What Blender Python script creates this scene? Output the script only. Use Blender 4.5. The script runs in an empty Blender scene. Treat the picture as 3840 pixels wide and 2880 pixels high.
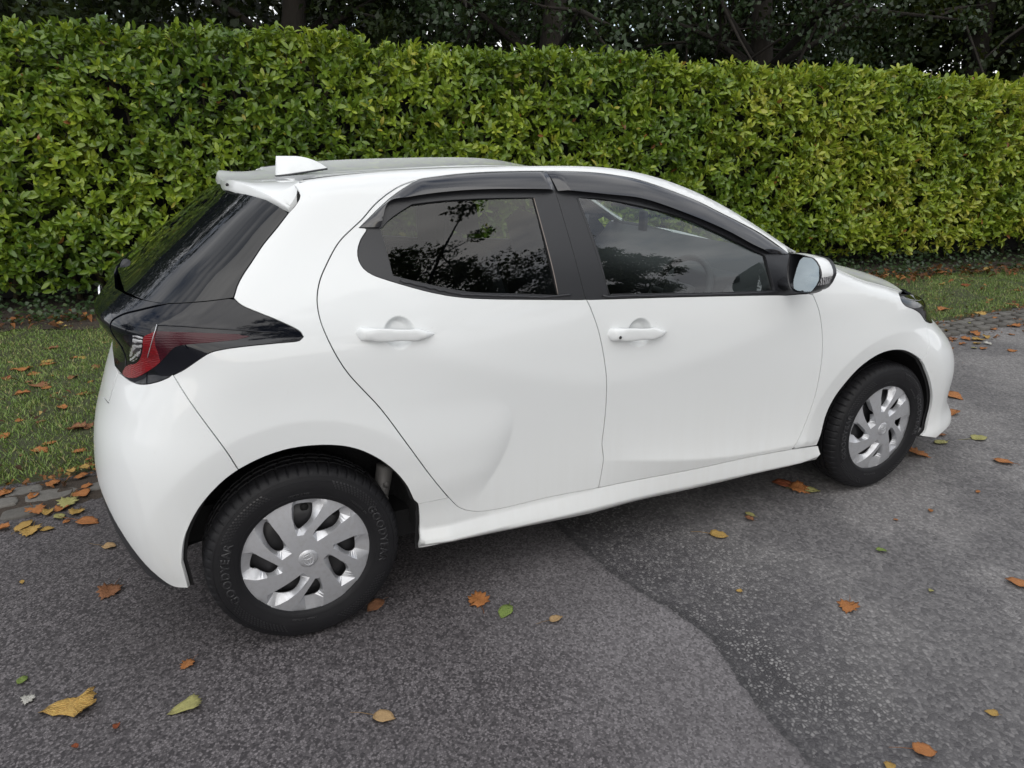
import bpy, bmesh, math, random
import numpy as np
from mathutils import Vector, Matrix
from mathutils.geometry import delaunay_2d_cdt
rng = np.random.default_rng(7); random.seed(7)
sc = bpy.context.scene
COL = sc.collection
# ------------------------------------------------------------------ camera
cam_d = bpy.data.cameras.new('camera'); cam = bpy.data.objects.new('camera', cam_d); COL.objects.link(cam)
CAMPOS = Vector((-.2188, -2.8569, 1.5645)); YAW, PITCH = .4248, .335
fwd = Vector((math.sin(YAW)*math.cos(PITCH), math.cos(YAW)*math.cos(PITCH), -math.sin(PITCH)))
rgt = Vector((math.cos(YAW), -math.sin(YAW), 0)); up = rgt.cross(fwd)
cam.matrix_world = Matrix(((rgt.x, up.x, -fwd.x, CAMPOS.x), (rgt.y, up.y, -fwd.y, CAMPOS.y), (rgt.z, up.z, -fwd.z, CAMPOS.z), (0, 0, 0, 1)))
cam_d.sensor_width = 36; cam_d.lens = 36*.699; cam_d.clip_start = .05; cam_d.clip_end = 900
sc.camera = cam
# ------------------------------------------------------------------ sky, sun, exposure
SUN_EL, SUN_AZ = math.radians(34), math.radians(202)      # azimuth clockwise from +Y
w = bpy.data.worlds.new('World'); sc.world = w; w.use_nodes = True
nt = w.node_tree; N_ = nt.nodes; L_ = nt.links; N_.clear()
def wn(t, **k):
    n = N_.new(t)
    for a, b in k.items(): setattr(n, a, b)
    return n
sky = wn('ShaderNodeTexSky', sky_type='NISHITA', sun_disc=False, sun_elevation=SUN_EL, sun_rotation=SUN_AZ)
tc = wn('ShaderNodeTexCoord'); mp = wn('ShaderNodeMapping'); mp.inputs['Scale'].default_value = (1, 1, 2.6)
nz = wn('ShaderNodeTexNoise'); nz.inputs['Scale'].default_value = 2.6; nz.inputs['Detail'].default_value = 9; nz.inputs['Roughness'].default_value = .58; nz.inputs['Distortion'].default_value = .3
cr = wn('ShaderNodeValToRGB'); cr.color_ramp.elements[0].position = .30; cr.color_ramp.elements[1].position = .50
nz2 = wn('ShaderNodeTexNoise'); nz2.inputs['Scale'].default_value = 4.2; nz2.inputs['Detail'].default_value = 7
cr2 = wn('ShaderNodeValToRGB'); cr2.color_ramp.elements[0].position = .35; cr2.color_ramp.elements[1].position = .68
cr2.color_ramp.elements[0].color = (5.2, 5.4, 5.8, 1); cr2.color_ramp.elements[1].color = (10.5, 10.5, 10.6, 1)
mx = wn('ShaderNodeMix', data_type='RGBA'); bg = wn('ShaderNodeBackground'); bg.inputs['Strength'].default_value = .115; out = wn('ShaderNodeOutputWorld')
L_.new(tc.outputs['Generated'], mp.inputs[0]); L_.new(mp.outputs[0], nz.inputs['Vector']); L_.new(mp.outputs[0], nz2.inputs['Vector'])
L_.new(nz.outputs['Fac'], cr.inputs[0]); L_.new(nz2.outputs['Fac'], cr2.inputs[0])
L_.new(cr.outputs[0], mx.inputs['Factor']); L_.new(sky.outputs[0], mx.inputs[6]); L_.new(cr2.outputs[0], mx.inputs[7])
L_.new(mx.outputs[2], bg.inputs[0]); L_.new(bg.outputs[0], out.inputs[0])
sd = bpy.data.lights.new('sun', 'SUN'); sd.energy = 1.5; sd.angle = math.radians(95); sd.color = (1, .955, .88)
so = bpy.data.objects.new('sun', sd); COL.objects.link(so)
sv = Vector((math.sin(SUN_AZ)*math.cos(SUN_EL), math.cos(SUN_AZ)*math.cos(SUN_EL), math.sin(SUN_EL)))
so.rotation_euler = (sv).to_track_quat('Z', 'Y').to_euler(); so.location = sv*50
sc.view_settings.view_transform = 'Standard'; sc.view_settings.look = 'None'; sc.view_settings.exposure = 0.52; sc.view_settings.gamma = 1
sc.view_settings.use_curve_mapping = False
sc.cycles.max_bounces = 8; sc.cycles.transparent_max_bounces = 16

# ------------------------------------------------------------------ material helpers
MATS = {}
class MB_:
    def __init__(s, name):
        s.m = bpy.data.materials.new(name); s.m.use_nodes = True; s.t = s.m.node_tree; s.n = s.t.nodes; s.l = s.t.links
        s.p = s.n['Principled BSDF']; s.o = s.n['Material Output']; MATS[name] = s.m
    def new(s, t, ins=None, **k):
        n = s.n.new(t)
        for a, b in k.items(): setattr(n, a, b)
        for a, b in (ins or {}).items():
            if isinstance(b, bpy.types.NodeSocket): s.l.new(b, n.inputs[a])
            else: n.inputs[a].default_value = b
        return n
    def set(s, **k):
        for a, b in k.items():
            a = a.replace('_', ' ')
            if isinstance(b, bpy.types.NodeSocket): s.l.new(b, s.p.inputs[a])
            else: s.p.inputs[a].default_value = b
        return s
    def pos(s): return s.new('ShaderNodeNewGeometry').outputs['Position']
    def noise(s, scale, detail=4, rough=.5, vec=None, dist=0):
        n = s.new('ShaderNodeTexNoise', {'Scale': scale, 'Detail': detail, 'Roughness': rough, 'Distortion': dist})
        s.l.new(vec if vec is not None else s.pos(), n.inputs['Vector']); return n.outputs['Fac']
    def ramp(s, fac, stops):
        n = s.new('ShaderNodeValToRGB'); e = n.color_ramp.elements
        while len(e) < len(stops): e.new(.5)
        for i, (p, c) in enumerate(stops):
            e[i].position = p; e[i].color = c if len(c) == 4 else (*c, 1)
        s.l.new(fac, n.inputs[0]); return n.outputs[0]
    def mix(s, f, a, b, mode='MIX'):
        n = s.new('ShaderNodeMix', data_type='RGBA', blend_type=mode)
        for i, v in ((0, f), (6, a), (7, b)):
            if isinstance(v, bpy.types.NodeSocket): s.l.new(v, n.inputs[i])
            else: n.inputs[i].default_value = v if i == 0 else ((*v, 1) if len(v) == 3 else v)
        return n.outputs[2]
    def math(s, op, a, b=0.):
        n = s.new('ShaderNodeMath', operation=op)
        for i, v in ((0, a), (1, b)):
            if isinstance(v, bpy.types.NodeSocket): s.l.new(v, n.inputs[i])
            else: n.inputs[i].default_value = v
        return n.outputs[0]
    def bump(s, h, dist, strength=1.):
        n = s.new('ShaderNodeBump', {'Distance': dist, 'Strength': strength}); s.l.new(h, n.inputs['Height']); s.l.new(n.outputs[0], s.p.inputs['Normal']); return n
    def attr(s, name): return s.new('ShaderNodeAttribute', attribute_name=name).outputs
def simple(name, col, rough=.5, metal=0., coat=0., bump=None, var=0.):
    m = MB_(name); c = (*col, 1)
    if var:
        f = m.noise(9, 5); c = m.mix(f, tuple(x*(1-var) for x in col), tuple(min(1, x*(1+var)) for x in col))
    m.set(Base_Color=c, Roughness=rough, Metallic=metal, Coat_Weight=coat, Coat_Roughness=.03)
    if bump: m.bump(m.noise(bump[0], 4), bump[1])
    return m.m
# white paint with a faint film of road dust low down and dried run marks
m = MB_('white_paint')
px = m.new('ShaderNodeSeparateXYZ', {0: m.pos()}).outputs
streak = m.new('ShaderNodeMapping', {'Vector': m.pos(), 'Scale': (30, 30, 1.6)}).outputs[0]
dust = m.math('MULTIPLY', m.noise(1, 5, .6, streak), m.math('SUBTRACT', 1.0, m.math('MINIMUM', m.math('MULTIPLY', px[2], 1.4), 1.0)))
c = m.mix(m.math('MULTIPLY', dust, .40), (.675, .695, .702), (.46, .43, .38))
c = m.mix(m.math('MULTIPLY', m.ramp(m.noise(60, 3, .7), [(.68, (0, 0, 0)), (.74, (1, 1, 1))]), .12), c, (.45, .45, .42))
m.set(Base_Color=c, Roughness=.5, Specular_IOR_Level=.04, Coat_Weight=.78, Coat_Roughness=m.math('ADD', .012, m.math('MULTIPLY', dust, .35)))
m.p.inputs['Coat IOR'].default_value = 1.45
simple('gloss_black', (.004, .0048, .008), .04); MATS['gloss_black'].node_tree.nodes['Principled BSDF'].inputs['Specular IOR Level'].default_value = .42
simple('black_trim', (.016, .017, .02), .38, bump=(900, .0002))
simple('black_plastic', (.022, .023, .026), .5, bump=(700, .0004))
simple('shell_black', (.006, .006, .007), .8)
simple('smoked_plastic', (.010, .011, .015), .16, coat=.6)
simple('chrome', (.75, .76, .78), .12, 1.)
simple('mirror_glass', (.40, .46, .49), .01, 1.)
m = MB_('silver_paint'); f = m.noise(55, 5, .7); m.set(Base_Color=m.mix(m.ramp(f, [(.45, (0, 0, 0)), (.75, (1, 1, 1))]), (.50, .51, .535), (.43, .43, .44)), Roughness=m.math('ADD', .28, m.math('MULTIPLY', f, .14)), Metallic=.6, Coat_Weight=.3, Coat_Roughness=.05)
simple('steel_black', (.018, .018, .02), .45)
simple('rusty_steel', (.12, .09, .07), .7, .3, var=.4)
simple('suspension_metal', (.16, .155, .15), .6, .4, var=.3)
simple('seat_fabric', (.045, .046, .052), .9, bump=(500, .001))
simple('interior_plastic', (.035, .036, .04), .6)
simple('headliner', (.30, .30, .29), .9)
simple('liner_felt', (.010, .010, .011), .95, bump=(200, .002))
simple('amber', (.6, .16, .01), .2, coat=1)
def glass(name, tint, ior=1.5, rough=0.0, film=1.0):
    m = MB_(name); m.n.remove(m.p)
    tr = m.new('ShaderNodeBsdfTransparent', {'Color': (*tint, 1)}); gl = m.new('ShaderNodeBsdfGlossy', {'Color': (1, 1, 1, 1), 'Roughness': rough})
    bf = m.new('ShaderNodeNewGeometry').outputs['Backfacing']; fr = m.new('ShaderNodeFresnel', {'IOR': m.math('SUBTRACT', ior, m.math('MULTIPLY', bf, ior-1/ior))}); mxx = m.new('ShaderNodeMixShader')
    m.l.new(m.math('MULTIPLY', fr.outputs[0], film), mxx.inputs[0]); m.l.new(tr.outputs[0], mxx.inputs[1]); m.l.new(gl.outputs[0], mxx.inputs[2]); m.l.new(mxx.outputs[0], m.o.inputs[0])
    return m.m
glass('privacy_glass', (.40, .43, .44)); glass('clear_glass', (.74, .80, .78), film=1.8); glass('screen_glass', (.75, .8, .78)); glass('lamp_cover', (.75, .75, .76), 1.45)
m = MB_('rear_glass'); m.set(Base_Color=(.004, .005, .007, 1), Roughness=.015, Specular_IOR_Level=.45)
m = MB_('red_lens'); v = m.new('ShaderNodeMapping', {'Vector': m.pos(), 'Scale': (1, 1, 1)}).outputs[0]
wv = m.new('ShaderNodeTexWave', {'Vector': v, 'Scale': 60., 'Distortion': 3., 'Detail': 2.}, bands_direction='Z').outputs['Fac']
cc = m.mix(m.noise(26, 3), (.06, .001, .003), (.26, .003, .008)); m.set(Base_Color=cc, Roughness=.10, Coat_Weight=.0, Specular_IOR_Level=.4); m.bump(wv, .0015, .5)
m = MB_('red_lens_dark'); wv = m.new('ShaderNodeTexWave', {'Vector': m.pos(), 'Scale': 70., 'Distortion': 2.}, bands_direction='Z').outputs['Fac']
m.set(Base_Color=m.mix(m.noise(12, 2), (.022, .002, .006), (.055, .003, .009)), Roughness=.06, Coat_Weight=.0, Specular_IOR_Level=.35); m.bump(wv, .001, .4)
m = MB_('clear_lens'); wv = m.new('ShaderNodeTexWave', {'Vector': m.pos(), 'Scale': 55., 'Distortion': 4., 'Detail': 3.}, bands_direction='DIAGONAL').outputs['Fac']
m.set(Base_Color=m.ramp(wv, [(.25, (.05, .05, .055)), (.6, (.75, .76, .78))]), Metallic=.5, Roughness=.18, Coat_Weight=1.); m.bump(wv, .002, .7)
m = MB_('tyre_rubber')
m.set(Base_Color=m.mix(m.noise(14, 5, .6), (.006, .006, .0075), (.013, .013, .0145)), Roughness=m.math('ADD', .46, m.math('MULTIPLY', m.noise(30, 3), .22))); m.set(Specular_IOR_Level=.24); m.bump(m.noise(400, 3), .0004)

simple('tyre_raised', (.017, .017, .019), .34)
# asphalt: two ages of tarmac, split by the ragged joint stored in attribute "joint" (metres, negative = older smooth patch)
m = MB_('asphalt'); P_ = m.pos()
jt = m.attr('joint')['Fac']; jn = m.math('ADD', jt, m.math('MULTIPLY', m.math('SUBTRACT', m.noise(22, 5, .7), .5), .05))
vs = m.new('ShaderNodeTexVoronoi', {'Vector': P_, 'Scale': 135., 'Randomness': 1.}); vc = m.new('ShaderNodeTexVoronoi', {'Vector': P_, 'Scale': 84., 'Randomness': 1.})
vcE = m.new('ShaderNodeTexVoronoi', {'Vector': P_, 'Scale': 84., 'Randomness': 1.}, feature='DISTANCE_TO_EDGE'); vsE = m.new('ShaderNodeTexVoronoi', {'Vector': P_, 'Scale': 135.}, feature='DISTANCE_TO_EDGE')
big = m.noise(1.3, 5, .6); mid = m.noise(6, 5, .6); fine = m.noise(160, 3, .7)
bwS = m.new('ShaderNodeRGBToBW', {0: vs.outputs['Color']}).outputs[0]; bwC = m.new('ShaderNodeRGBToBW', {0: vc.outputs['Color']}).outputs[0]
stS = m.mix(m.ramp(bwS, [(.25, (0, 0, 0)), (.8, (1, 1, 1))]), (.020, .018, .020), (.118, .110, .114)); stC = m.mix(m.ramp(bwC, [(.35, (0, 0, 0)), (.8, (1, 1, 1))]), (.036, .036, .037), (.165, .163, .160))
oldc = m.mix(m.math('MULTIPLY', m.ramp(vsE.outputs['Distance'], [(0.0, (1, 1, 1)), (.20, (0, 0, 0))]), .8), stS, (.028, .026, .027))
newc = m.mix(m.ramp(vcE.outputs['Distance'], [(0.06, (1, 1, 1)), (.26, (0, 0, 0))]), stC, (.020, .019, .021))
# the joint itself is fresh and dark, the tarmac beyond it bleached; the small patch left of it is the palest
far = m.ramp(m.math('ADD', jt, m.math('MULTIPLY', m.math('SUBTRACT', mid, .5), .5)), [(.06, (0, 0, 0)), (.75, (1, 1, 1))])
newc = m.mix(m.math('MULTIPLY', far, .68), newc, m.mix(m.math('ADD', m.math('MULTIPLY', m.noise(130, 4, .75), .5), m.math('MULTIPLY', bwC, .5)), (.040, .039, .040), (.255, .250, .246)))
newc = m.mix(m.math('MULTIPLY', m.ramp(big, [(.44, (0, 0, 0)), (.56, (1, 1, 1))]), .62), newc, m.mix(bwC, (.022, .021, .024), (.085, .083, .085)))
nearj = m.ramp(m.math('ADD', m.math('MULTIPLY', jt, 1.), m.math('ADD', .9, m.math('MULTIPLY', m.math('SUBTRACT', mid, .5), .45))), [(.25, (0, 0, 0)), (.72, (1, 1, 1))])
oldc = m.mix(m.math('MULTIPLY', nearj, .62), oldc, m.mix(bwS, (.060, .057, .059), (.165, .160, .165)))
oldc = m.mix(m.math('MULTIPLY', m.ramp(big, [(.40, (0, 0, 0)), (.60, (1, 1, 1))]), .40), oldc, m.mix(bwS, (.014, .013, .014), (.060, .056, .058)))
base = m.mix(m.math('GREATER_THAN', jn, 0.), oldc, newc)
crk = m.ramp(m.math('ABSOLUTE', m.math('ADD', jn, -.012)), [(.0, (1, 1, 1)), (.030, (0, 0, 0))])
base = m.mix(m.math('MULTIPLY', crk, .5), base, (.014, .014, .015))
spk = m.ramp(m.new('ShaderNodeTexVoronoi', {'Vector': P_, 'Scale': 85.}).outputs['Distance'], [(.0, (1, 1, 1)), (.14, (0, 0, 0))])
base = m.mix(m.math('MULTIPLY', spk, .40), base, (.34, .33, .315))
base = m.mix(1.0, base, (1.48, 1.455, 1.465), 'MULTIPLY')
m.set(Base_Color=base, Roughness=m.math('ADD', .50, m.math('MULTIPLY', fine, .35)), Specular_IOR_Level=.4)
hc = m.math('ADD', m.math('MULTIPLY', m.noise(120, 4, .7), .9), m.math('MULTIPLY', m.math('MINIMUM', m.math('MULTIPLY', vcE.outputs['Distance'], 4.), 1.), m.math('MULTIPLY', m.math('GREATER_THAN', jn, 0.), .6)))
m.bump(hc, .005, .55)
# soil / grass / stone / bark
m = MB_('soil'); f = m.noise(35, 6, .65); m.set(Base_Color=m.mix(f, (.018, .013, .010), (.060, .045, .033)), Roughness=.95); m.bump(f, .02, .8)
m = MB_('verge_ground'); f = m.noise(45, 6, .7); g = m.noise(2.2, 4)
m.set(Base_Color=m.mix(g, m.mix(f, (.025, .035, .012), (.05, .065, .022)), m.mix(f, (.03, .035, .016), (.065, .06, .03))), Roughness=.95); m.bump(f, .02, .8)
m = MB_('grass_blade'); a = m.attr('tint')['Fac']; m.set(Base_Color=m.ramp(a, [(0, (.06, .10, .025)), (.5, (.115, .185, .042)), (.85, (.19, .25, .065)), (1, (.30, .26, .12))]), Roughness=.45, Specular_IOR_Level=.3)
m.p.inputs['Subsurface Weight'].default_value = 0
m = MB_('sett_stone'); oi = m.new('ShaderNodeObjectInfo').outputs['Random']; f = m.noise(60, 6, .7)
m.set(Base_Color=m.mix(m.math('MULTIPLY', f, .8), m.mix(oi, (.09, .085, .078), (.18, .172, .158)), (.035, .032, .028)), Roughness=.9); m.bump(f, .004, .8)
m = MB_('bark'); st = m.new('ShaderNodeMapping', {'Vector': m.pos(), 'Scale': (14, 14, 3)}).outputs[0]; f = m.noise(1, 7, .7, st)
m.set(Base_Color=m.mix(f, (.006, .005, .004), (.030, .024, .018)), Roughness=.95); m.bump(f, .03, 1.)
m = MB_('twig'); m.set(Base_Color=(.055, .045, .025, 1), Roughness=.8)
def leafmat(name, stops, rough=.32, trans=.28, gloss=.5):
    m = MB_(name); a = m.attr('tint')['Fac']; c = m.ramp(a, stops)
    c = m.mix(m.math('MULTIPLY', m.noise(70, 3), .3), c, m.mix(.5, c, (.02, .03, .008)))
    m.set(Base_Color=c, Roughness=rough, Specular_IOR_Level=gloss)
    tl = m.new('ShaderNodeBsdfTranslucent'); m.l.new(m.mix(.35, c, (.30, .36, .03)), tl.inputs[0])
    ms = m.new('ShaderNodeMixShader', {0: trans}); m.l.new(m.p.outputs[0], ms.inputs[1]); m.l.new(tl.outputs[0], ms.inputs[2]); m.l.new(ms.outputs[0], m.o.inputs[0]); return m.m
leafmat('laurel_leaf', [(0, (.055, .115, .014)), (.35, (.135, .22, .022)), (.65, (.27, .36, .032)), (.88, (.36, .40, .05)), (.95, (.40, .34, .05)), (1, (.28, .11, .04))], .33, .30, .5)
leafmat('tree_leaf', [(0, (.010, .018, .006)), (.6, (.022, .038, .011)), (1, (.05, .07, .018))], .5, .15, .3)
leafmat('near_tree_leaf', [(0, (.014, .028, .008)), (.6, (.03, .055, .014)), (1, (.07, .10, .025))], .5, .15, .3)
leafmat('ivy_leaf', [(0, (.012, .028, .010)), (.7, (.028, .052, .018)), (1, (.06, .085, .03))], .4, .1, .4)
leafmat('litter_leaf', [(0, (.04, .018, .010)), (.35, (.10, .042, .018)), (.65, (.22, .090, .030)), (.88, (.32, .16, .05)), (1, (.40, .33, .12))], .7, .12, .25)
def fallen(name, c1, c2, vein):
    m = MB_(name); tcg = m.new('ShaderNodeTexCoord').outputs['Object']
    f = m.noise(28, 5, .65, tcg); w_ = m.new('ShaderNodeTexWave', {'Vector': tcg, 'Scale': 14., 'Distortion': 6., 'Detail': 3.}).outputs['Fac']
    c = m.mix(m.ramp(f, [(.35, (0, 0, 0)), (.7, (1, 1, 1))]), c1, c2); c = m.mix(m.math('MULTIPLY', m.ramp(w_, [(.72, (0, 0, 0)), (.95, (1, 1, 1))]), .5), c, vein)
    ln = m.new('ShaderNodeVectorMath', {0: tcg}, operation='LENGTH').outputs['Value']; eg = m.ramp(m.math('ADD', ln, m.math('MULTIPLY', m.math('SUBTRACT', m.noise(9, 4, .6, tcg), .5), .35)), [(.34, (0, 0, 0)), (.50, (1, 1, 1))])
    c = m.mix(m.math('MULTIPLY', eg, .65), c, tuple(x*.38 for x in c2)); m.set(Base_Color=c, Roughness=.62, Specular_IOR_Level=.3); m.bump(w_, .004, .6)
fallen('leaf_orange', (.42, .17, .05), (.28, .09, .03), (.55, .30, .12)); fallen('leaf_brown', (.30, .13, .06), (.15, .06, .03), (.42, .24, .13))
fallen('leaf_yellow', (.52, .37, .11), (.40, .22, .06), (.20, .09, .03)); fallen('leaf_olive', (.33, .32, .11), (.38, .35, .14), (.42, .42, .2))
fallen('leaf_tan', (.50, .34, .17), (.32, .19, .08), (.62, .48, .30)); fallen('leaf_red', (.20, .045, .02), (.30, .09, .03), (.3, .12, .06)); fallen('leaf_green', (.14, .22, .05), (.22, .29, .07), (.32, .38, .14)); fallen('leaf_pale', (.55, .55, .52), (.40, .38, .33), (.62, .6, .55))
M = MATS

# ------------------------------------------------------------------ object helpers
def tag(o, label=None, cat=None, group=None, kind=None):
    if label: o['label'] = label
    if cat: o['category'] = cat
    if group: o['group'] = group
    if kind: o['kind'] = kind
    return o
def empty(name, loc=(0, 0, 0), parent=None):
    o = bpy.data.objects.new(name, None); COL.objects.link(o); o.location = loc; o.empty_display_size = .1
    if parent: o.parent = parent
    return o
def mesh_obj(name, verts, faces, mat, parent=None, smooth=True, loc=(0, 0, 0), link=True):
    me = bpy.data.meshes.new(name); me.from_pydata([tuple(map(float, v)) for v in verts], [], [tuple(map(int, f)) for f in faces])
    if mat: me.materials.append(M[mat] if isinstance(mat, str) else mat)
    if smooth: me.polygons.foreach_set('use_smooth', [True]*len(me.polygons))
    me.update()
    o = bpy.data.objects.new(name, me); o.location = loc
    if link: COL.objects.link(o)
    if parent: o.parent = parent
    return o
def fast_mesh(name, V, F, mat, parent=None, smooth=False, attr=None):
    """V (n,3) float, F (m,k) int with constant k"""
    me = bpy.data.meshes.new(name); n, k = F.shape
    me.vertices.add(len(V)); me.vertices.foreach_set('co', np.ascontiguousarray(V, np.float32).ravel())
    me.loops.add(n*k); me.loops.foreach_set('vertex_index', np.ascontiguousarray(F, np.int32).ravel())
    me.polygons.add(n); me.polygons.foreach_set('loop_start', np.arange(0, n*k, k, dtype=np.int32)); me.polygons.foreach_set('loop_total', np.full(n, k, np.int32))
    me.update(calc_edges=True)
    if smooth: me.polygons.foreach_set('use_smooth', np.ones(n, bool))
    if attr is not None:
        for nm, dat in attr.items():
            a = me.attributes.new(nm, 'FLOAT', 'POINT'); a.data.foreach_set('value', np.ascontiguousarray(dat, np.float32))
    me.materials.append(M[mat]); me.validate()
    o = bpy.data.objects.new(name, me); COL.objects.link(o)
    if parent: o.parent = parent
    return o
class Bm:
    def __init__(s): s.v = []; s.f = []
    def add(s, v, f):
        b = len(s.v); s.v += [tuple(map(float, p)) for p in v]; s.f += [tuple(i+b for i in q) for q in f]; return s
    def box(s, c, d, rz=0, ry=0, taper=1.):
        R_ = Matrix.Rotation(rz, 3, 'Z') @ Matrix.Rotation(ry, 3, 'Y'); v = []
        for z in (-1, 1):
            k = taper if z > 0 else 1
            for x, y in ((-1, -1), (1, -1), (1, 1), (-1, 1)): v.append(Vector(c)+R_ @ Vector((x*k*d[0]/2, y*k*d[1]/2, z*d[2]/2)))
        return s.add(v, [(3, 2, 1, 0), (4, 5, 6, 7), (0, 1, 5, 4), (1, 2, 6, 5), (2, 3, 7, 6), (3, 0, 4, 7)])
    def rings(s, R_, close=True, cap=True):
        n = len(R_[0]); v = [p for r in R_ for p in r]; f = []
        for i in range(len(R_)-1):
            for j in range(n if close else n-1):
                a = i*n+j; b = i*n+(j+1) % n; f.append((a, b, b+n, a+n))
        if cap: f.append(tuple(range(n))[::-1]); f.append(tuple(range((len(R_)-1)*n, len(R_)*n)))
        return s.add(v, f)
    def tube(s, pts, rad, n=8, cap=True):
        pts = [Vector(p) for p in pts]; rr = rad if hasattr(rad, '__len__') else [rad]*len(pts); rings = []; prev = None
        for i, p in enumerate(pts):
            t = (pts[min(i+1, len(pts)-1)]-pts[max(i-1, 0)]).normalized()
            a = t.orthogonal().normalized() if prev is None else (prev-t*prev.dot(t)).normalized(); prev = a; b = t.cross(a)
            rings.append([p+(a*math.cos(q)+b*math.sin(q))*rr[i] for q in np.linspace(0, 2*math.pi, n, endpoint=False)])
        return s.rings(rings, True, cap)
    def lathe(s, prof, c=(0, 0, 0), n=64, axis='Y'):
        """prof: (radius, along axis)"""
        R_ = []
        for r, h in prof:
            R_.append([(c[0]+r*math.cos(a), c[1]+h, c[2]+r*math.sin(a)) for a in np.linspace(0, 2*math.pi, n, endpoint=False)])
        return s.rings(R_, True, False)
    def build(s, name, mat, parent=None, smooth=True, bevel=0, seg=2, auto=None):
        o = mesh_obj(name, s.v, s.f, mat, parent, smooth)
        if bevel:
            bm = bmesh.new(); bm.from_mesh(o.data); bmesh.ops.recalc_face_normals(bm, faces=bm.faces)
            es = [e for e in bm.edges if len(e.link_faces) == 2 and e.calc_face_angle(0) > .5]
            bmesh.ops.bevel(bm, geom=es, offset=bevel, segments=seg, profile=.5, affect='EDGES'); bm.to_mesh(o.data); bm.free()
            o.data.polygons.foreach_set('use_smooth', [True]*len(o.data.polygons))
        if auto: 
            try: o.data.set_sharp_from_angle(angle=auto)
            except Exception: pass
        return o
def fixn(o):
    bm = bmesh.new(); bm.from_mesh(o.data); bmesh.ops.recalc_face_normals(bm, faces=bm.faces); bm.to_mesh(o.data); bm.free(); return o

# ---------- smooth surface of the car body ----------
class CS:
    """natural cubic spline, cardinal basis form"""
    def __init__(s, xk):
        s.x=np.array(xk,float); n=len(xk); h=np.diff(s.x)
        A=np.zeros((n,n)); Bm=np.zeros((n,n)); A[0,0]=A[-1,-1]=1
        for i in range(1,n-1):
            A[i,i-1]=h[i-1]; A[i,i]=2*(h[i-1]+h[i]); A[i,i+1]=h[i]
            Bm[i,i-1]=6/h[i-1]; Bm[i,i]=-6/h[i-1]-6/h[i]; Bm[i,i+1]=6/h[i]
        s.M=np.linalg.solve(A,Bm)
    def basis(s,t):
        t=np.clip(np.asarray(t,float),s.x[0],s.x[-1]); i=np.clip(np.searchsorted(s.x,t)-1,0,len(s.x)-2)
        h=s.x[i+1]-s.x[i]; a=(s.x[i+1]-t)/h; b=1-a; I=np.eye(len(s.x))
        return (a[:,None]*I[i]+b[:,None]*I[i+1]+((a**3-a)*h*h/6)[:,None]*s.M[i]+((b**3-b)*h*h/6)[:,None]*s.M[i+1])
    def __call__(s,y,t):
        sh=np.shape(t); return (s.basis(np.ravel(t))@np.array(y,float)).reshape(sh)
def curve(pts):
    p=np.array(pts,float); c=CS(p[:,0]); return lambda t: c(p[:,1],t)
XK=[-.60,-.35,-.1,.2,.55,.95,1.4,1.85,2.2,2.55,2.9,3.2,3.45]
ZK=[.15,.3,.5,.7,.85,1.0,1.12,1.25,1.38,1.50]
WG=np.array([
 [.735,.775,.79,.79,.785,.765,.715,.645,.585,.53],
 [.765,.80,.812,.812,.802,.785,.735,.665,.605,.545],
 [.785,.812,.828,.828,.815,.80,.755,.69,.625,.56],
 [.785,.812,.828,.828,.818,.806,.768,.705,.64,.575],
 [.78,.795,.803,.810,.815,.812,.782,.722,.657,.59],
 [.775,.785,.79,.80,.812,.815,.788,.732,.667,.60],
 [.775,.785,.79,.80,.812,.81,.780,.726,.662,.595],
 [.78,.795,.80,.808,.81,.798,.762,.705,.642,.57],
 [.795,.812,.82,.822,.81,.785,.74,.68,.615,.54],
 [.805,.825,.834,.832,.808,.772,.72,.655,.585,.51],
 [.812,.818,.826,.82,.79,.748,.695,.63,.56,.49],
 [.808,.80,.806,.80,.77,.725,.67,.61,.54,.47],
 [.79,.78,.786,.78,.75,.705,.65,.59,.52,.45]])
cx,cz=CS(XK),CS(ZK)
zs=curve([(-.6,1.06),(.05,1.02),(.6,.86),(1.07,.74),(1.4,.76),(2.05,.90),(2.7,.92),(3.45,.80)])
ze=curve([(-.2,1.36),(0,1.412),(.12,1.432),(.3,1.450),(.6,1.461),(.95,1.463),(1.3,1.438),(1.6,1.345),(1.85,1.215),(2.02,1.118),(2.2,1.045),(2.35,.985),(2.48,.95),(2.6,.915),(2.9,.845),(3.1,.79),(3.3,.70),(3.45,.62)])
zc=curve([(-.2,1.352),(0,1.401),(.12,1.419),(.3,1.430),(.6,1.440),(.95,1.444),(1.3,1.422),(1.6,1.368),(1.9,1.26),(2.2,1.10),(2.38,1.015),(2.6,.975),(2.9,.915),(3.1,.855),(3.3,.75),(3.45,.65)])
xr=curve([(.10,-.50),(.2,-.545),(.3,-.575),(.45,-.60),(.6,-.592),(.7,-.57),(.78,-.54),(.86,-.51),(.93,-.48),(.98,-.48),(1.03,-.507),(1.07,-.51),(1.10,-.478),(1.14,-.42),(1.2,-.345),(1.27,-.25),(1.35,-.145),(1.42,-.05),(1.5,.05)])
ar=curve([(.1,.50),(.45,.48),(.7,.44),(1.0,.42),(1.1,.40),(1.25,.36),(1.5,.30)])
xf=curve([(.10,3.40),(.17,3.50),(.215,3.515),(.27,3.475),(.35,3.455),(.45,3.465),(.53,3.45),(.60,3.405),(.68,3.31),(.74,3.235),(.8,3.19),(.86,3.15),(1.0,2.9),(1.5,2.6)])
af=curve([(.1,.75),(.5,.80),(.8,.80),(1.0,.6),(1.5,.5)])
def sp(t,w): return w*np.logaddexp(0,np.clip(t/w,-60,60))
EXTRA=[]   # displacement functions d(x,z)
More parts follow.
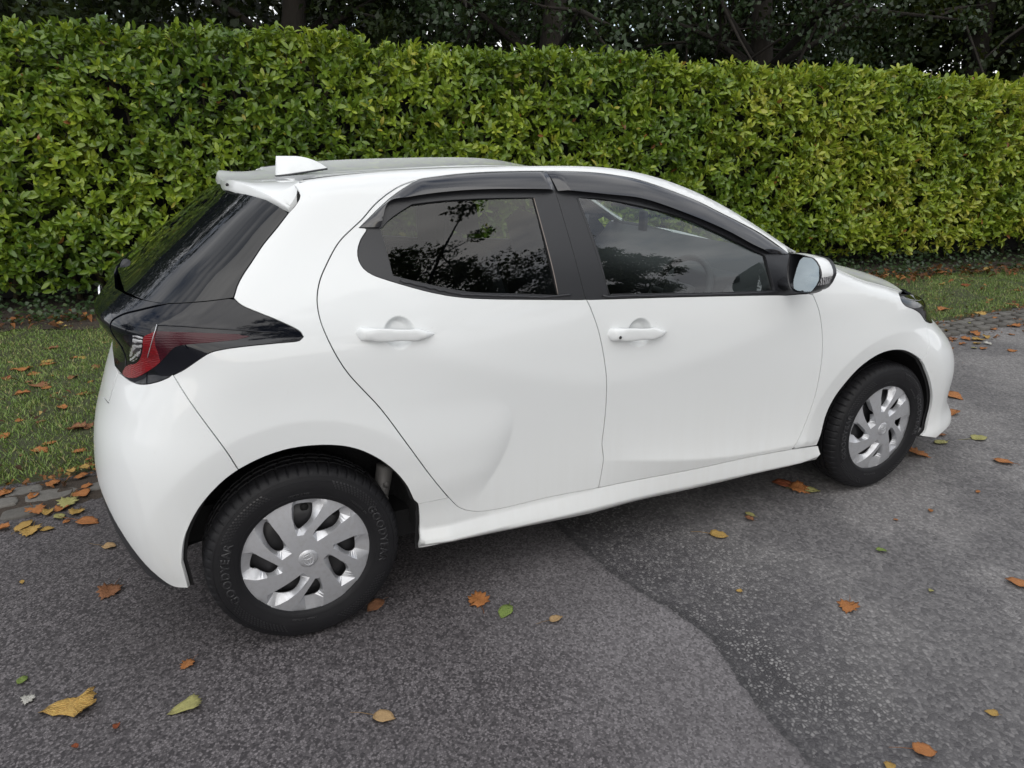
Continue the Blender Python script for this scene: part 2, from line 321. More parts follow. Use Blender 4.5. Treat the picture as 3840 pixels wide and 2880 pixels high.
def Wd(x,z):
    x,z=np.broadcast_arrays(np.asarray(x,float),np.asarray(z,float)); sh=x.shape; x=x.ravel(); z=z.ravel()
    w=np.einsum('ni,ij,nj->n',cx.basis(x),WG,cz.basis(z))
    k=sp(z-zs(x),.012)-sp(z-zs(x)-.25,.03); w=w-.125*k*np.clip((3.5-x)/.5,0,1)+.012
    e=ze(np.clip(x,-.2,3.45)); h=.055; q=np.clip((h-(e-z))/h,0,1); w=w-.05*(1-np.sqrt(np.maximum(1-q*q,0)))*np.clip((x-.0)/.2,0,1)
    for f in EXTRA: w=w+f(x,z)
    return w.reshape(sh)
NR,NF=3.2,2.3
def P(u,z):
    """side shell: u runs along the car and round both corners"""
    u,z=np.broadcast_arrays(np.asarray(u,float),np.asarray(z,float)); sh=u.shape; u=u.ravel(); z=z.ravel()
    a=ar(z); r=xr(z)+a; pr=np.clip((r-u)/(a*np.pi/2),0,1); xr_=r-a*np.sin(pr*np.pi/2); tr=(xr_-(r-a))/a
    b=af(z); f=xf(z)-b; pf=np.clip((u-f)/(b*np.pi/2),0,1); xf_=f+b*np.sin(pf*np.pi/2); tf=((f+b)-xf_)/b
    x=np.where(u<r,xr_,np.where(u>f,xf_,u))
    g=np.where(u<r,(1-(1-np.clip(tr,0,1))**NR)**(1/NR),np.where(u>f,(1-(1-np.clip(tf,0,1))**NF)**(1/NF),1.))
    y=-Wd(x,z)*g
    return np.stack([x,y,z],-1).reshape(sh+(3,))
def N(u,z,e=2e-4):
    du=P(np.asarray(u)+e,z)-P(np.asarray(u)-e,z); dz=P(u,np.asarray(z)+e)-P(u,np.asarray(z)-e)
    n=np.cross(du,dz); n/=np.maximum(np.linalg.norm(n,axis=-1,keepdims=True),1e-12)
    return n
def G_(x,z):
    tr=(x-xr(z))/ar(z); tf=(xf(z)-x)/af(z)
    g=np.where(tr<1,(1-(1-np.clip(tr,0,1))**NR)**(1/NR),1.)
    return np.where(tf<1,(1-(1-np.clip(tf,0,1))**NF)**(1/NF),g)
def T(x,s):
    """top: s=0 on the edge line, s=1 on the centre line"""
    x,s=np.broadcast_arrays(np.asarray(x,float),np.asarray(s,float))
    e=ze(x); w=Wd(x,e-1e-4)*G_(x,e-1e-4); c=zc(x); y=-w*(1-s); z=e+(c-e)*(1-np.abs(1-s)**2.2)
    return np.stack([x,y,z],-1)
def ss(t): t=np.clip(t,0,1); return t*t*(3-2*t)
def band(cx_,cz_,R_):
    def f(x,z):
        r=np.hypot(x-cx_,z-cz_); return -.17*np.minimum(sp(R_-r,.003),.10)*ss((z-.18)/.08)
    return f
_cc=curve([(.30,.52),(.347,.55),(.454,.629),(.54,.681),(.614,.706),(.678,.705),(.727,.669),(.771,.602),(.803,.529),(.85,.40)])
def crease(x,z):
    s=_cc(z)-x; w=ss((z-.35)/.16)*ss((.775-z)/.20); s=np.maximum(s,0)
    return .022*(1-np.exp(-s/.085))*np.exp(-s/.45)*w
_zf=curve([(.9,.45),(1.09,.425),(1.3,.388),(1.58,.345),(1.82,.33),(2.03,.33),(2.3,.33)])
def fdoor(x,z):
    k=ss((x-.95)/.5)*ss((2.25-x)/.2); d=_zf(x)-z
    return k*(-.20*sp(d,.004)+.016*np.exp(-np.maximum(-d,0)/.07)*(d<0)+.016*(d>=0))
HR=(.3225,1.0005); HF=(1.1956,.9020); AR_=(.0033,.3253); AF_=(2.5214,.3252)
def cup(c,rx,rz,d):
    def f(x,z):
        q=1-((x-c[0])/rx)**2-((z-c[1])/rz)**2; return -d*ss(np.clip(q,0,1)/.75)
    return f
uf_=lambda z: float(xf(z)+af(z)*(np.pi/2-1))
_xb=curve([(.20,-.455),(.24,-.45),(.4,-.432),(.5,-.432),(.58,-.44),(.65,-.452),(.703,-.465),(.75,-.462),(.80,-.432),(.866,-.384),(.91,-.351)])
def facet(x,z): return -.20*np.minimum(sp(_xb(z)-x,.002),.12)*ss((.93-z)/.06)*ss((z-.15)/.1)
EXTRA+=[facet,cup((HR[0]+.011,HR[1]),.050,.049,.022),cup((HF[0]+.010,HF[1]+.001),.052,.053,.022),band(0,.30,.472),band(2.52,.305,.455),crease,fdoor]

GEO = {
'quarter_panel': [(-.1681,.6501),(-.1792,.6812),(-.1872,.7025),(-.1965,.7237),(-.2065,.7443),(-.2233,.7767),(-.2417,.8106),(-.2579,.8394),(-.2753,.8694),(-.2934,.9),(-.3113,.9305),(-.3172,.9406),(-.3102,.9407),(-.2905,.9498),(-.2805,.9549),(-.2696,.961),(-.2477,.9743),(-.2248,.9878),(-.2128,.9946),(-.2004,1.0001),(-.1906,1.0029),(-.1805,1.0049),(-.159,1.0074),(-.1478,1.0084),(-.1115,1.0097),(-.0759,1.0101),(-.0398,1.0099),(-.0172,1.0099),(.0221,1.0088),(.0332,1.0092),(.0416,1.0109),(.0521,1.0194),(.0468,1.0324),(.0397,1.0389),(.0292,1.0462),(.0168,1.0537),(-.0197,1.0741),(-.0547,1.0911),(-.0886,1.1083),(-.0985,1.1145),(-.1078,1.1226),(-.1176,1.1349),(-.1119,1.146),(-.1078,1.155),(-.103,1.1646),(-.0959,1.1755),(-.0873,1.187),(-.0807,1.1949),(-.0573,1.2206),(-.0335,1.2479),(-.0252,1.2573),(-.0167,1.2663),(-.0079,1.2751),(.0196,1.3008),(.0285,1.3092),(.0518,1.3328),(.0671,1.3485),(.0828,1.3615),(.0911,1.3697),(.098,1.3777),(.1041,1.3857),(.1072,1.394),(.1051,1.4055),(.0991,1.4165),(.09,1.424),(.11,1.4291),(.1472,1.434),(.1843,1.4383),(.2215,1.4421),(.2586,1.4454),(.2958,1.4482),(.3329,1.4506),(.3701,1.4527),(.4072,1.4544),(.4444,1.4558),(.4815,1.4569),(.5187,1.4579),(.5558,1.4587),(.5929,1.4594),(.6301,1.46),(.6672,1.4605),(.7044,1.461),(.7415,1.4613),(.7787,1.4616),(.8158,1.4618),(.853,1.4619),(.8901,1.4618),(.9273,1.4617),(.9644,1.4614),(1.0016,1.4609),(1.0387,1.4601),(1.0759,1.459),(1.113,1.4572),(1.1502,1.4549),(1.1873,1.4518),(1.2244,1.4478),(1.2616,1.4428),(1.2864,1.4389),(1.3235,1.432),(1.3607,1.4239),(1.3978,1.4146),(1.4349,1.4041),(1.4721,1.3924),(1.5092,1.3796),(1.5464,1.3656),(1.5835,1.3505),(1.6207,1.3344),(1.6578,1.3171),(1.695,1.2989),(1.7321,1.2797),(1.7693,1.2597),(1.8064,1.2389),(1.8436,1.2173),(1.8807,1.1951),(1.9179,1.1728),(1.955,1.1511),(1.9298,1.1241),(1.9038,1.1431),(1.8754,1.1622),(1.8546,1.1758),(1.8326,1.1895),(1.8107,1.2022),(1.7899,1.2132),(1.769,1.2234),(1.7364,1.2384),(1.7049,1.2528),(1.6728,1.2671),(1.6403,1.2814),(1.6095,1.2951),(1.5784,1.3097),(1.5481,1.3238),(1.5366,1.3288),(1.5051,1.3412),(1.4719,1.3535),(1.435,1.3666),(1.3965,1.3798),(1.3589,1.3922),(1.3244,1.403),(1.2953,1.4113),(1.2701,1.4173),(1.2488,1.4214),(1.2159,1.4266),(1.1825,1.4317),(1.1473,1.4362),(1.1224,1.4388),(1.087,1.4416),(1.0503,1.4436),(1.0121,1.4452),(.9751,1.4464),(.9418,1.4474),(.9067,1.4483),(.8745,1.4488),(.8397,1.449),(.8032,1.4491),(.7645,1.449),(.7267,1.4487),(.6905,1.4478),(.6534,1.4464),(.6186,1.4446),(.5826,1.442),(.5475,1.4387),(.513,1.4355),(.5018,1.4344),(.4908,1.4328),(.4778,1.4305),(.4434,1.4228),(.4321,1.4199),(.421,1.4164),(.4105,1.4124),(.4002,1.408),(.3901,1.4032),(.3703,1.3926),(.3605,1.3869),(.3411,1.3743),(.3317,1.3677),(.3225,1.3608),(.314,1.3539),(.2898,1.3318),(.2805,1.3239),(.2717,1.317),(.2409,1.2952),(.2199,1.28),(.2102,1.2722),(.2014,1.2644),(.1924,1.2553),(.184,1.246),(.1762,1.2366),(.1617,1.2178),(.1411,1.1898),(.1347,1.1805),(.1289,1.1712),(.1237,1.1616),(.1183,1.15),(.1137,1.1382),(.11,1.1263),(.1073,1.1142),(.1057,1.1021),(.105,1.0899),(.1051,1.0776),(.106,1.0655),(.1075,1.054),(.1097,1.0426),(.1125,1.0311),(.1189,1.0089),(.1223,.9983),(.1302,.9766),(.1388,.9553),(.1475,.9359),(.1571,.9169),(.1691,.896),(.1809,.8782),(.1949,.8588),(.2182,.8278),(.2418,.7959),(.2562,.7748),(.2758,.7433),(.2944,.7112),(.3127,.6788),(.3313,.6462),(.3492,.6148),(.3672,.5829),(.3853,.5511),(.4033,.5203),(.4228,.4886),(.4438,.4557),(.4639,.4251),(.4701,.416),(.3649,.4127),(.3588,.4215),(.3517,.4299),(.3472,.4396),(.3336,.4783),(.328,.4911),(.3225,.5019),(.3166,.5127),(.3103,.5235),(.3037,.5341),(.2966,.5446),(.2892,.5547),(.2752,.5723),(.2599,.5892),(.2519,.5974),(.2436,.6052),(.235,.6128),(.2167,.6275),(.1973,.6413),(.1872,.6476),(.1769,.6534),(.1665,.6588),(.156,.6635),(.1453,.6678),(.1344,.6716),(.1234,.675),(.1005,.6808),(.0778,.6851),(.0666,.6868),(.0434,.6894),(.0199,.6909),(.0084,.6913),(-.0135,.6911),(-.0269,.6903),(-.0398,.689),(-.0524,.6872),(-.0647,.685),(-.0895,.6793),(-.1119,.6726),(-.1343,.6646),(-.1557,.6555)],
'rear_bumper': [(-.76,.545),(-.7485,.5395),(-.7134,.524),(-.7019,.5183),(-.6907,.5121),(-.68,.505),(-.6705,.4977),(-.6613,.4897),(-.6523,.4811),(-.6435,.4722),(-.6182,.4442),(-.6021,.4259),(-.5796,.3974),(-.5576,.3691),(-.5332,.3405),(-.5162,.3215),(-.4988,.3035),(-.4705,.2762),(-.4606,.2671),(-.4506,.2588),(-.4404,.2519),(-.43,.247),(-.4191,.2444),(-.4079,.2439),(-.3853,.2456),(-.374,.246),(-.3725,.29),(-.3728,.3547),(-.3643,.3896),(-.3558,.4198),(-.3529,.4284),(-.3483,.4408),(-.3439,.4515),(-.3394,.4611),(-.3348,.4702),(-.3188,.4987),(-.3068,.5182),(-.2936,.5376),(-.2866,.547),(-.2713,.5656),(-.254,.5841),(-.2449,.5931),(-.2267,.6097),(-.2178,.6171),(-.2076,.625),(-.1976,.6321),(-.1875,.6386),(-.1769,.6448),(-.1657,.6507),(-.172,.6606),(-.183,.6917),(-.1872,.7025),(-.1965,.7237),(-.2065,.7443),(-.2233,.7767),(-.2417,.8106),(-.2579,.8394),(-.2753,.8694),(-.2934,.9),(-.3113,.9305),(-.3172,.9406),(-.3302,.9315),(-.3505,.9224),(-.3617,.9181),(-.3721,.9145),(-.3954,.9073),(-.4073,.9041),(-.419,.9013),(-.4299,.8992),(-.4424,.8974),(-.4543,.8965),(-.4774,.8959),(-.4885,.896),(-.52,.8974),(-.532,.8975),(-.5462,.8967),(-.554,.8958),(-.6,.8),(-.66,.79),(-.784,.79),(-.8624,.55)],
'lower_valance': [(-.8705,.38),(-.78,.37),(-.7,.34),(-.62,.29),(-.54,.25),(-.46,.236),(-.38,.238),(-.3853,.2456),(-.4079,.2439),(-.4191,.2444),(-.43,.247),(-.4404,.2519),(-.4506,.2588),(-.4606,.2671),(-.4705,.2762),(-.4988,.3035),(-.5162,.3215),(-.5416,.3502),(-.5576,.3691),(-.5796,.3974),(-.5944,.4165),(-.6021,.4259),(-.6265,.4536),(-.6435,.4722),(-.6523,.4811),(-.6613,.4897),(-.6705,.4977),(-.68,.505),(-.6907,.5121),(-.7019,.5183),(-.7134,.524),(-.7485,.5395),(-.76,.545),(-.8624,.55)],
'hatch_panel': [(-.784,.79),(-.66,.79),(-.6,.8),(-.554,.8958),(-.58,.9),(-.7363,.9)],
'tail_lamp': [(.0521,1.0194),(.0416,1.0109),(.0332,1.0092),(.0221,1.0088),(-.0172,1.0099),(-.0518,1.01),(-.0876,1.0101),(-.124,1.0094),(-.1478,1.0084),(-.17,1.0062),(-.1805,1.0049),(-.1906,1.0029),(-.2004,1.0001),(-.2128,.9946),(-.2248,.9878),(-.2477,.9743),(-.2696,.961),(-.2805,.9549),(-.2905,.9498),(-.3102,.9407),(-.3172,.9406),(-.3302,.9315),(-.3505,.9224),(-.3617,.9181),(-.3721,.9145),(-.3954,.9073),(-.4073,.9041),(-.419,.9013),(-.4299,.8992),(-.4424,.8974),(-.4543,.8965),(-.4774,.8959),(-.4885,.896),(-.508,.897),(-.5032,.9236),(-.5011,.9368),(-.5,.95),(-.5006,.9625),(-.5041,.9872),(-.505,1),(-.5058,1.0252),(-.5056,1.0382),(-.5039,1.0501),(-.5,1.06),(-.4927,1.0683),(-.4831,1.0747),(-.4719,1.0799),(-.46,1.085),(-.4491,1.0891),(-.4372,1.0927),(-.4245,1.096),(-.385,1.105),(-.349,1.1133),(-.3122,1.1213),(-.3,1.124),(-.269,1.1256),(-.2322,1.1275),(-.1942,1.1295),(-.156,1.1321),(-.1304,1.134),(-.1161,1.131),(-.1078,1.1226),(-.0985,1.1145),(-.0886,1.1083),(-.0547,1.0911),(-.0197,1.0741),(.0168,1.0537),(.0292,1.0462),(.0397,1.0389),(.0468,1.0324)],
'tailgate_trim': [(-.512,.897),(-.58,.9),(-.7363,.9),(-.7394,1.02),(-.6745,1.118),(-.56,1.122),(-.45,1.126),(-.4,1.1255),(-.33,1.1245),(-.3,1.124),(-.3367,1.116),(-.3732,1.1078),(-.3981,1.1019),(-.4245,1.096),(-.4372,1.0927),(-.4491,1.0891),(-.46,1.085),(-.4719,1.0799),(-.4831,1.0747),(-.4927,1.0683),(-.5,1.06),(-.5039,1.0501),(-.5056,1.0382),(-.5058,1.0252),(-.505,1),(-.5041,.9872),(-.5006,.9625),(-.5,.95),(-.5011,.9368),(-.5032,.9236),(-.5057,.9103)],
'rear_window': [(.0671,1.3485),(.0442,1.325),(.0285,1.3092),(.0013,1.2838),(-.0079,1.2751),(-.0167,1.2663),(-.0252,1.2573),(-.0496,1.2293),(-.0733,1.2031),(-.0807,1.1949),(-.0873,1.187),(-.0959,1.1755),(-.103,1.1646),(-.1078,1.155),(-.1119,1.146),(-.1176,1.1349),(-.156,1.1321),(-.1942,1.1295),(-.2322,1.1275),(-.269,1.1256),(-.3059,1.1237),(-.3296,1.1231),(-.3535,1.1232),(-.3878,1.1244),(-.4109,1.1257),(-.5,1.126),(-.6745,1.121),(-.483,1.25),(-.2612,1.4),(-.12,1.4),(0,1.385),(.05,1.362)],
'rear_door': [(.4778,1.4305),(.4434,1.4228),(.4321,1.4199),(.421,1.4164),(.4105,1.4124),(.4002,1.408),(.3901,1.4032),(.3703,1.3926),(.3605,1.3869),(.3411,1.3743),(.3317,1.3677),(.3225,1.3608),(.314,1.3539),(.2898,1.3318),(.2805,1.3239),(.2717,1.317),(.2409,1.2952),(.2199,1.28),(.2102,1.2722),(.2014,1.2644),(.1924,1.2553),(.184,1.246),(.1762,1.2366),(.1617,1.2178),(.1411,1.1898),(.1347,1.1805),(.1289,1.1712),(.1237,1.1616),(.1183,1.15),(.1137,1.1382),(.11,1.1263),(.1073,1.1142),(.1057,1.1021),(.105,1.0899),(.1051,1.0776),(.106,1.0655),(.1075,1.054),(.1097,1.0426),(.1125,1.0311),(.1189,1.0089),(.1223,.9983),(.1302,.9766),(.1388,.9553),(.1475,.9359),(.1571,.9169),(.1691,.896),(.1809,.8782),(.1949,.8588),(.2182,.8278),(.2418,.7959),(.2562,.7748),(.2758,.7433),(.2944,.7112),(.3127,.6788),(.3313,.6462),(.3492,.6148),(.3672,.5829),(.3853,.5511),(.4033,.5203),(.4228,.4886),(.4438,.4557),(.4639,.4251),(.4815,.3999),(.4959,.3802),(.5027,.3721),(.5106,.3646),(.5204,.3573),(.5312,.3507),(.5425,.345),(.5538,.34),(.5643,.336),(.5749,.3327),(.5858,.33),(.6086,.3259),(.6198,.3245),(.6442,.3225),(.6822,.3207),(.7154,.3204),(.7525,.3208),(.7918,.3214),(.8316,.3217),(.869,.3212),(.9036,.3201),(.9388,.3188),(.9743,.3172),(1.0099,.3155),(1.0455,.3138),(1.0573,.3133),(1.0707,.3133),(1.0755,.3493),(1.0794,.3862),(1.0815,.4119),(1.0819,.4247),(1.0818,.4371),(1.0807,.4484),(1.0765,.47),(1.0746,.4812),(1.0734,.493),(1.0732,.5041),(1.0743,.5276),(1.0772,.5647),(1.0784,.5995),(1.0789,.6335),(1.0787,.6565),(1.0774,.6904),(1.0762,.7126),(1.0732,.747),(1.0701,.7711),(1.0664,.7944),(1.0619,.8192),(1.0539,.8574),(1.0452,.8943),(1.0391,.9168),(1.0353,.9297),(1.0312,.9424),(1.0226,.9667),(1.0099,.9995),(1.0061,1.0091),(1.0012,1.0202),(.9966,1.0294),(.9921,1.0391),(.9749,1.0393),(.9392,1.0426),(.9033,1.0459),(.8677,1.0493),(.8328,1.0525),(.7974,1.0559),(.7595,1.0594),(.7225,1.0628),(.6873,1.0663),(.6526,1.07),(.6169,1.074),(.5838,1.0782),(.5502,1.0836),(.5178,1.0898),(.4941,1.0952),(.456,1.1054),(.4311,1.1129),(.3945,1.1251),(.3581,1.1378),(.3343,1.1464),(.3007,1.1594),(.2903,1.1638),(.281,1.1687),(.2681,1.1772),(.258,1.187),(.2518,1.1981),(.2484,1.2101),(.248,1.2231),(.2504,1.2365),(.2542,1.2464),(.2595,1.2564),(.2655,1.2662),(.2752,1.2773),(.2857,1.2881),(.2896,1.2959),(.2808,1.2989),(.2677,1.2999),(.2987,1.3226),(.3276,1.3449),(.3483,1.3601),(.3702,1.3753),(.3815,1.3825),(.4005,1.3936),(.4201,1.404),(.4496,1.4185),(.4596,1.423),(.4697,1.4271)],
'front_door': [(.9921,1.0391),(.9966,1.0294),(1.0012,1.0202),(1.0061,1.0091),(1.0182,.9782),(1.0269,.9547),(1.0312,.9424),(1.0353,.9297),(1.0452,.8943),(1.0511,.87),(1.0567,.8447),(1.0619,.8192),(1.0664,.7944),(1.0701,.7711),(1.0732,.747),(1.0762,.7126),(1.0779,.6793),(1.0787,.6565),(1.0788,.6221),(1.0781,.5883),(1.0772,.5647),(1.0743,.5276),(1.0732,.5041),(1.0734,.493),(1.0746,.4812),(1.0765,.47),(1.0807,.4484),(1.0818,.4371),(1.0819,.4247),(1.0815,.4119),(1.0782,.3735),(1.0755,.3493),(1.0707,.3133),(1.087,.3121),(1.1234,.3114),(1.1602,.3107),(1.1973,.3099),(1.2343,.3091),(1.2714,.3084),(1.3081,.3077),(1.3445,.307),(1.3803,.3065),(1.4154,.3061),(1.4496,.3059),(1.4828,.3058),(1.5223,.3061),(1.5606,.3068),(1.598,.3078),(1.6345,.3088),(1.6704,.3099),(1.7058,.3108),(1.7409,.3114),(1.7768,.3117),(1.8143,.3117),(1.8509,.3114),(1.8871,.311),(1.923,.3105),(1.959,.31),(1.9952,.3096),(2.005,.3207),(2.0217,.3491),(2.0325,.3687),(2.0377,.3791),(2.0469,.4004),(2.0553,.4223),(2.0633,.4454),(2.0707,.4694),(2.0741,.4814),(2.0799,.5055),(2.0842,.5291),(2.0872,.5528),(2.089,.5768),(2.0903,.6127),(2.0907,.6476),(2.0906,.6731),(2.0899,.6982),(2.0876,.735),(2.0864,.747),(2.0832,.7711),(2.0788,.7953),(2.0737,.819),(2.065,.8526),(2.0575,.8771),(2.0494,.9002),(2.041,.9215),(2.0358,.9335),(2.0198,.9662),(2,.972),(1.95,.974),(1.8801,.9759),(1.8428,.9798),(1.8048,.9828),(1.7742,.9851),(1.7392,.9876),(1.7007,.9904),(1.6598,.9932),(1.6175,.9962),(1.5749,.9991),(1.533,1.002),(1.4929,1.0047),(1.4556,1.0072),(1.4183,1.0098),(1.3798,1.0123),(1.3407,1.0149),(1.3015,1.0175),(1.2628,1.02),(1.2253,1.0224),(1.1895,1.0247),(1.156,1.0269),(1.1255,1.0288),(1.0842,1.0315),(1.0481,1.0339),(1.0165,1.036),(1.0059,1.0367)],
'rear_frame': [(.2677,1.2999),(.2808,1.2989),(.2896,1.2959),(.2857,1.2881),(.2752,1.2773),(.2655,1.2662),(.2595,1.2564),(.2542,1.2464),(.2504,1.2365),(.248,1.2231),(.2484,1.2101),(.2518,1.1981),(.258,1.187),(.2681,1.1772),(.281,1.1687),(.2903,1.1638),(.3007,1.1594),(.3343,1.1464),(.3703,1.1335),(.4067,1.1209),(.4311,1.1129),(.456,1.1054),(.4941,1.0952),(.5178,1.0898),(.5392,1.0855),(.5731,1.0798),(.6056,1.0753),(.6404,1.0713),(.6761,1.0674),(.7105,1.064),(.747,1.0605),(.7847,1.057),(.8214,1.0536),(.8559,1.0504),(.8914,1.047),(.9272,1.0437),(.963,1.0404),(.9749,1.0393),(.9921,1.0391),(.9879,1.0515),(.9856,1.0602),(.9814,1.0806),(.9756,1.1172),(.9703,1.1576),(.9653,1.1981),(.9603,1.236),(.9556,1.2753),(.9511,1.3147),(.947,1.3514),(.9431,1.3832),(.9373,1.4219),(.9355,1.4334),(.9337,1.4478),(.896,1.4485),(.8631,1.4489),(.828,1.4491),(.7904,1.4491),(.7517,1.449),(.7149,1.4485),(.6778,1.4474),(.6416,1.4458),(.6075,1.4438),(.5707,1.441),(.5363,1.4376),(.5018,1.4344),(.4908,1.4328),(.48,1.4303),(.4697,1.4271),(.4596,1.423),(.4398,1.4138),(.4103,1.3989),(.4005,1.3936),(.3815,1.3825),(.3702,1.3753),(.3483,1.3601),(.3276,1.3449),(.2987,1.3226),(.2779,1.3073)],
'front_frame': [(.9337,1.4478),(.9355,1.4334),(.9411,1.3975),(.9457,1.3627),(.9497,1.3273),(.9541,1.2886),(.9587,1.249),(.9636,1.211),(.9686,1.1712),(.9738,1.1304),(.9794,1.0922),(.9835,1.0699),(.9856,1.0602),(.9879,1.0515),(.9921,1.0391),(1.0059,1.0367),(1.0374,1.0346),(1.0712,1.0324),(1.1071,1.03),(1.1455,1.0275),(1.178,1.0254),(1.2131,1.0232),(1.2501,1.0208),(1.2885,1.0183),(1.3276,1.0158),(1.3668,1.0132),(1.4056,1.0106),(1.4434,1.0081),(1.4801,1.0056),(1.5194,1.0029),(1.5608,1.0001),(1.6033,.9971),(1.6458,.9942),(1.6873,.9913),(1.7267,.9885),(1.763,.9859),(1.7952,.9835),(1.8297,.9809),(1.8691,.9771),(1.8801,.9759),(1.95,.976),(2,.975),(2.03,1.03),(1.9298,1.1241),(1.9038,1.1431),(1.8754,1.1622),(1.8546,1.1758),(1.8326,1.1895),(1.8107,1.2022),(1.7899,1.2132),(1.769,1.2234),(1.7364,1.2384),(1.7049,1.2528),(1.6728,1.2671),(1.6403,1.2814),(1.6095,1.2951),(1.5784,1.3097),(1.5481,1.3238),(1.5366,1.3288),(1.5051,1.3412),(1.4719,1.3535),(1.435,1.3666),(1.3965,1.3798),(1.3589,1.3922),(1.3244,1.403),(1.2953,1.4113),(1.2701,1.4173),(1.2488,1.4214),(1.2159,1.4266),(1.1825,1.4317),(1.1473,1.4362),(1.1224,1.4388),(1.087,1.4416),(1.0503,1.4436),(1.0121,1.4452),(.9751,1.4464),(.9418,1.4474)],
'glass_rear': [(.4418,1.3609),(.478,1.3637),(.5145,1.3664),(.5403,1.3679),(.5729,1.3691),(.607,1.3699),(.6424,1.3704),(.6788,1.3706),(.7127,1.3705),(.7478,1.37),(.7836,1.3692),(.8196,1.3685),(.8553,1.3678),(.8586,1.3326),(.8619,1.2976),(.8653,1.2618),(.8688,1.2259),(.872,1.1922),(.8754,1.1572),(.8788,1.1216),(.8823,1.086),(.8845,1.0626),(.849,1.0669),(.8137,1.0711),(.7765,1.0756),(.7414,1.0795),(.7055,1.0832),(.6679,1.087),(.6309,1.091),(.5966,1.0954),(.5764,1.0986),(.5622,1.1012),(.5368,1.1069),(.5017,1.1161),(.4655,1.1258),(.4296,1.1362),(.3956,1.1463),(.3636,1.1561),(.3425,1.1627),(.3402,1.1992),(.3384,1.2241),(.3348,1.2588),(.3309,1.2941),(.3594,1.3164),(.3702,1.3238),(.3792,1.3292),(.3992,1.3398),(.4314,1.3556)],
'glass_front': [(1.0272,1.3633),(1.0613,1.3606),(1.0953,1.3578),(1.12,1.3551),(1.1543,1.3499),(1.1893,1.3436),(1.227,1.3361),(1.2655,1.328),(1.3028,1.3197),(1.3369,1.3117),(1.3726,1.3029),(1.3957,1.2969),(1.4286,1.2874),(1.4635,1.2759),(1.4964,1.2636),(1.5312,1.2494),(1.5663,1.2343),(1.6005,1.2194),(1.6333,1.205),(1.6668,1.1899),(1.6988,1.1751),(1.7286,1.1613),(1.762,1.146),(1.7951,1.131),(1.8063,1.1259),(1.8123,1.088),(1.8183,1.0502),(1.8244,1.0123),(1.8264,.9997),(1.7901,1.0016),(1.754,1.0035),(1.7178,1.0054),(1.6816,1.0073),(1.6453,1.0092),(1.6088,1.0113),(1.5726,1.0136),(1.5368,1.016),(1.5007,1.0185),(1.4646,1.0211),(1.4285,1.0238),(1.3926,1.0265),(1.3569,1.0292),(1.3215,1.0317),(1.2861,1.0343),(1.251,1.0369),(1.216,1.0394),(1.1812,1.042),(1.1464,1.0445),(1.1115,1.0471),(1.0998,1.0479),(1.0903,1.0449),(1.0877,1.048),(1.0852,1.054),(1.0827,1.0624),(1.0804,1.0728),(1.0781,1.0849),(1.0717,1.1278),(1.0676,1.158),(1.0617,1.1985),(1.057,1.2227),(1.0491,1.2591),(1.0417,1.293),(1.0344,1.3285),(1.0296,1.3516)],
'visor_rear_low': [(.3292,1.2961),(.3348,1.308),(.3449,1.3332),(.3504,1.3451),(.357,1.3553),(.365,1.3633),(.3742,1.3682),(.3845,1.371),(.3957,1.3725),(.4196,1.3739),(.4316,1.3751),(.4643,1.3792),(.4986,1.3826),(.5329,1.3854),(.5672,1.3875),(.6016,1.389),(.636,1.39),(.67,1.3905),(.707,1.3905),(.7413,1.3901),(.7793,1.3892),(.8174,1.3882),(.8522,1.3871),(.8896,1.3856),(.9257,1.3839),(.9379,1.3833)],
'visor_front_low': [(.9482,1.383),(.9827,1.3793),(1.0178,1.3755),(1.0524,1.3716),(1.0871,1.3678),(1.1233,1.3635),(1.159,1.3594),(1.195,1.3558),(1.2323,1.3512),(1.2451,1.3492),(1.2581,1.3468),(1.2819,1.3415),(1.3039,1.3358),(1.3267,1.3293),(1.3617,1.3182),(1.397,1.3063),(1.4318,1.294),(1.4651,1.2822),(1.501,1.2692),(1.5361,1.2559),(1.5704,1.2424),(1.6033,1.2287),(1.6358,1.2145),(1.647,1.2093),(1.6794,1.1932),(1.7102,1.1775),(1.7395,1.1636),(1.7628,1.1536),(1.7956,1.1405),(1.8175,1.1318)],
'visor_rear_top': [(.9293,1.4478),(.896,1.4485),(.8631,1.4489),(.828,1.4491),(.7904,1.4491),(.7517,1.449),(.7149,1.4485),(.6778,1.4474),(.6416,1.4458),(.6075,1.4438),(.5707,1.441),(.5363,1.4376),(.5018,1.4344),(.4908,1.4328),(.48,1.4303),(.4697,1.4271),(.4596,1.423),(.4398,1.4138),(.4103,1.3989),(.4005,1.3936),(.3815,1.3825),(.3702,1.3753),(.3483,1.3601),(.3276,1.3449),(.2987,1.3226),(.2677,1.2999)],
'visor_front_top': [(.9293,1.4478),(.9634,1.4467),(.9995,1.4456),(1.0376,1.4442),(1.0751,1.4423),(1.1094,1.4399),(1.1473,1.4362),(1.1825,1.4317),(1.2159,1.4266),(1.2488,1.4214),(1.2701,1.4173),(1.2953,1.4113),(1.3244,1.403),(1.3589,1.3922),(1.3965,1.3798),(1.435,1.3666),(1.4719,1.3535),(1.5051,1.3412),(1.5366,1.3288),(1.5686,1.3144),(1.5985,1.3001),(1.6297,1.2861),(1.6619,1.2719),(1.6943,1.2576),(1.725,1.2436),(1.7583,1.2283),(1.7899,1.2132),(1.8107,1.2022),(1.8326,1.1895),(1.8653,1.1689),(1.8936,1.1501),(1.9127,1.1367),(1.9298,1.1241)],
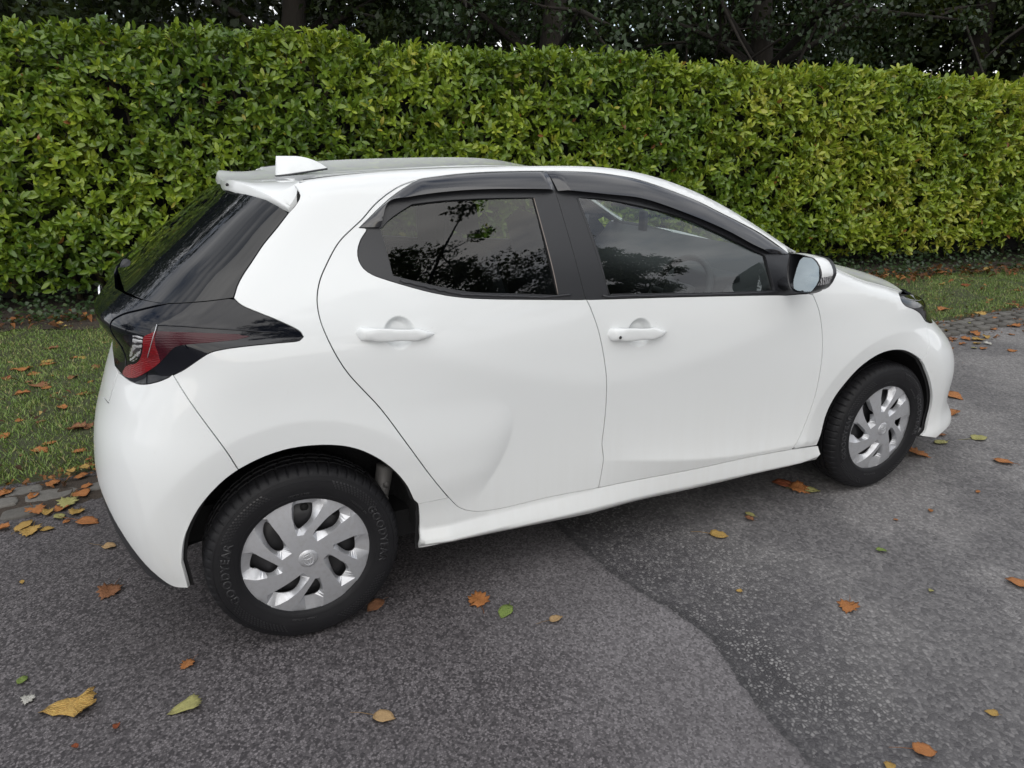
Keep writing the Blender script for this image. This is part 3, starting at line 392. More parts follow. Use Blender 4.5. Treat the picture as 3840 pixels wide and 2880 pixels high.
'sill': [(.3649,.4127),(.4701,.416),(.4892,.3893),(.4959,.3802),(.5027,.3721),(.5106,.3646),(.5204,.3573),(.5312,.3507),(.5425,.345),(.5538,.34),(.5643,.336),(.5749,.3327),(.5858,.33),(.6086,.3259),(.6198,.3245),(.6442,.3225),(.6822,.3207),(.7154,.3204),(.7525,.3208),(.7918,.3214),(.8316,.3217),(.869,.3212),(.9036,.3201),(.9388,.3188),(.9743,.3172),(1.0099,.3155),(1.0455,.3138),(1.075,.3123),(1.1112,.3117),(1.1479,.311),(1.1849,.3102),(1.222,.3094),(1.259,.3086),(1.2959,.3079),(1.3324,.3072),(1.3684,.3066),(1.4038,.3062),(1.4383,.3059),(1.4719,.3058),(1.5093,.306),(1.548,.3066),(1.5856,.3074),(1.6224,.3085),(1.6585,.3095),(1.694,.3105),(1.7292,.3113),(1.7641,.3117),(1.8019,.3117),(1.8388,.3115),(1.8751,.3111),(1.911,.3107),(1.947,.3101),(1.9831,.3097),(1.9952,.3096),(2.1582,.2922),(2.175,.255),(2.181,.219),(2.1871,.2162),(2.153,.214),(2.1203,.2118),(2.0869,.2096),(2.0506,.2075),(2.0094,.2054),(1.971,.2036),(1.9396,.2022),(1.9061,.2008),(1.8709,.1993),(1.8344,.1978),(1.7968,.1964),(1.7584,.1951),(1.7195,.1938),(1.6805,.1927),(1.6417,.1917),(1.6033,.1909),(1.5657,.1904),(1.5291,.19),(1.4925,.19),(1.4555,.1901),(1.4185,.1905),(1.3816,.1911),(1.3447,.1919),(1.3079,.1928),(1.2713,.1939),(1.2348,.1951),(1.1985,.1963),(1.1624,.1977),(1.1265,.199),(1.0909,.2004),(1.0555,.2018),(1.0187,.2034),(.9818,.2052),(.945,.2071),(.9083,.2092),(.8719,.2113),(.8358,.2135),(.8001,.2156),(.7648,.2177),(.7302,.2196),(.6962,.2214),(.6629,.223),(.6246,.2244),(.5798,.2253),(.5486,.2258),(.5173,.2261),(.4868,.2264),(.4442,.227),(.4081,.2278),(.3812,.2291),(.3699,.2303),(.3665,.2311),(.3656,.2455),(.3685,.2816),(.3702,.3054),(.3712,.3282),(.3711,.3528),(.3708,.3666),(.3702,.3801),(.3692,.3927),(.3675,.4037)],
'headlamp': [(2.5501,.9102),(2.5815,.9065),(2.6124,.9031),(2.6447,.8991),(2.6778,.8944),(2.7081,.8898),(2.7411,.8846),(2.7752,.879),(2.8088,.8731),(2.8401,.8671),(2.8737,.8596),(2.9042,.8518),(2.9238,.8463),(2.9395,.8411),(2.9451,.8388),(2.9487,.8367),(2.943,.833),(2.935,.83),(2.9355,.8252),(2.939,.8185),(2.9447,.8107),(2.952,.8027),(2.96,.795),(2.9649,.7912),(2.9712,.7871),(2.9786,.7828),(2.996,.7738),(3.0255,.76),(3.0546,.7468),(3.071,.7389),(3.0777,.7354),(3.0831,.7322),(3.0871,.7294),(3.0895,.7269),(3.0887,.7236),(3.086,.7225),(3.0818,.7218),(3.0764,.7214),(3.0624,.7214),(3.0356,.7231),(3.0049,.7262),(2.9742,.7299),(2.9393,.7345),(2.9124,.7386),(2.8946,.7418),(2.8774,.7453),(2.8465,.7526),(2.8253,.7587),(2.8117,.7634),(2.8051,.7662),(2.7978,.7697),(2.7861,.7763),(2.7606,.7932),(2.747,.802),(2.7401,.8061),(2.726,.8135),(2.7112,.8203),(2.688,.8299),(2.6568,.8418),(2.6414,.8474),(2.6252,.8524),(2.6005,.8593),(2.5853,.8641),(2.5784,.8667),(2.5722,.8694),(2.5667,.8724),(2.5583,.8779),(2.5509,.8839),(2.5453,.8899),(2.5427,.8956),(2.5452,.903)],
'fender': [(2.1582,.2922),(2.161,.304),(2.1629,.3162),(2.1688,.3407),(2.1712,.3536),(2.1736,.3766),(2.1755,.4009),(2.1768,.413),(2.1786,.4249),(2.1811,.4365),(2.1841,.4475),(2.1876,.4584),(2.1915,.4692),(2.1958,.4799),(2.2005,.4903),(2.2055,.5004),(2.2108,.5103),(2.2174,.521),(2.2245,.5314),(2.2321,.5415),(2.2481,.5609),(2.2733,.5893),(2.2821,.5985),(2.2911,.6074),(2.3004,.6159),(2.3099,.6238),(2.3194,.6308),(2.3291,.6374),(2.339,.6436),(2.3492,.6493),(2.3595,.6547),(2.3699,.6597),(2.3805,.6643),(2.3912,.6686),(2.402,.6725),(2.4131,.6759),(2.4242,.6789),(2.4355,.6814),(2.4473,.6834),(2.4592,.6849),(2.4714,.6858),(2.4836,.6863),(2.4958,.6864),(2.5079,.686),(2.5202,.6851),(2.5326,.6837),(2.5449,.6818),(2.5573,.6795),(2.5695,.6768),(2.5817,.6736),(2.5924,.6704),(2.6138,.6627),(2.6244,.6584),(2.6451,.6491),(2.6656,.639),(2.6759,.6336),(2.6859,.6279),(2.6957,.6219),(2.7054,.6153),(2.715,.6079),(2.7301,.6214),(2.7461,.6389),(2.7535,.6477),(2.76,.6566),(2.7657,.6662),(2.7705,.6758),(2.7748,.6855),(2.7788,.6957),(2.783,.7077),(2.7904,.7328),(2.7964,.7568),(2.799,.7687),(2.7799,.7802),(2.7539,.7977),(2.7401,.8061),(2.726,.8135),(2.7112,.8203),(2.688,.8299),(2.6568,.8418),(2.6414,.8474),(2.6252,.8524),(2.6005,.8593),(2.5853,.8641),(2.5784,.8667),(2.5722,.8694),(2.5667,.8724),(2.5583,.8779),(2.5509,.8839),(2.5453,.8899),(2.5427,.8956),(2.5452,.903),(2.5501,.9102),(2.5801,.9193),(2.5421,.9306),(2.5042,.9418),(2.4757,.9497),(2.4377,.9593),(2.3997,.969),(2.3807,.9741),(2.3618,.9797),(2.3333,.9892),(2.3048,1),(2.2763,1.0116),(2.2478,1.0235),(2.2194,1.0355),(2.1909,1.0471),(2.1624,1.0582),(2.1339,1.069),(2.1054,1.0799),(2.077,1.0913),(2.0485,1.1033),(2.02,1.1165),(2.0198,.9662),(2.0358,.9335),(2.041,.9215),(2.0494,.9002),(2.0575,.8771),(2.065,.8526),(2.0737,.819),(2.0788,.7953),(2.0832,.7711),(2.0864,.747),(2.0876,.735),(2.0893,.7106),(2.0906,.6731),(2.0906,.6361),(2.09,.6008),(2.089,.5768),(2.0872,.5528),(2.0842,.5291),(2.0799,.5055),(2.0741,.4814),(2.0671,.4573),(2.0594,.4337),(2.0469,.4004),(2.0377,.3791),(2.0325,.3687),(2.0217,.3491),(2.005,.3207),(1.9996,.311)],
'front_bumper': [(2.715,.6079),(2.7231,.601),(2.7391,.5852),(2.7546,.568),(2.7768,.5418),(2.7997,.5134),(2.8141,.4942),(2.8276,.4746),(2.8418,.4525),(2.8485,.4412),(2.8548,.4299),(2.8606,.4186),(2.8657,.4071),(2.8701,.3964),(2.8741,.3857),(2.8777,.3749),(2.8806,.364),(2.8829,.353),(2.8843,.3418),(2.8847,.3297),(2.884,.3169),(2.8826,.3039),(2.8807,.2914),(2.8768,.2697),(2.8746,.2543),(2.8693,.2418),(2.8612,.2354),(2.8501,.2303),(2.8379,.2257),(2.8263,.2209),(2.95,.185),(3.2,.18),(3.9388,.18),(3.7874,.68),(3.2,.7),(3,.745),(2.799,.7687),(2.7933,.7439),(2.7869,.7204),(2.783,.7077),(2.7788,.6957),(2.7748,.6855),(2.7705,.6758),(2.7657,.6662),(2.76,.6566),(2.7535,.6477),(2.7461,.6389),(2.7301,.6214)],
'lens_red': [(-.3353,1.0607),(-.2962,1.0593),(-.2571,1.0575),(-.2297,1.0556),(-.1913,1.0516),(-.1547,1.0471),(-.1243,1.0436),(-.1148,1.0426),(-.1144,1.0398),(-.0998,1.037),(-.0911,1.0345),(-.1004,1.0325),(-.1157,1.0308),(-.1291,1.0288),(-.1658,1.0285),(-.2032,1.0276),(-.2302,1.0271),(-.256,1.026),(-.267,1.025),(-.2759,1.0237),(-.2863,1.0209),(-.2947,1.0168),(-.3051,1.0092),(-.3308,.9873),(-.3478,.9734),(-.3571,.9661),(-.3668,.9591),(-.3772,.9523),(-.4089,.9335),(-.419,.9275),(-.4291,.9221),(-.4423,.9156),(-.4559,.9101),(-.4666,.9069),(-.4777,.9043),(-.4882,.9024),(-.4998,.901),(-.5098,.9012),(-.519,.9049),(-.5149,.9135),(-.5055,.9234),(-.4978,.9293),(-.4888,.9345),(-.4795,.9391),(-.4697,.9426),(-.4596,.9454),(-.4501,.949),(-.439,.9555),(-.4288,.9635),(-.4211,.971),(-.4138,.9796),(-.4069,.9884),(-.4006,.9972),(-.3947,1.0064),(-.3893,1.0156),(-.3833,1.0303),(-.3767,1.0427),(-.369,1.0478),(-.3515,1.0546),(-.3424,1.0577)],
'lens_clear': [(-.4117,1.0439),(-.3944,1.0447),(-.3822,1.0423),(-.3852,1.0301),(-.3944,1.0149),(-.4009,1.0052),(-.4084,.9957),(-.4164,.9865),(-.425,.9774),(-.4342,.9687),(-.444,.9616),(-.4551,.9561),(-.4668,.952),(-.4738,.9523),(-.4736,.9586),(-.4691,.9695),(-.4624,.9816),(-.4555,.9919),(-.4464,1.0008),(-.4361,1.0084),(-.4271,1.0167),(-.4212,1.0254),(-.4165,1.0346)],
'lens_edge': [(-.3298,1.0761),(-.3372,1.0592),(-.3437,1.0476),(-.3579,1.0249),(-.3797,.9925),(-.3874,.9814)],
'lamp_fold': [(-.329,1.0755),(-.2945,1.0747),(-.2829,1.0743),(-.2601,1.0727),(-.226,1.0688),(-.1903,1.0642),(-.1519,1.0589),(-.1132,1.0532),(-.0757,1.047),(-.0383,1.0406),(-.0134,1.0363)]}
WH = {'R': 0.2047, 'BL': [[(-.1087,.1689),(-.091,.1814),(-.0662,.1936),(-.0416,.2019),(-.0211,.2042),(-.0258,.1928),(-.0321,.1775),(-.0348,.1502),(-.0318,.1311),(-.0294,.1064),(-.0232,.0691),(-.0174,.0401),(-.0299,-.0065),(-.0331,.005),(-.0437,.0222),(-.0565,.0531),(-.0696,.0793),(-.0782,.1),(-.0901,.1227),(-.1008,.1448)],
[(.0808,.192),(.1102,.1763),(.1365,.1561),(.1142,.1468),(.0919,.1362),(.0679,.1203),(.0452,.1027),(.0292,.0907),(.0238,.079),(.0052,.0591),(-.0084,.0451),(-.0141,.0364),(-.0178,.0489),(-.0184,.0621),(-.0115,.0763),(.0039,.0983),(.0215,.1155),(.0422,.1392),(.0646,.1695)],
[(.1673,.1194),(.1853,.0792),(.1961,.0439),(.199,.0275),(.177,.0359),(.151,.0387),(.1247,.0348),(.0985,.0296),(.0727,.0265),(.0473,.0264),(.032,.0245),(.0266,.02),(.0102,.0316),(-.0118,.0358),(.0115,.0458),(.0371,.0539),(.0632,.0649),(.0924,.0811),(.1166,.0957),(.1433,.1097)],
[(.0344,.0231),(.0598,.024),(.0722,.02),(.0841,.0095),(.1022,-.0056),(.1205,-.0209),(.118,-.0197),(.1388,-.0388),(.1638,-.0592),(.1845,-.0786),(.1725,-.1063),(.1489,-.137),(.1434,-.1199),(.1346,-.0958),(.1233,-.0697),(.1142,-.0519),(.0997,-.0374),(.0878,-.0237),(.07,-.0056),(.0601,-.0021),(.0435,.0112),(.0296,.0185)],
[(.033,.0071),(.0435,-.018),(.054,-.0447),(.065,-.0659),(.0758,-.0917),(.0846,-.1126),(.0957,-.1374),(.1078,-.169),(.0675,-.1947),(.0243,-.2098),(.0313,-.19),(.037,-.1684),(.0379,-.1423),(.0342,-.1105),(.0296,-.0757),(.0242,-.0501),(.019,-.0308)],
[(.0129,-.0284),(.017,-.031),(.0217,-.057),(.0168,-.0767),(.0021,-.0983),(-.0124,-.1184),(-.0283,-.1397),(-.0428,-.1614),(-.0612,-.182),(-.0771,-.1964),(-.1048,-.1809),(-.1346,-.1595),(-.1017,-.1513),(-.0759,-.1408),(-.056,-.1285),(-.0412,-.1177),(-.0275,-.1034),(-.0132,-.0864),(.004,-.0641),(.0118,-.0468)],
[(-.197,-.0284),(-.1797,-.0362),(-.1591,-.0428),(-.1388,-.0419),(-.1145,-.0399),(-.0898,-.0351),(-.0645,-.0273),(-.0455,-.0207),(-.0326,-.0154),(-.0276,-.0086),(-.0012,-.0238),(-.0033,-.0352),(-.0169,-.0463),(-.0354,-.0576),(-.0564,-.0696),(-.0824,-.0831),(-.1082,-.0951),(-.1336,-.1056),(-.1661,-.1206),(-.1844,-.0773)],
[(-.1458,.1335),(-.1416,.1143),(-.1335,.0926),(-.1208,.0682),(-.1054,.0456),(-.0895,.0256),(-.0862,.0224),(-.0734,.0059),(-.06,-.0065),(-.0481,-.0104),(-.0312,-.0076),(-.0455,-.0214),(-.064,-.0216),(-.087,-.0087),(-.1035,.0067),(-.12,.0212),(-.1416,.0399),(-.1608,.0578),(-.1519,.0535),(-.168,.0662),(-.1824,.077),(-.1667,.108)]], 'WN': [[(-.0233,.1811),(-.0075,.1831),(.0106,.1818),(.0177,.1809),(.0338,.1772),(.0337,.1667),(.0308,.1475),(.0253,.1303),(.0168,.1181),(.0048,.1081),(-.0081,.1012),(-.0158,.096),(-.0213,.1016),(-.0285,.1162),(-.0297,.1349),(-.0258,.1621)],
[(.0259,.0814),(.0305,.0918),(.0454,.1055),(.0683,.1245),(.088,.1357),(.1051,.1432),(.117,.126),(.111,.1057),(.1036,.093),(.0939,.0836),(.0834,.0789),(.0642,.0763),(.0453,.0759),(.0318,.0778)],
[(.0862,.0283),(.1051,.0309),(.1247,.0348),(.1536,.038),(.1547,.0169),(.1544,-.0056),(.1515,-.0184),(.1412,-.0241),(.1282,-.0229),(.1158,-.0137),(.1005,.0053)],
[(.0623,-.0215),(.0691,-.0173),(.0815,-.0228),(.0959,-.0364),(.1101,-.0539),(.1178,-.0727),(.1194,-.087),(.109,-.1025),(.099,-.112),(.0877,-.1058),(.0795,-.0943),(.0722,-.0724),(.0657,-.0419)],
[(.0121,-.086),(.0218,-.0917),(.0282,-.1057),(.0324,-.1238),(.0293,-.1382),(.0165,-.1514),(-.0066,-.1523),(-.028,-.1505),(-.0342,-.1502),(-.0283,-.1397),(-.0168,-.1248),(-.0024,-.1061)],
[(-.1184,-.0996),(-.0954,-.0898),(-.0695,-.0764),(-.0458,-.0622),(-.0318,-.0594),(-.0265,-.0691),(-.0291,-.0834),(-.0384,-.1018),(-.051,-.1163),(-.0678,-.122),(-.0923,-.1193),(-.1099,-.1111)],
[(-.1582,.05),(-.1312,.0271),(-.1095,.0069),(-.0884,-.0105),(-.0905,-.0187),(-.1016,-.0318),(-.1143,-.0378),(-.126,-.0352),(-.1427,-.0233),(-.1566,-.0093),(-.1684,-.0089),(-.1744,0),(-.1693,.0244)],
[(-.1201,.1286),(-.1114,.1446),(-.1012,.1407),(-.0934,.1249),(-.0813,.105),(-.0722,.0886),(-.0681,.0704),(-.0655,.0482),(-.0703,.0364),(-.0839,.0335),(-.0986,.0424),(-.1099,.0596),(-.118,.0831),(-.1225,.1068)]]}

# ------------------------------------------------------------------ body panels cut out of the smooth surface
def in_poly(pt, poly):
    x, y = pt[:, 0], pt[:, 1]; r = np.zeros(len(pt), bool); p = np.asarray(poly); q = np.roll(p, -1, 0)
    for (x1, y1), (x2, y2) in zip(p, q):
        if y1 == y2: continue
        c = ((y1 > y) != (y2 > y)); r ^= c & (x < (x2-x1)*(y-y1)/(y2-y1)+x1)
    return r
def dist_poly(pt, poly):
    p = np.asarray(poly); q = np.roll(p, -1, 0); d = np.full(len(pt), 9.)
    for a, b in zip(p, q):
        ab = b-a; t = np.clip(((pt-a)@ab)/max(ab@ab, 1e-12), 0, 1); d = np.minimum(d, np.hypot(*(pt-a-t[:, None]*ab).T))
    return d
def area(p): p = np.asarray(p); x, y = p.T; return .5*np.sum(x*np.roll(y, -1)-np.roll(x, -1)*y)
def shrink(poly, g, keep=None):
    p = np.asarray(poly, float)
    if area(p) < 0: p = p[::-1]
    a = np.roll(p, 1, 0); b = np.roll(p, -1, 0)
    def nrm(d): l = np.hypot(*d.T)[:, None]; return d/np.maximum(l, 1e-9)
    t1 = nrm(p-a); t2 = nrm(b-p); n1 = np.c_[-t1[:, 1], t1[:, 0]]; n2 = np.c_[-t2[:, 1], t2[:, 0]]
    n = n1+n2; l2 = np.maximum((n*n).sum(1)/2, .35); off = n/l2[:, None]*g
    if keep is not None: off[keep(p)] = 0
    return p+off
SH = (P, N)
def norm3(v): return v/np.maximum(np.linalg.norm(v, axis=-1, keepdims=True), 1e-9)
def make_panel(name, poly, mat, parent, off=0., step=.028, gap=.0024, flange=.012, holes=(), sides='R', surf=None, centre=False, r=.0012, refine=(), creases=(), flush=None):
    """One sheet of bodywork: the polygon in (u, z) lifted on to the car's surface, with rolled edges. sides: 'R' right, 'L' left, 'B' both halves in one mesh"""
    PF, NF_ = surf or SH
    keep = (lambda q: np.abs(PF(q[:, 0], q[:, 1])[:, 1]) < .006) if centre else None
    if flush is not None: k0 = keep; keep = (lambda q: flush(q) | (k0(q) if k0 else False))
    loops = [shrink(poly, gap, keep)]
    for h in holes: loops.append(shrink(h, -gap)[::-1])
    u0, u1 = loops[0][:, 0].min(), loops[0][:, 0].max(); z0, z1 = loops[0][:, 1].min(), loops[0][:, 1].max()
    g = []
    for j, z in enumerate(np.arange(z0, z1, step*.87)): g += [(x+(step/2 if j % 2 else 0), z) for x in np.arange(u0, u1, step)]
    g = np.array(g) if g else np.zeros((0, 2))
    if len(g):
        k = in_poly(g, loops[0]); g = g[k]
        for h in loops[1:]:
            if len(g): g = g[~in_poly(g, h)]
        if len(g):
            d = dist_poly(g, loops[0])
            for h in loops[1:]: d = np.minimum(d, dist_poly(g, h))
            g = g[d > step*.42]
    fixed = []
    for (c0, c1, rx, rz, st) in refine:
        q = np.array([(c0+i*st+(st/2 if j % 2 else 0), c1+j*st*.87) for j in range(-int(rz/st/.87)-1, int(rz/st/.87)+2) for i in range(-int(rx/st), int(rx/st)+1)]); q = q[in_poly(q, loops[0])]
        if len(q): q = q[dist_poly(q, loops[0]) > st*.5]
        if len(g): g = g[(np.abs(g[:, 0]-c0) > rx) | (np.abs(g[:, 1]-c1) > rz)]
        g = np.vstack([g, q])
    cre = []
    for cl in creases:
        q = np.array(cl, float); k = in_poly(q, loops[0]) & (dist_poly(q, loops[0]) > .005)
        for h in loops[1:]: k &= ~in_poly(q, h) & (dist_poly(q, h) > .005)
        cre.append((q, k))
        if k.any() and len(g): g = g[np.min(np.hypot(g[:, None, 0]-q[None, k, 0], g[:, None, 1]-q[None, k, 1]), 1) > step*.33]
        if k.any():   # companion rows either side keep the fold crisp
            t = np.gradient(q, axis=0); t /= np.maximum(np.hypot(*t.T)[:, None], 1e-9); nn_ = np.c_[-t[:, 1], t[:, 0]]
            for s_ in (.006, -.006, .013, -.013):
                qq = (q+nn_*s_)[k]; qq = qq[in_poly(qq, loops[0])]
                if len(qq): qq = qq[dist_poly(qq, loops[0]) > .005]; fixed.append(qq)
    if fixed: g = np.vstack([g]+fixed)
    V = []; E = []
    for l in loops:
        b = len(V); V += [tuple(x) for x in l]; E += [(b+i, b+(i+1) % len(l)) for i in range(len(l))]
    nb = len(V); V += [tuple(x) for x in g]
    for q, k in cre:
        b = len(V); V += [tuple(x) for x in q]
        for i in range(len(q)-1):
            if k[i] and k[i+1]: E.append((b+i, b+i+1))
        for i in range(len(q)):
            if not k[i]: V[b+i] = V[0]
    co, _, tf, ov, _, _ = delaunay_2d_cdt([Vector(v) for v in V], E, [], 0, 1e-7)
    co = np.array([tuple(c) for c in co]); T_ = np.array([t for t in tf if len(t) == 3]); cen = co[T_].mean(1)
    ok = in_poly(cen, loops[0])
    for h in loops[1:]: ok &= ~in_poly(cen, h)
    a2 = np.cross(co[T_[:, 1]]-co[T_[:, 0]], co[T_[:, 2]]-co[T_[:, 0]]); ok &= np.abs(a2) > 1e-9
    T_ = T_[ok]; a2 = a2[ok]; T_[a2 < 0] = T_[a2 < 0][:, ::-1]
    mapv = {}
    for i, orig in enumerate(ov):
        for o_ in orig: mapv[o_] = i
    Nn = NF_(co[:, 0], co[:, 1]); offv = off(co[:, 0], co[:, 1]) if callable(off) else off
    Pn = PF(co[:, 0], co[:, 1])+Nn*(offv[:, None] if callable(off) else off)
    if callable(off):   # normal of the displaced sheet
        e = 4e-4; F_ = lambda u, z: PF(u, z)+NF_(u, z)*np.asarray(off(u, z))[:, None]
        Nn = norm3(np.cross(F_(co[:, 0]+e, co[:, 1])-F_(co[:, 0]-e, co[:, 1]), F_(co[:, 0], co[:, 1]+e)-F_(co[:, 0], co[:, 1]-e)))
    # flip winding so faces look outwards
    tn = np.cross(Pn[T_[:, 1]]-Pn[T_[:, 0]], Pn[T_[:, 2]]-Pn[T_[:, 0]]); s = np.sign((tn*Nn[T_[:, 0]]).sum(1).sum())
    if s < 0: T_ = T_[:, ::-1]
    verts = [Pn]; nors = [Nn]; faces = [tuple(t) for t in T_]; base = len(Pn)
    start = 0
    for l in loops:
        n = len(l); ids = np.array([mapv.get(start+i, 0) for i in range(n)]); start += n
        p = Pn[ids]; nn = Nn[ids]; t = norm3(np.roll(p, -1, 0)-np.roll(p, 1, 0)); o_ = norm3(np.cross(t, nn))
        if l is not loops[0]: pass
        c2 = l; a_ = np.roll(l, 1, 0); b_ = np.roll(l, -1, 0); tt = b_-a_; out2 = np.c_[tt[:, 1], -tt[:, 0]]
        # outward = away from material: check with the surface map
        e = 1e-3; q = PF((l+out2/np.maximum(np.hypot(*out2.T)[:, None], 1e-9)*e)[:, 0], (l+out2/np.maximum(np.hypot(*out2.T)[:, None], 1e-9)*e)[:, 1])-PF(l[:, 0], l[:, 1])
        sg = np.sign((q*o_).sum(1).sum()) or 1; o_ = o_*sg
        rv = np.full((n, 1), r)
        if flush is not None: rv[flush(l)] = .00004
        r1 = p+o_*rv*.7-nn*rv*.9; r2 = r1-nn*flange
        verts += [r1, r2]; nors += [norm3(o_+nn*.15), o_]
        A = ids; B = base+np.arange(n); C_ = B+n; base += 2*n
        for i in range(n):
            j = (i+1) % n
            q1 = (A[i], A[j], B[j], B[i]); q2 = (B[i], B[j], C_[j], C_[i])
            faces += [q1, q2]
    V3 = np.vstack(verts); N3 = norm3(np.vstack(nors))
    # consistent winding for flanges
    F2 = []
    for f in faces:
        a, b, c_ = V3[f[0]], V3[f[1]], V3[f[2]]; fn = np.cross(b-a, c_-a)
        F2.append(tuple(f) if fn@(N3[f[0]]+N3[f[2]]) >= 0 else tuple(f[::-1]))
    def mk(mirs):
        VV = []; NN = []; FF = []
        for mi in mirs:
            b = len(VV) and sum(len(x) for x in VV); sgn = np.array([1, -1, 1]) if mi else 1
            VV.append(V3*sgn); NN.append(N3*sgn); FF += [tuple(i+b for i in (f[::-1] if mi else f)) for f in F2]
        Va = np.vstack(VV); Na = np.vstack(NN); o = mesh_obj(name, Va, FF, mat, parent)
        o.data.normals_split_custom_set_from_vertices([tuple(x) for x in Na]); return o
    res = []
    if sides == 'B': res.append(mk([False, True]))
    else:
        if 'R' in sides: res.append(mk([False]))
        if 'L' in sides: res.append(mk([True]))
    return res if len(res) > 1 else res[0]

# ------------------------------------------------------------------ ground
def yedge(x): return .86+.047*(np.asarray(x)+.8)          # lawn edge
def yhedge(x): return 4.5-.175*(np.asarray(x)+1.2)         # hedge face
def hash2(x, y, s=1.):
    return np.sin(x*12.9898*s+y*78.233*s)*.5+np.sin(x*3.17*s-y*5.91*s+1.3)*.3+np.sin(x*7.7*s+y*2.3*s)*.2
SEAM = np.array([(1.00, 9.), (1.02, .3), (1.05, -.30), (1.05, -.479), (1.052, -.661), (1.067, -.814), (1.083, -.923), (1.12, -1.08), (1.162, -1.213), (1.177, -1.306), (1.178, -1.365), (1.153, -1.461), (1.124, -1.579), (1.103, -1.678), (1.096, -1.775), (1.095, -1.842), (1.15, -2.2), (1.3, -3.)])
xs = np.unique(np.r_[np.linspace(-400, -8, 14), np.linspace(-8, -2, 12), np.arange(-2, 4, .035), np.linspace(4, 12, 50), np.linspace(12, 400, 14)])
ys = np.unique(np.r_[np.linspace(-400, -8, 14), np.linspace(-8, -3, 12), np.arange(-3, .6, .035), np.linspace(.6, 1.6, 8), [3., 8., 400.]])
X, Y = np.meshgrid(xs, ys, indexing='ij'); sx = np.interp(-Y, -SEAM[:, 1], SEAM[:, 0]); jt_ = np.clip(X-sx-.0, -3, 3)
Z = .0*X
idx = np.arange(X.size).reshape(X.shape); F = np.stack([idx[:-1, :-1], idx[1:, :-1], idx[1:, 1:], idx[:-1, 1:]], -1).reshape(-1, 4)
road = fast_mesh('road', np.stack([X, Y, Z], -1).reshape(-1, 3), F, 'asphalt', smooth=True, attr={'joint': jt_.ravel()}); tag(road, kind='structure')
# lawn strip, a slightly raised uneven sheet
xs = np.r_[np.linspace(-60, -4, 10), np.arange(-3.9, 12, .10), np.linspace(12.1, 90, 12)]; rows = np.r_[0, .012, .03, .07, np.linspace(.15, 1, 34)]
V = []
for x in xs:
    y0 = float(yedge(x))+.02*math.sin(x*9)+.015*math.sin(x*23); y1 = float(yhedge(min(x, 12)))+3.5
    for t in rows:
        y = y0+(y1-y0)*t; h = .035*min(1, t*30)+.012*hash2(x*2, y*2)+.02*max(0, t-.2); V.append((x, y, h if t > 0 else -.01))
n = len(rows); F = np.array([(i*n+j, (i+1)*n+j, (i+1)*n+j+1, i*n+j+1) for i in range(len(xs)-1) for j in range(n-1)])
lawn = fast_mesh('lawn', np.array(V), F, 'verge_ground', smooth=True); tag(lawn, kind='structure')
# bare soil under the hedge and beside the setts
def strip(name, mat, xr_, fa, fb, z, nn=5, wob=.03, kind='structure'):
    V = []
    xs_ = np.arange(*xr_)
    for x in xs_:
        a = float(fa(x))+wob*math.sin(x*7.3)+wob*.6*math.sin(x*19.1); b = float(fb(x))+wob*math.sin(x*5.1+2)+wob*.6*math.sin(x*17.7)
        for j in range(nn): t = j/(nn-1); V.append((x, a+(b-a)*t, (z if 0 < j < nn-1 else z-.02)+.006*math.sin(x*31+j*2)))
    F = np.array([(i*nn+j, (i+1)*nn+j, (i+1)*nn+j+1, i*nn+j+1) for i in range(len(xs_)-1) for j in range(nn-1)])
    o = fast_mesh(name, np.array(V), F, mat, smooth=True); tag(o, kind=kind); return o
strip('soil_bed', 'soil', (-4, 13, .12), lambda x: yhedge(x)-(.60 if x < 2 else .60-.28*min(1, (x-2)/2)), lambda x: yhedge(x)+1.6, .068, 9, .06)
strip('soil_edge', 'soil', (-4, 12, .05), lambda x: yedge(x)-.36, lambda x: yedge(x)+.07, .008, 5, .02)
# stone setts along the lawn edge
setts = empty('kerb_strip'); tag(setts, kind='structure')
def stone_mesh(seed):
    r_ = np.random.default_rng(seed); n = 9; ang = np.sort(np.linspace(0, 2*math.pi, n, endpoint=False)+r_.uniform(-.2, .2, n)); R_ = []
    base_ = [(math.copysign(abs(math.cos(a))**.55, math.cos(a))*.5*r_.uniform(.86, 1), math.copysign(abs(math.sin(a))**.55, math.sin(a))*.5*r_.uniform(.86, 1)) for a in ang]
    for k, z in ((1.0, -.5), (1.0, .25), (.93, .42), (.78, .5)): R_.append([(x*k, y*k, z+r_.uniform(-.05, .05)*(k < 1)) for x, y in base_])
    b = Bm().rings(R_); o = b.build('sett', 'sett_stone', None); fixn(o); me = o.data; me.set_sharp_from_angle(angle=.9); bpy.data.objects.remove(o); return me
stones = [stone_mesh(s) for s in range(6)]
cnt_ = 0
x = -2.6
big_rows = True
while x < -.4:      # rough half-sunk stones on the left
    for row, dy in enumerate((.30, .17, .065)):
        L0 = rng.uniform(.15, .26)
        if rng.random() < .12: continue
        o = bpy.data.objects.new('sett', stones[cnt_ % 6]); COL.objects.link(o); o.parent = setts
        xx = x+row*.09+rng.uniform(-.02, .02); o.location = (xx, float(yedge(xx))-dy, -.002+rng.uniform(-.004, .004)); o.scale = (L0, rng.uniform(.085, .115), .035); o.rotation_euler = (rng.uniform(-.05, .05), rng.uniform(-.05, .05), .047+rng.uniform(-.12, .12)); cnt_ += 1
    x += .225
x = -.4
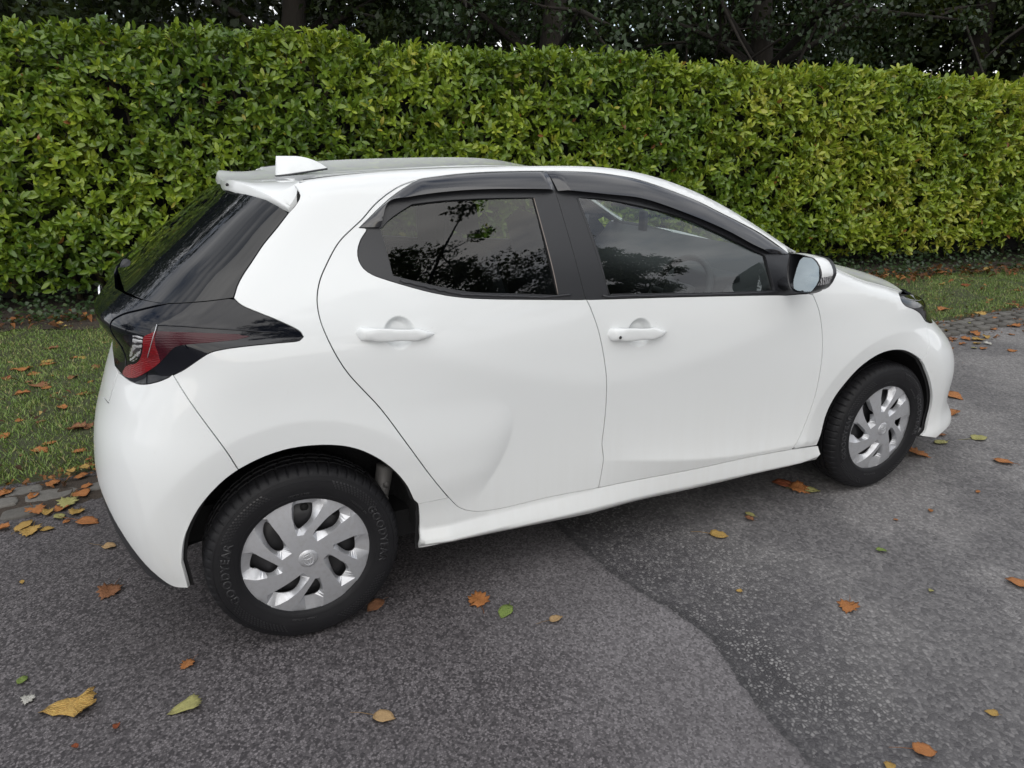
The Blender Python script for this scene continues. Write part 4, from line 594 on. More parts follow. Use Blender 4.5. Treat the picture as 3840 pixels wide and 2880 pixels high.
while x < 9.2 and cnt_ < 296:
    for row, dy in enumerate((.30, .205, .11)):
        if -.35 < x < 3.0 and row != 1: continue
        o = bpy.data.objects.new('sett', stones[cnt_ % 6]); COL.objects.link(o); o.parent = setts
        xx = x+(.07 if row % 2 else 0)+rng.uniform(-.01, .01); o.location = (xx, float(yedge(xx))-dy+rng.uniform(-.008, .008), .012+rng.uniform(-.003, .003)); o.scale = (rng.uniform(.105, .125), rng.uniform(.075, .09), .04); o.rotation_euler = (rng.uniform(-.04, .04), rng.uniform(-.04, .04), .047+rng.uniform(-.06, .06)); cnt_ += 1
    x += .125
# grass: short blades
def grass(n, xr_, name, dens_fun=None):
    x = rng.uniform(xr_[0], xr_[1], n); t = rng.random(n); y0 = yedge(x)+.0; y1 = yhedge(x)-.50+.26*np.clip((x-2)/2, 0, 1)+.10*np.sin(x*3); y = y0+(y1-y0)*t
    patch = hash2(x*1.3, y*1.3)+rng.normal(0, .3, n); k = patch > -.75; x, y, patch = x[k], y[k], patch[k]; n = len(x)
    h = rng.uniform(.010, .030, n)*(1+.3*hash2(x*2.2, y*1.9)); a = rng.uniform(0, 2*np.pi, n); wd = rng.uniform(.0012, .0024, n)*1.3; ln = rng.uniform(.2, 1.3, n)*h; b = rng.uniform(0, 2*np.pi, n)
    z = .030+.012*hash2(x*2, y*2)+.02*np.clip((y-yedge(x))/(yhedge(x)+3.5-yedge(x))-.2, 0, 1)
    dx, dy = np.cos(a)*wd, np.sin(a)*wd; lx, ly = np.cos(b)*ln, np.sin(b)*ln
    p0 = np.stack([x-dx, y-dy, z], -1); p1 = np.stack([x+dx, y+dy, z], -1); p2 = np.stack([x+lx*.4+dx*.8, y+ly*.4+dy*.8, z+h*.62], -1); p3 = np.stack([x+lx*.4-dx*.8, y+ly*.4-dy*.8, z+h*.62], -1); p4 = np.stack([x+lx, y+ly, z+h], -1)
    V = np.stack([p0, p1, p2, p3, p4], 1).reshape(-1, 3); i = np.arange(n)*5
    F = np.vstack([np.stack([i, i+1, i+2], -1), np.stack([i, i+2, i+3], -1), np.stack([i+3, i+2, i+4], -1)])
    tint = np.clip(.58+.22*patch+rng.normal(0, .16, n), 0, .93); dead = rng.random(n) < .05; tint[dead] = 1
    return V, F, np.repeat(tint, 5)
gv, gf, gt = grass(90000, (-3.4, .2), 'g'); gv2, gf2, gt2 = grass(105000, (.2, 11.5), 'g')
tag(fast_mesh('grass', np.vstack([gv, gv2]), np.vstack([gf, gf2+len(gv)]), 'grass_blade', attr={'tint': np.r_[gt, gt2]}), 'short mown green grass between the setts and the hedge', 'grass', kind='stuff')
# ------------------------------------------------------------------ leaf swarm
def leaf_template(segs=4, fold=.25, curl=.35, wide=.40, pinch=.75):
    st = np.linspace(0, 1, segs+1); prof = np.sin(np.pi*st**pinch)**.8*wide/2; prof[0] = .02; prof[-1] = .004
    if segs == 4: st = np.array([0, .25, .58, .88, 1.]); prof = np.array([.03, .78, 1., .62, .10])*wide/2
    V = []
    for s_, p_ in zip(st, prof):
        z = -curl*s_*s_*.5
        V += [(-p_, s_, z+p_*fold), (0, s_, z), (p_, s_, z+p_*fold)]
    F = []
    for i in range(segs):
        a = i*3; F += [(a, a+1, a+4, a+3), (a+1, a+2, a+5, a+4)]
    return np.array(V), np.array(F)
def leaf_quad(wide=.6, fold=.0): return np.array([(0, 0, 0), (wide/2, .45, .04), (0, 1, -.08), (-wide/2, .45, .04)]), np.array([(0, 1, 2, 3)])
def swarm(pos, direc, nrm, length, width_k, tint, tmpl):
    V0, F0 = tmpl; l = norm3(direc); n_ = norm3(nrm-l*(nrm*l).sum(1, keepdims=True)); s_ = np.cross(l, n_)
    V = pos[:, None, :]+length[:, None, None]*(s_[:, None, :]*V0[None, :, 0:1]*width_k[:, None, None]+l[:, None, :]*V0[None, :, 1:2]+n_[:, None, :]*V0[None, :, 2:3])
    F = (F0[None]+np.arange(len(pos))[:, None, None]*len(V0)).reshape(-1, F0.shape[1])
    return V.reshape(-1, 3), F, np.repeat(tint, len(V0))
def perp(d):
    a = np.cross(d, np.tile([0, 0, 1.], (len(d), 1))+rng.normal(0, .01, d.shape)); a = norm3(a); return a, np.cross(d, a)
def rosettes(pos, axis, k, lmin, lmax, tintf, spread=(.5, 1.35)):
    n = len(pos); pos_ = np.repeat(pos, k, 0); ax = norm3(np.repeat(axis, k, 0)); a, b = perp(ax)
    ph = np.tile(np.arange(k)*2.399, n)+np.repeat(rng.uniform(0, 6.28, n), k)+rng.normal(0, .25, n*k); al = rng.uniform(*spread, n*k)
    d = ax*np.cos(al)[:, None]+(a*np.cos(ph)[:, None]+b*np.sin(ph)[:, None])*np.sin(al)[:, None]; d[:, 2] += .12
    nr = ax+rng.normal(0, .35, ax.shape); p = pos_-ax*(np.tile(np.arange(k), n)*.012)[:, None]
    return p, d, nr, rng.uniform(lmin, lmax, n*k), tintf(p, n, k)
# ------------------------------------------------------------------ hedge
hedge = empty('laurel_hedge', (4, float(yhedge(4)), 0)); tag(hedge, 'long clipped cherry laurel hedge with glossy green leaves behind the lawn strip', 'hedge')
hoff = np.array([4, float(yhedge(4)), 0])
def htop(x): return 2.44-.030*(np.asarray(x)+1.)+.03*np.sin(np.asarray(x)*2.1)+.02*np.sin(np.asarray(x)*6.3)
def htint(p, n, k):
    yel = np.clip((p[:, 0]-2.)/8, 0, 1)*.42; patch = .13*np.sin(p[:, 0]*1.7+p[:, 2]*2.3)+.08*np.sin(p[:, 0]*5.1-p[:, 2]*4.)
    t = np.repeat(rng.normal(.33, .14, n), k)+rng.normal(0, .08, n*k)+yel+patch; t = np.clip(t, 0, .90); q = rng.random(n*k); t[q < .010] = .93; t[q > .9965] = 1.; return t
def face_pts(n, depth, drop):
    x = rng.uniform(-3.6, 12.5, n); z = rng.uniform(.34, 1, n)**1*0+rng.uniform(.36, 1.0, n)*(htop(x)-.0); z = .40+(htop(x)-.43)*rng.random(n)
    bul = .04*hash2(x*1.1, z*1.3)+.03*np.sin(x*4.3+z*3.7)
    y = yhedge(x)+depth*rng.random(n)+bul*.8+.10*np.clip((z-1.9)/.5, 0, 1)
    gap = hash2(x*2.3+3, z*2.9)+.6*hash2(x*.9, z*1.1+5); k = gap > drop; return np.stack([x, y, z], -1)[k]
parts = []
for depth0, cnt, drop, dshift in ((.07, 7000, -.50, 0), (.15, 4600, -.80, .11), (.25, 3000, -2, .28)):
    p = face_pts(cnt, depth0, drop); p[:, 1] += dshift; n = len(p)
    ax = np.stack([rng.normal(0, .38, n), -1+rng.normal(0, .25, n), rng.normal(.55, .42, n)], -1); parts.append((p, ax))
nt_ = 3600; x = rng.uniform(-3.6, 12.5, nt_); p = np.stack([x, yhedge(x)+.08+rng.random(nt_)*1.2, htop(x)-.03-rng.random(nt_)*.10], -1); ax = np.stack([rng.normal(0, .3, nt_), rng.normal(-.25, .3, nt_), np.ones(nt_)], -1); parts.append((p, ax))
x = rng.uniform(-3.6, 12.5, 420); p = np.stack([x, yhedge(x)+.05+rng.random(420)*.25, htop(x)+rng.uniform(-.03, .035, 420)], -1); ax = np.stack([rng.normal(0, .2, 420), rng.normal(-.2, .2, 420), np.ones(420)], -1); parts.append((p, ax))
x = rng.uniform(-3.6, 12.5, 700); p = np.stack([x, yhedge(x)+.02+rng.random(700)*.4, rng.uniform(.22, .5, 700)], -1); ax = np.stack([rng.normal(0, .4, 700), -1+rng.normal(0, .25, 700), rng.normal(-.1, .4, 700)], -1); parts.append((p, ax))
RP = np.vstack([a for a, b in parts]); RA = np.vstack([b for a, b in parts]); lay = np.concatenate([np.full(len(a), i) for i, (a, b) in enumerate(parts)])
lp, ld, ln_, ll, lt_ = rosettes(RP, RA, 7, .045, .100, htint, (.30, 1.45)); llay = np.repeat(lay, 7)
wk = rng.uniform(.85, 1.2, len(lp))
# the 300 that show largest become leaves of their own
dcam = np.linalg.norm(lp-np.array(CAMPOS), axis=1); ndc = ((lp-np.array(CAMPOS))@np.array(rgt))/((lp-np.array(CAMPOS))@np.array(fwd))
facing_ = np.abs((norm3(ln_)*norm3(lp-np.array(CAMPOS))).sum(1)); score = ll/dcam*(.4+facing_)*np.where((llay == 0) | (llay == 4), 1, .0)*np.where(np.abs(ndc) < .70, 1, 0)*np.where((lp[:, 2] > 1.35) | (ndc < -.45) | (ndc > .5), 1, 0)
sel = np.argsort(-score)[:300]; mask = np.ones(len(lp), bool); mask[sel] = False
tm = leaf_template(4, .26, .35, .42); tm2 = leaf_template(4, .45, .7, .40); tm3 = leaf_template(2, .3, .4, .5); half = rng.random(len(lp)) < .5
VV, FF, TT = [], [], []; b = 0
deep = (llay == 2) | ((llay == 1) & (rng.random(len(llay)) < .6)) | ((llay == 3) & (lp[:, 1] > yhedge(lp[:, 0])+.5))
for t_, mk_ in ((tm, half & mask & ~deep), (tm2, ~half & mask & ~deep), (tm3, mask & deep)):
    v, f, t = swarm(lp[mk_]-hoff, ld[mk_], ln_[mk_], ll[mk_], wk[mk_], lt_[mk_], t_); VV.append(v); FF.append(f+b); TT.append(t); b += len(v)
fo = fast_mesh('foliage', np.vstack(VV), np.vstack(FF), 'laurel_leaf', hedge, smooth=True, attr={'tint': np.concatenate(TT)}); tag(fo, kind='stuff')
lms = []
for k in range(8):
    t_ = (tm, tm2)[k % 2]; me = bpy.data.meshes.new('leaf'); me.from_pydata([tuple(v) for v in t_[0]], [], [tuple(map(int, f)) for f in t_[1]]); a = me.attributes.new('tint', 'FLOAT', 'POINT'); a.data.foreach_set('value', np.full(len(t_[0]), .22+.075*k, np.float32)); me.materials.append(M['laurel_leaf']); me.polygons.foreach_set('use_smooth', [True]*len(me.polygons)); lms.append(me)
for i in sel:
    k = int(np.clip(round((lt_[i]-.22)/.075), 0, 7)); o = bpy.data.objects.new('leaf', lms[k]); COL.objects.link(o); o.parent = hedge
    l = norm3(ld[i]); nn_ = norm3(ln_[i]-l*(ln_[i]@l)); s_ = np.cross(l, nn_); q = lp[i]-hoff; L0 = ll[i]
    o.matrix_local = Matrix([[s_[0]*L0*wk[i], l[0]*L0, nn_[0]*L0, q[0]], [s_[1]*L0*wk[i], l[1]*L0, nn_[1]*L0, q[1]], [s_[2]*L0*wk[i], l[2]*L0, nn_[2]*L0, q[2]], [0, 0, 0, 1]])
# twigs and inner branches
b = Bm()
tw = rng.choice(len(RP), 1500, False)
for i in tw:
    a = norm3(RA[i]); p = RP[i]-hoff; b.tube([p-a*.01, p-a*.12+rng.normal(0, .01, 3), p-a*.26+np.array([0, .05, -.10])], [.0022, .003, .0045], 3, False)
tag(b.build('twigs', 'twig', hedge), kind='stuff')
b = Bm()
for x in np.arange(-3.4, 12.4, .42):
    x += rng.uniform(-.1, .1); y = float(yhedge(x))+.55; z = 0; pts = [(x-hoff[0], y-hoff[1], 0)]
    for k in range(5): pts.append((pts[-1][0]+rng.normal(0, .07), pts[-1][1]+rng.normal(0, .05), .05+.44*(k+1)))
    b.tube(pts, [.028, .024, .02, .016, .012, .008], 6)
    for k in range(6):
        p = pts[rng.integers(1, 5)]; e = (p[0]+rng.normal(0, .25), p[1]-rng.uniform(.15, .45), p[2]+rng.uniform(-.05, .35)); b.tube([p, ((p[0]+e[0])/2, (p[1]+e[1])/2, (p[2]+e[2])/2-.03), e], [.011, .008, .004], 5, False)
tag(b.build('branches', 'twig', hedge), kind='stuff')
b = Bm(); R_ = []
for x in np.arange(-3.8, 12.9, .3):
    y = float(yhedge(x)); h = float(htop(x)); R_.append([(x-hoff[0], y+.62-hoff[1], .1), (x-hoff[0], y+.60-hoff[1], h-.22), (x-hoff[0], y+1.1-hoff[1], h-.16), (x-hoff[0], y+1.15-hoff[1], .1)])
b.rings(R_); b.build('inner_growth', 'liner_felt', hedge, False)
# ivy and leaf litter at the hedge foot
def ivy(n, xr_):
    x = rng.uniform(*xr_, n); q = rng.random(n); y = yhedge(x)-.45+.75*q; z = .09+.24*q**1.4*rng.random(n)+.02*rng.random(n)
    p = np.stack([x, y, z], -1); d = np.stack([rng.normal(0, 1, n), rng.normal(-.5, .6, n), rng.normal(.1, .4, n)], -1); nr = np.stack([rng.normal(0, .3, n), rng.normal(-.5, .3, n), np.ones(n)], -1)
    k = hash2(x*1.7, y*2.)+rng.normal(0, .25, n) > -.25; return p[k], d[k], nr[k]
p, d, nr = ivy(9000, (-3.4, 12)); n = len(p); tv = leaf_template(2, .15, .3, .95, .8); v, f, t = swarm(p, d, nr, rng.uniform(.03, .055, n), np.ones(n), np.clip(rng.normal(.4, .25, n), 0, 1), tv)
tag(fast_mesh('ivy', v, f, 'ivy_leaf', smooth=True, attr={'tint': t}), 'dark ivy creeping over the soil at the foot of the laurel hedge', 'ivy', kind='stuff')
n = 1500; x = rng.uniform(-3.4, 12, n); q = rng.normal(0, 1, n); y = yhedge(x)-.42+q*.15; p = np.stack([x, y, .085+rng.random(n)*.03], -1)
n2 = 500; x2 = rng.uniform(-3.4, 11, n2); y2 = yedge(x2)+rng.uniform(.02, 2.9, n2)*rng.random(n2)**.6; y2 = np.minimum(y2, yhedge(x2)-.6)
n3 = 900; x3 = np.r_[rng.uniform(-3., -.5, 350), rng.uniform(3.3, 11, n3-350)]; y3 = yedge(x3)+rng.normal(-.02, .05, n3)-.0; 
n4 = 260; x4 = rng.uniform(4.3, 9.5, n4); y4 = yedge(x4)-.28-np.abs(rng.normal(0, .17, n4))
p = np.vstack([p, np.stack([x2, y2, .055+rng.random(n2)*.02], -1), np.stack([x3, y3, .022+rng.random(n3)*.02], -1), np.stack([x4, y4, .006+rng.random(n4)*.012], -1)]); n = len(p)
d = np.stack([rng.normal(0, 1, n), rng.normal(0, 1, n), rng.normal(0, .18, n)], -1); nr = np.stack([rng.normal(0, .35, n), rng.normal(0, .35, n), np.ones(n)], -1)
sz = rng.uniform(.025, .085, n); sz[1500:2000] *= .6; sz[2000:] *= .45
v, f, t = swarm(p, d, nr, sz, rng.uniform(.8, 1.4, n), np.clip(rng.normal(.45, .25, n), 0, 1), leaf_template(3, .5, .9, .6))
tag(fast_mesh('leaf_litter', v, f, 'litter_leaf', smooth=True, attr={'tint': t}), 'brown and orange leaf litter under the hedge and along the lawn edge', 'leaf litter', kind='stuff')
# ------------------------------------------------------------------ trees
def tree(name, x, y, h, label, cat, crown, nleaf, mat='tree_leaf', seed=1, lsize=(.08, .13), trunk_r=.22, low=2.2, tint0=.4, group=None):
    r_ = np.random.default_rng(seed); t = empty(name, (x, y, 0)); tag(t, label, cat, group)
    b = Bm(); pts = [(0, 0, -.1)]
    for k in range(6): pts.append((pts[-1][0]+r_.normal(0, .12), pts[-1][1]+r_.normal(0, .12), (k+1)*h*.14))
    b.tube(pts, [trunk_r*1.25, trunk_r, trunk_r*.85, trunk_r*.72, trunk_r*.6, trunk_r*.45, trunk_r*.3], 12)
    tips = []
    for k in range(16):
        i = r_.integers(2, 7); p = np.array(pts[i]); a = r_.uniform(0, 6.283); L0 = crown[0]*r_.uniform(.5, 1.0); q = p+np.array([math.cos(a)*L0*.5, math.sin(a)*L0*.5, L0*.30]); e = p+np.array([math.cos(a)*L0, math.sin(a)*L0, L0*r_.uniform(.1, .6)]); b.tube([p, q, e], [trunk_r*.3, trunk_r*.18, .015], 6); tips += [q, e]
        for _ in range(3): e2 = q+r_.normal(0, 1, 3)*crown[0]*.3; b.tube([q, (q+e2)/2+r_.normal(0, .06, 3), e2], [trunk_r*.13, .02, .008], 5, False); tips.append(e2)
    b.build('trunk', 'bark', t)
    # clumps through the crown's volume
    nc = 130; cl = []
    while len(cl) < nc:
        q = r_.uniform(-1, 1, 3)
        if np.linalg.norm(q) < 1: cl.append(q*np.array([crown[0], crown[0]*.9, crown[1]])+np.array([0, 0, crown[2]]))
    cl = np.array(cl+[tt for tt in tips]); cl = cl[cl[:, 2] > low]; ci = r_.integers(0, len(cl), nleaf); rad = r_.uniform(.35, .95, len(cl))*crown[0]*.22
    g_ = r_.normal(0, 1, (nleaf, 3)); g_ = g_/np.linalg.norm(g_, axis=1, keepdims=True)*r_.random((nleaf, 1))**.45
    p = cl[ci]+g_*rad[ci][:, None]*np.array([1, 1, .62]); k = p[:, 2] > low-.4; p = p[k]; n = len(p); ci = ci[k]
    ct = r_.normal(0, .16, len(cl)); d = r_.normal(0, 1, (n, 3)); d[:, 2] -= .3; nr = g_[k]+np.array([0, 0, .7])+r_.normal(0, .4, (n, 3))
    v, f, tt = swarm(p, d, nr, r_.uniform(*lsize, n), np.ones(n), np.clip(tint0+ct[ci]+r_.normal(0, .14, n), 0, 1), leaf_quad(.62))
    fast_mesh('crown', v, f, mat, t, smooth=True, attr={'tint': tt}); return t
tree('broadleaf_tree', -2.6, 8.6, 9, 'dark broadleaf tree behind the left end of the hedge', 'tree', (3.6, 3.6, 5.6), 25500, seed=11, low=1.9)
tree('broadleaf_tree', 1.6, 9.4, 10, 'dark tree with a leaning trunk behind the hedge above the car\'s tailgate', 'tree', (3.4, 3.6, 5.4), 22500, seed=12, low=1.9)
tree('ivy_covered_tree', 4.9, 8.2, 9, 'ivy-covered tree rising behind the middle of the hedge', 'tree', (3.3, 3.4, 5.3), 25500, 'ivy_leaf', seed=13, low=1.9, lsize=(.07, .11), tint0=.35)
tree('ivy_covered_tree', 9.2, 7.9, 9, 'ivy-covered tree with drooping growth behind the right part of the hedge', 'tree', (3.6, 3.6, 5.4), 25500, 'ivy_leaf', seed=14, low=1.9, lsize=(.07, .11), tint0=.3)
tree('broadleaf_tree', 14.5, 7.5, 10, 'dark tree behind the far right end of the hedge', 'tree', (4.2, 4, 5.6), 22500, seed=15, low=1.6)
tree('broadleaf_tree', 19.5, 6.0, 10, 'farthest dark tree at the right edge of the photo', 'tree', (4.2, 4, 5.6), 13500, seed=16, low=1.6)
# far wood behind
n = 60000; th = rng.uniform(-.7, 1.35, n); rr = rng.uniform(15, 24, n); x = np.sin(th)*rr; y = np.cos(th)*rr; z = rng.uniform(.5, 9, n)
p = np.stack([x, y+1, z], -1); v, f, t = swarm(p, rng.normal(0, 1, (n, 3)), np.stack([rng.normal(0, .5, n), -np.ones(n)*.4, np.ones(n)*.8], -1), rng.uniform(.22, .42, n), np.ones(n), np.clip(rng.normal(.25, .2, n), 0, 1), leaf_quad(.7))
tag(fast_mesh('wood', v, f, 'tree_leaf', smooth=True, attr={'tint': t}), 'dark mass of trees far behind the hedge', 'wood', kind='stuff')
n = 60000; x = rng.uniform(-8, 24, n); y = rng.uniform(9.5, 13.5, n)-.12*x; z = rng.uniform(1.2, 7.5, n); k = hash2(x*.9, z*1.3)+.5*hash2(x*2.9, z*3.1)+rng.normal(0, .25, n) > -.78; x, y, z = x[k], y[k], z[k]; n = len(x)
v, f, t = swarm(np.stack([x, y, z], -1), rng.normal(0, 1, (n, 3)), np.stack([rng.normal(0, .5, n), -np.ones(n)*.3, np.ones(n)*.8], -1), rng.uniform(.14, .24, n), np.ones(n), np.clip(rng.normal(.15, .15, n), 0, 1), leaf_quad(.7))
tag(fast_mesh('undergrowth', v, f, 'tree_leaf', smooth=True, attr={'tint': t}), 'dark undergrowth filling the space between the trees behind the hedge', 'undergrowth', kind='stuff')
# trees and a house on the near side of the road: seen only as reflections in the glass and paint
for i, (x, y, h, c, lb) in enumerate(((-9.5, -12.5, 9, (3.2, 3.2, 5.6), 'broadleaf tree across the road, mirrored in the tailgate'), (2.7, -10.6, 9, (3.6, 2.9, 6.6), 'spreading tree across the road, mirrored in the rear door window'), (7.2, -11.0, 8, (2.9, 2.3, 5.6), 'spreading tree across the road, mirrored in the front door window'), (-15, 4.2, 9, (3.3, 3.4, 5.4), 'tall tree far behind the car, mirrored in the door mirror'))):
    tree('broadleaf_tree', x, y, h, lb, 'tree', c, 38000, 'near_tree_leaf', seed=30+i, lsize=(.09, .15), low=1.2)
hs = empty('house', (16, -13, 0)); tag(hs, 'low brown-roofed house across the road, mirrored in the front door window', 'house')
simple('render_wall', (.42, .36, .29), .9); simple('roof_tile', (.10, .055, .04), .85, var=.3); simple('window_pane', (.03, .035, .04), .08)
b = Bm(); b.box((0, 0, 1.35), (11, 6, 2.7)); b.build('wall', 'render_wall', hs, False)
b = Bm(); b.rings([[(-5.9, -3.5, 2.6), (-5.9, 3.5, 2.6), (-5.9, 0, 4.9)], [(5.9, -3.5, 2.6), (5.9, 3.5, 2.6), (5.9, 0, 4.9)]]); b.build('roof', 'roof_tile', hs, False)
for x in (-3.6, -1., 2.6):
    f_ = Bm(); f_.box((x, 3.03, 1.5), (1.3, .06, 1.2)); fo_ = f_.build('window', 'white_paint', hs, False); q = Bm(); q.box((x, 3.07, 1.5), (1.15, .03, 1.05)); q.build('pane', 'window_pane', fo_, False)
# ------------------------------------------------------------------ fallen leaves lying singly
def leaf_shape(kind, r_):
    if kind == 'ovate': out_ = [(0, -.5), (.17, -.40), (.30, -.2), (.34, .02), (.27, .25), (.12, .42), (0, .52)]
    elif kind == 'tri': out_ = [(0, -.5), (.30, -.38), (.42, -.12), (.30, .12), (.14, .34), (0, .5)]
    elif kind == 'fan': out_ = [(0, -.58), (.10, -.44), (.22, -.10), (.32, .18), (.36, .36), (.26, .34), (.22, .46), (.12, .38), (.05, .50), (0, .42)]
    elif kind == 'stem': out_ = [(0, -.42), (.22, -.36), (.34, -.12), (.33, .10), (.20, .30), (.08, .40), (0, .5)]
    elif kind == 'curl': out_ = [(0, -.5), (.18, -.42), (.32, -.22), (.30, .0), (.33, .2), (.18, .38), (0, .5)]
    else: out_ = [(0, -.38), (.14, -.42), (.20, -.30), (.38, -.34), (.33, -.18), (.48, -.05), (.30, .02), (.36, .22), (.20, .20), (.18, .38), (.08, .34), (0, .52)]
    o2 = []
    for a, c in zip(out_[:-1], out_[1:]):
        for t in (0, .5): o2.append(((a[0]+(c[0]-a[0])*t)*r_.uniform(.93, 1.05), a[1]+(c[1]-a[1])*t+r_.uniform(-.012, .012)))
    o2.append(out_[-1]); right = o2; left = [(-x*r_.uniform(.85, 1.1), y+r_.uniform(-.02, .02)) for x, y in o2[1:-1]][::-1]; ring = right+left; n = len(ring)
    V = []; rings_ = (1., .66, .33)
    c1, c2, c3, ph = (r_.uniform(.12, .30), r_.uniform(-.1, .25), r_.uniform(.02, .05), r_.uniform(0, 6)) if kind != 'curl' else (r_.uniform(.7, 1.0), r_.uniform(.2, .6), .05, r_.uniform(0, 6))
    def lift(x, y): return c1*x*x*1.6+c2*max(0, y)**2+c3*math.sin(x*9+ph)*math.sin(y*8+ph)+.06*abs(x)
    for k in rings_: V += [(x*k, y*k, lift(x*k, y*k)) for x, y in ring]
    V.append((0, 0, lift(0, 0))); F = []
    for i in range(2):
        for j in range(n): F.append((i*n+j, i*n+(j+1) % n, (i+1)*n+(j+1) % n, (i+1)*n+j))
    for j in range(n): F.append((2*n+j, 2*n+(j+1) % n, 3*n))
    # thin solid
    N0 = len(V); V += [(x, y, z-.010) for x, y, z in V]; F += [tuple(i+N0 for i in f[::-1]) for f in F]+[(j, j+N0, (j+1) % n+N0, (j+1) % n) for j in range(n)]
    return V, F
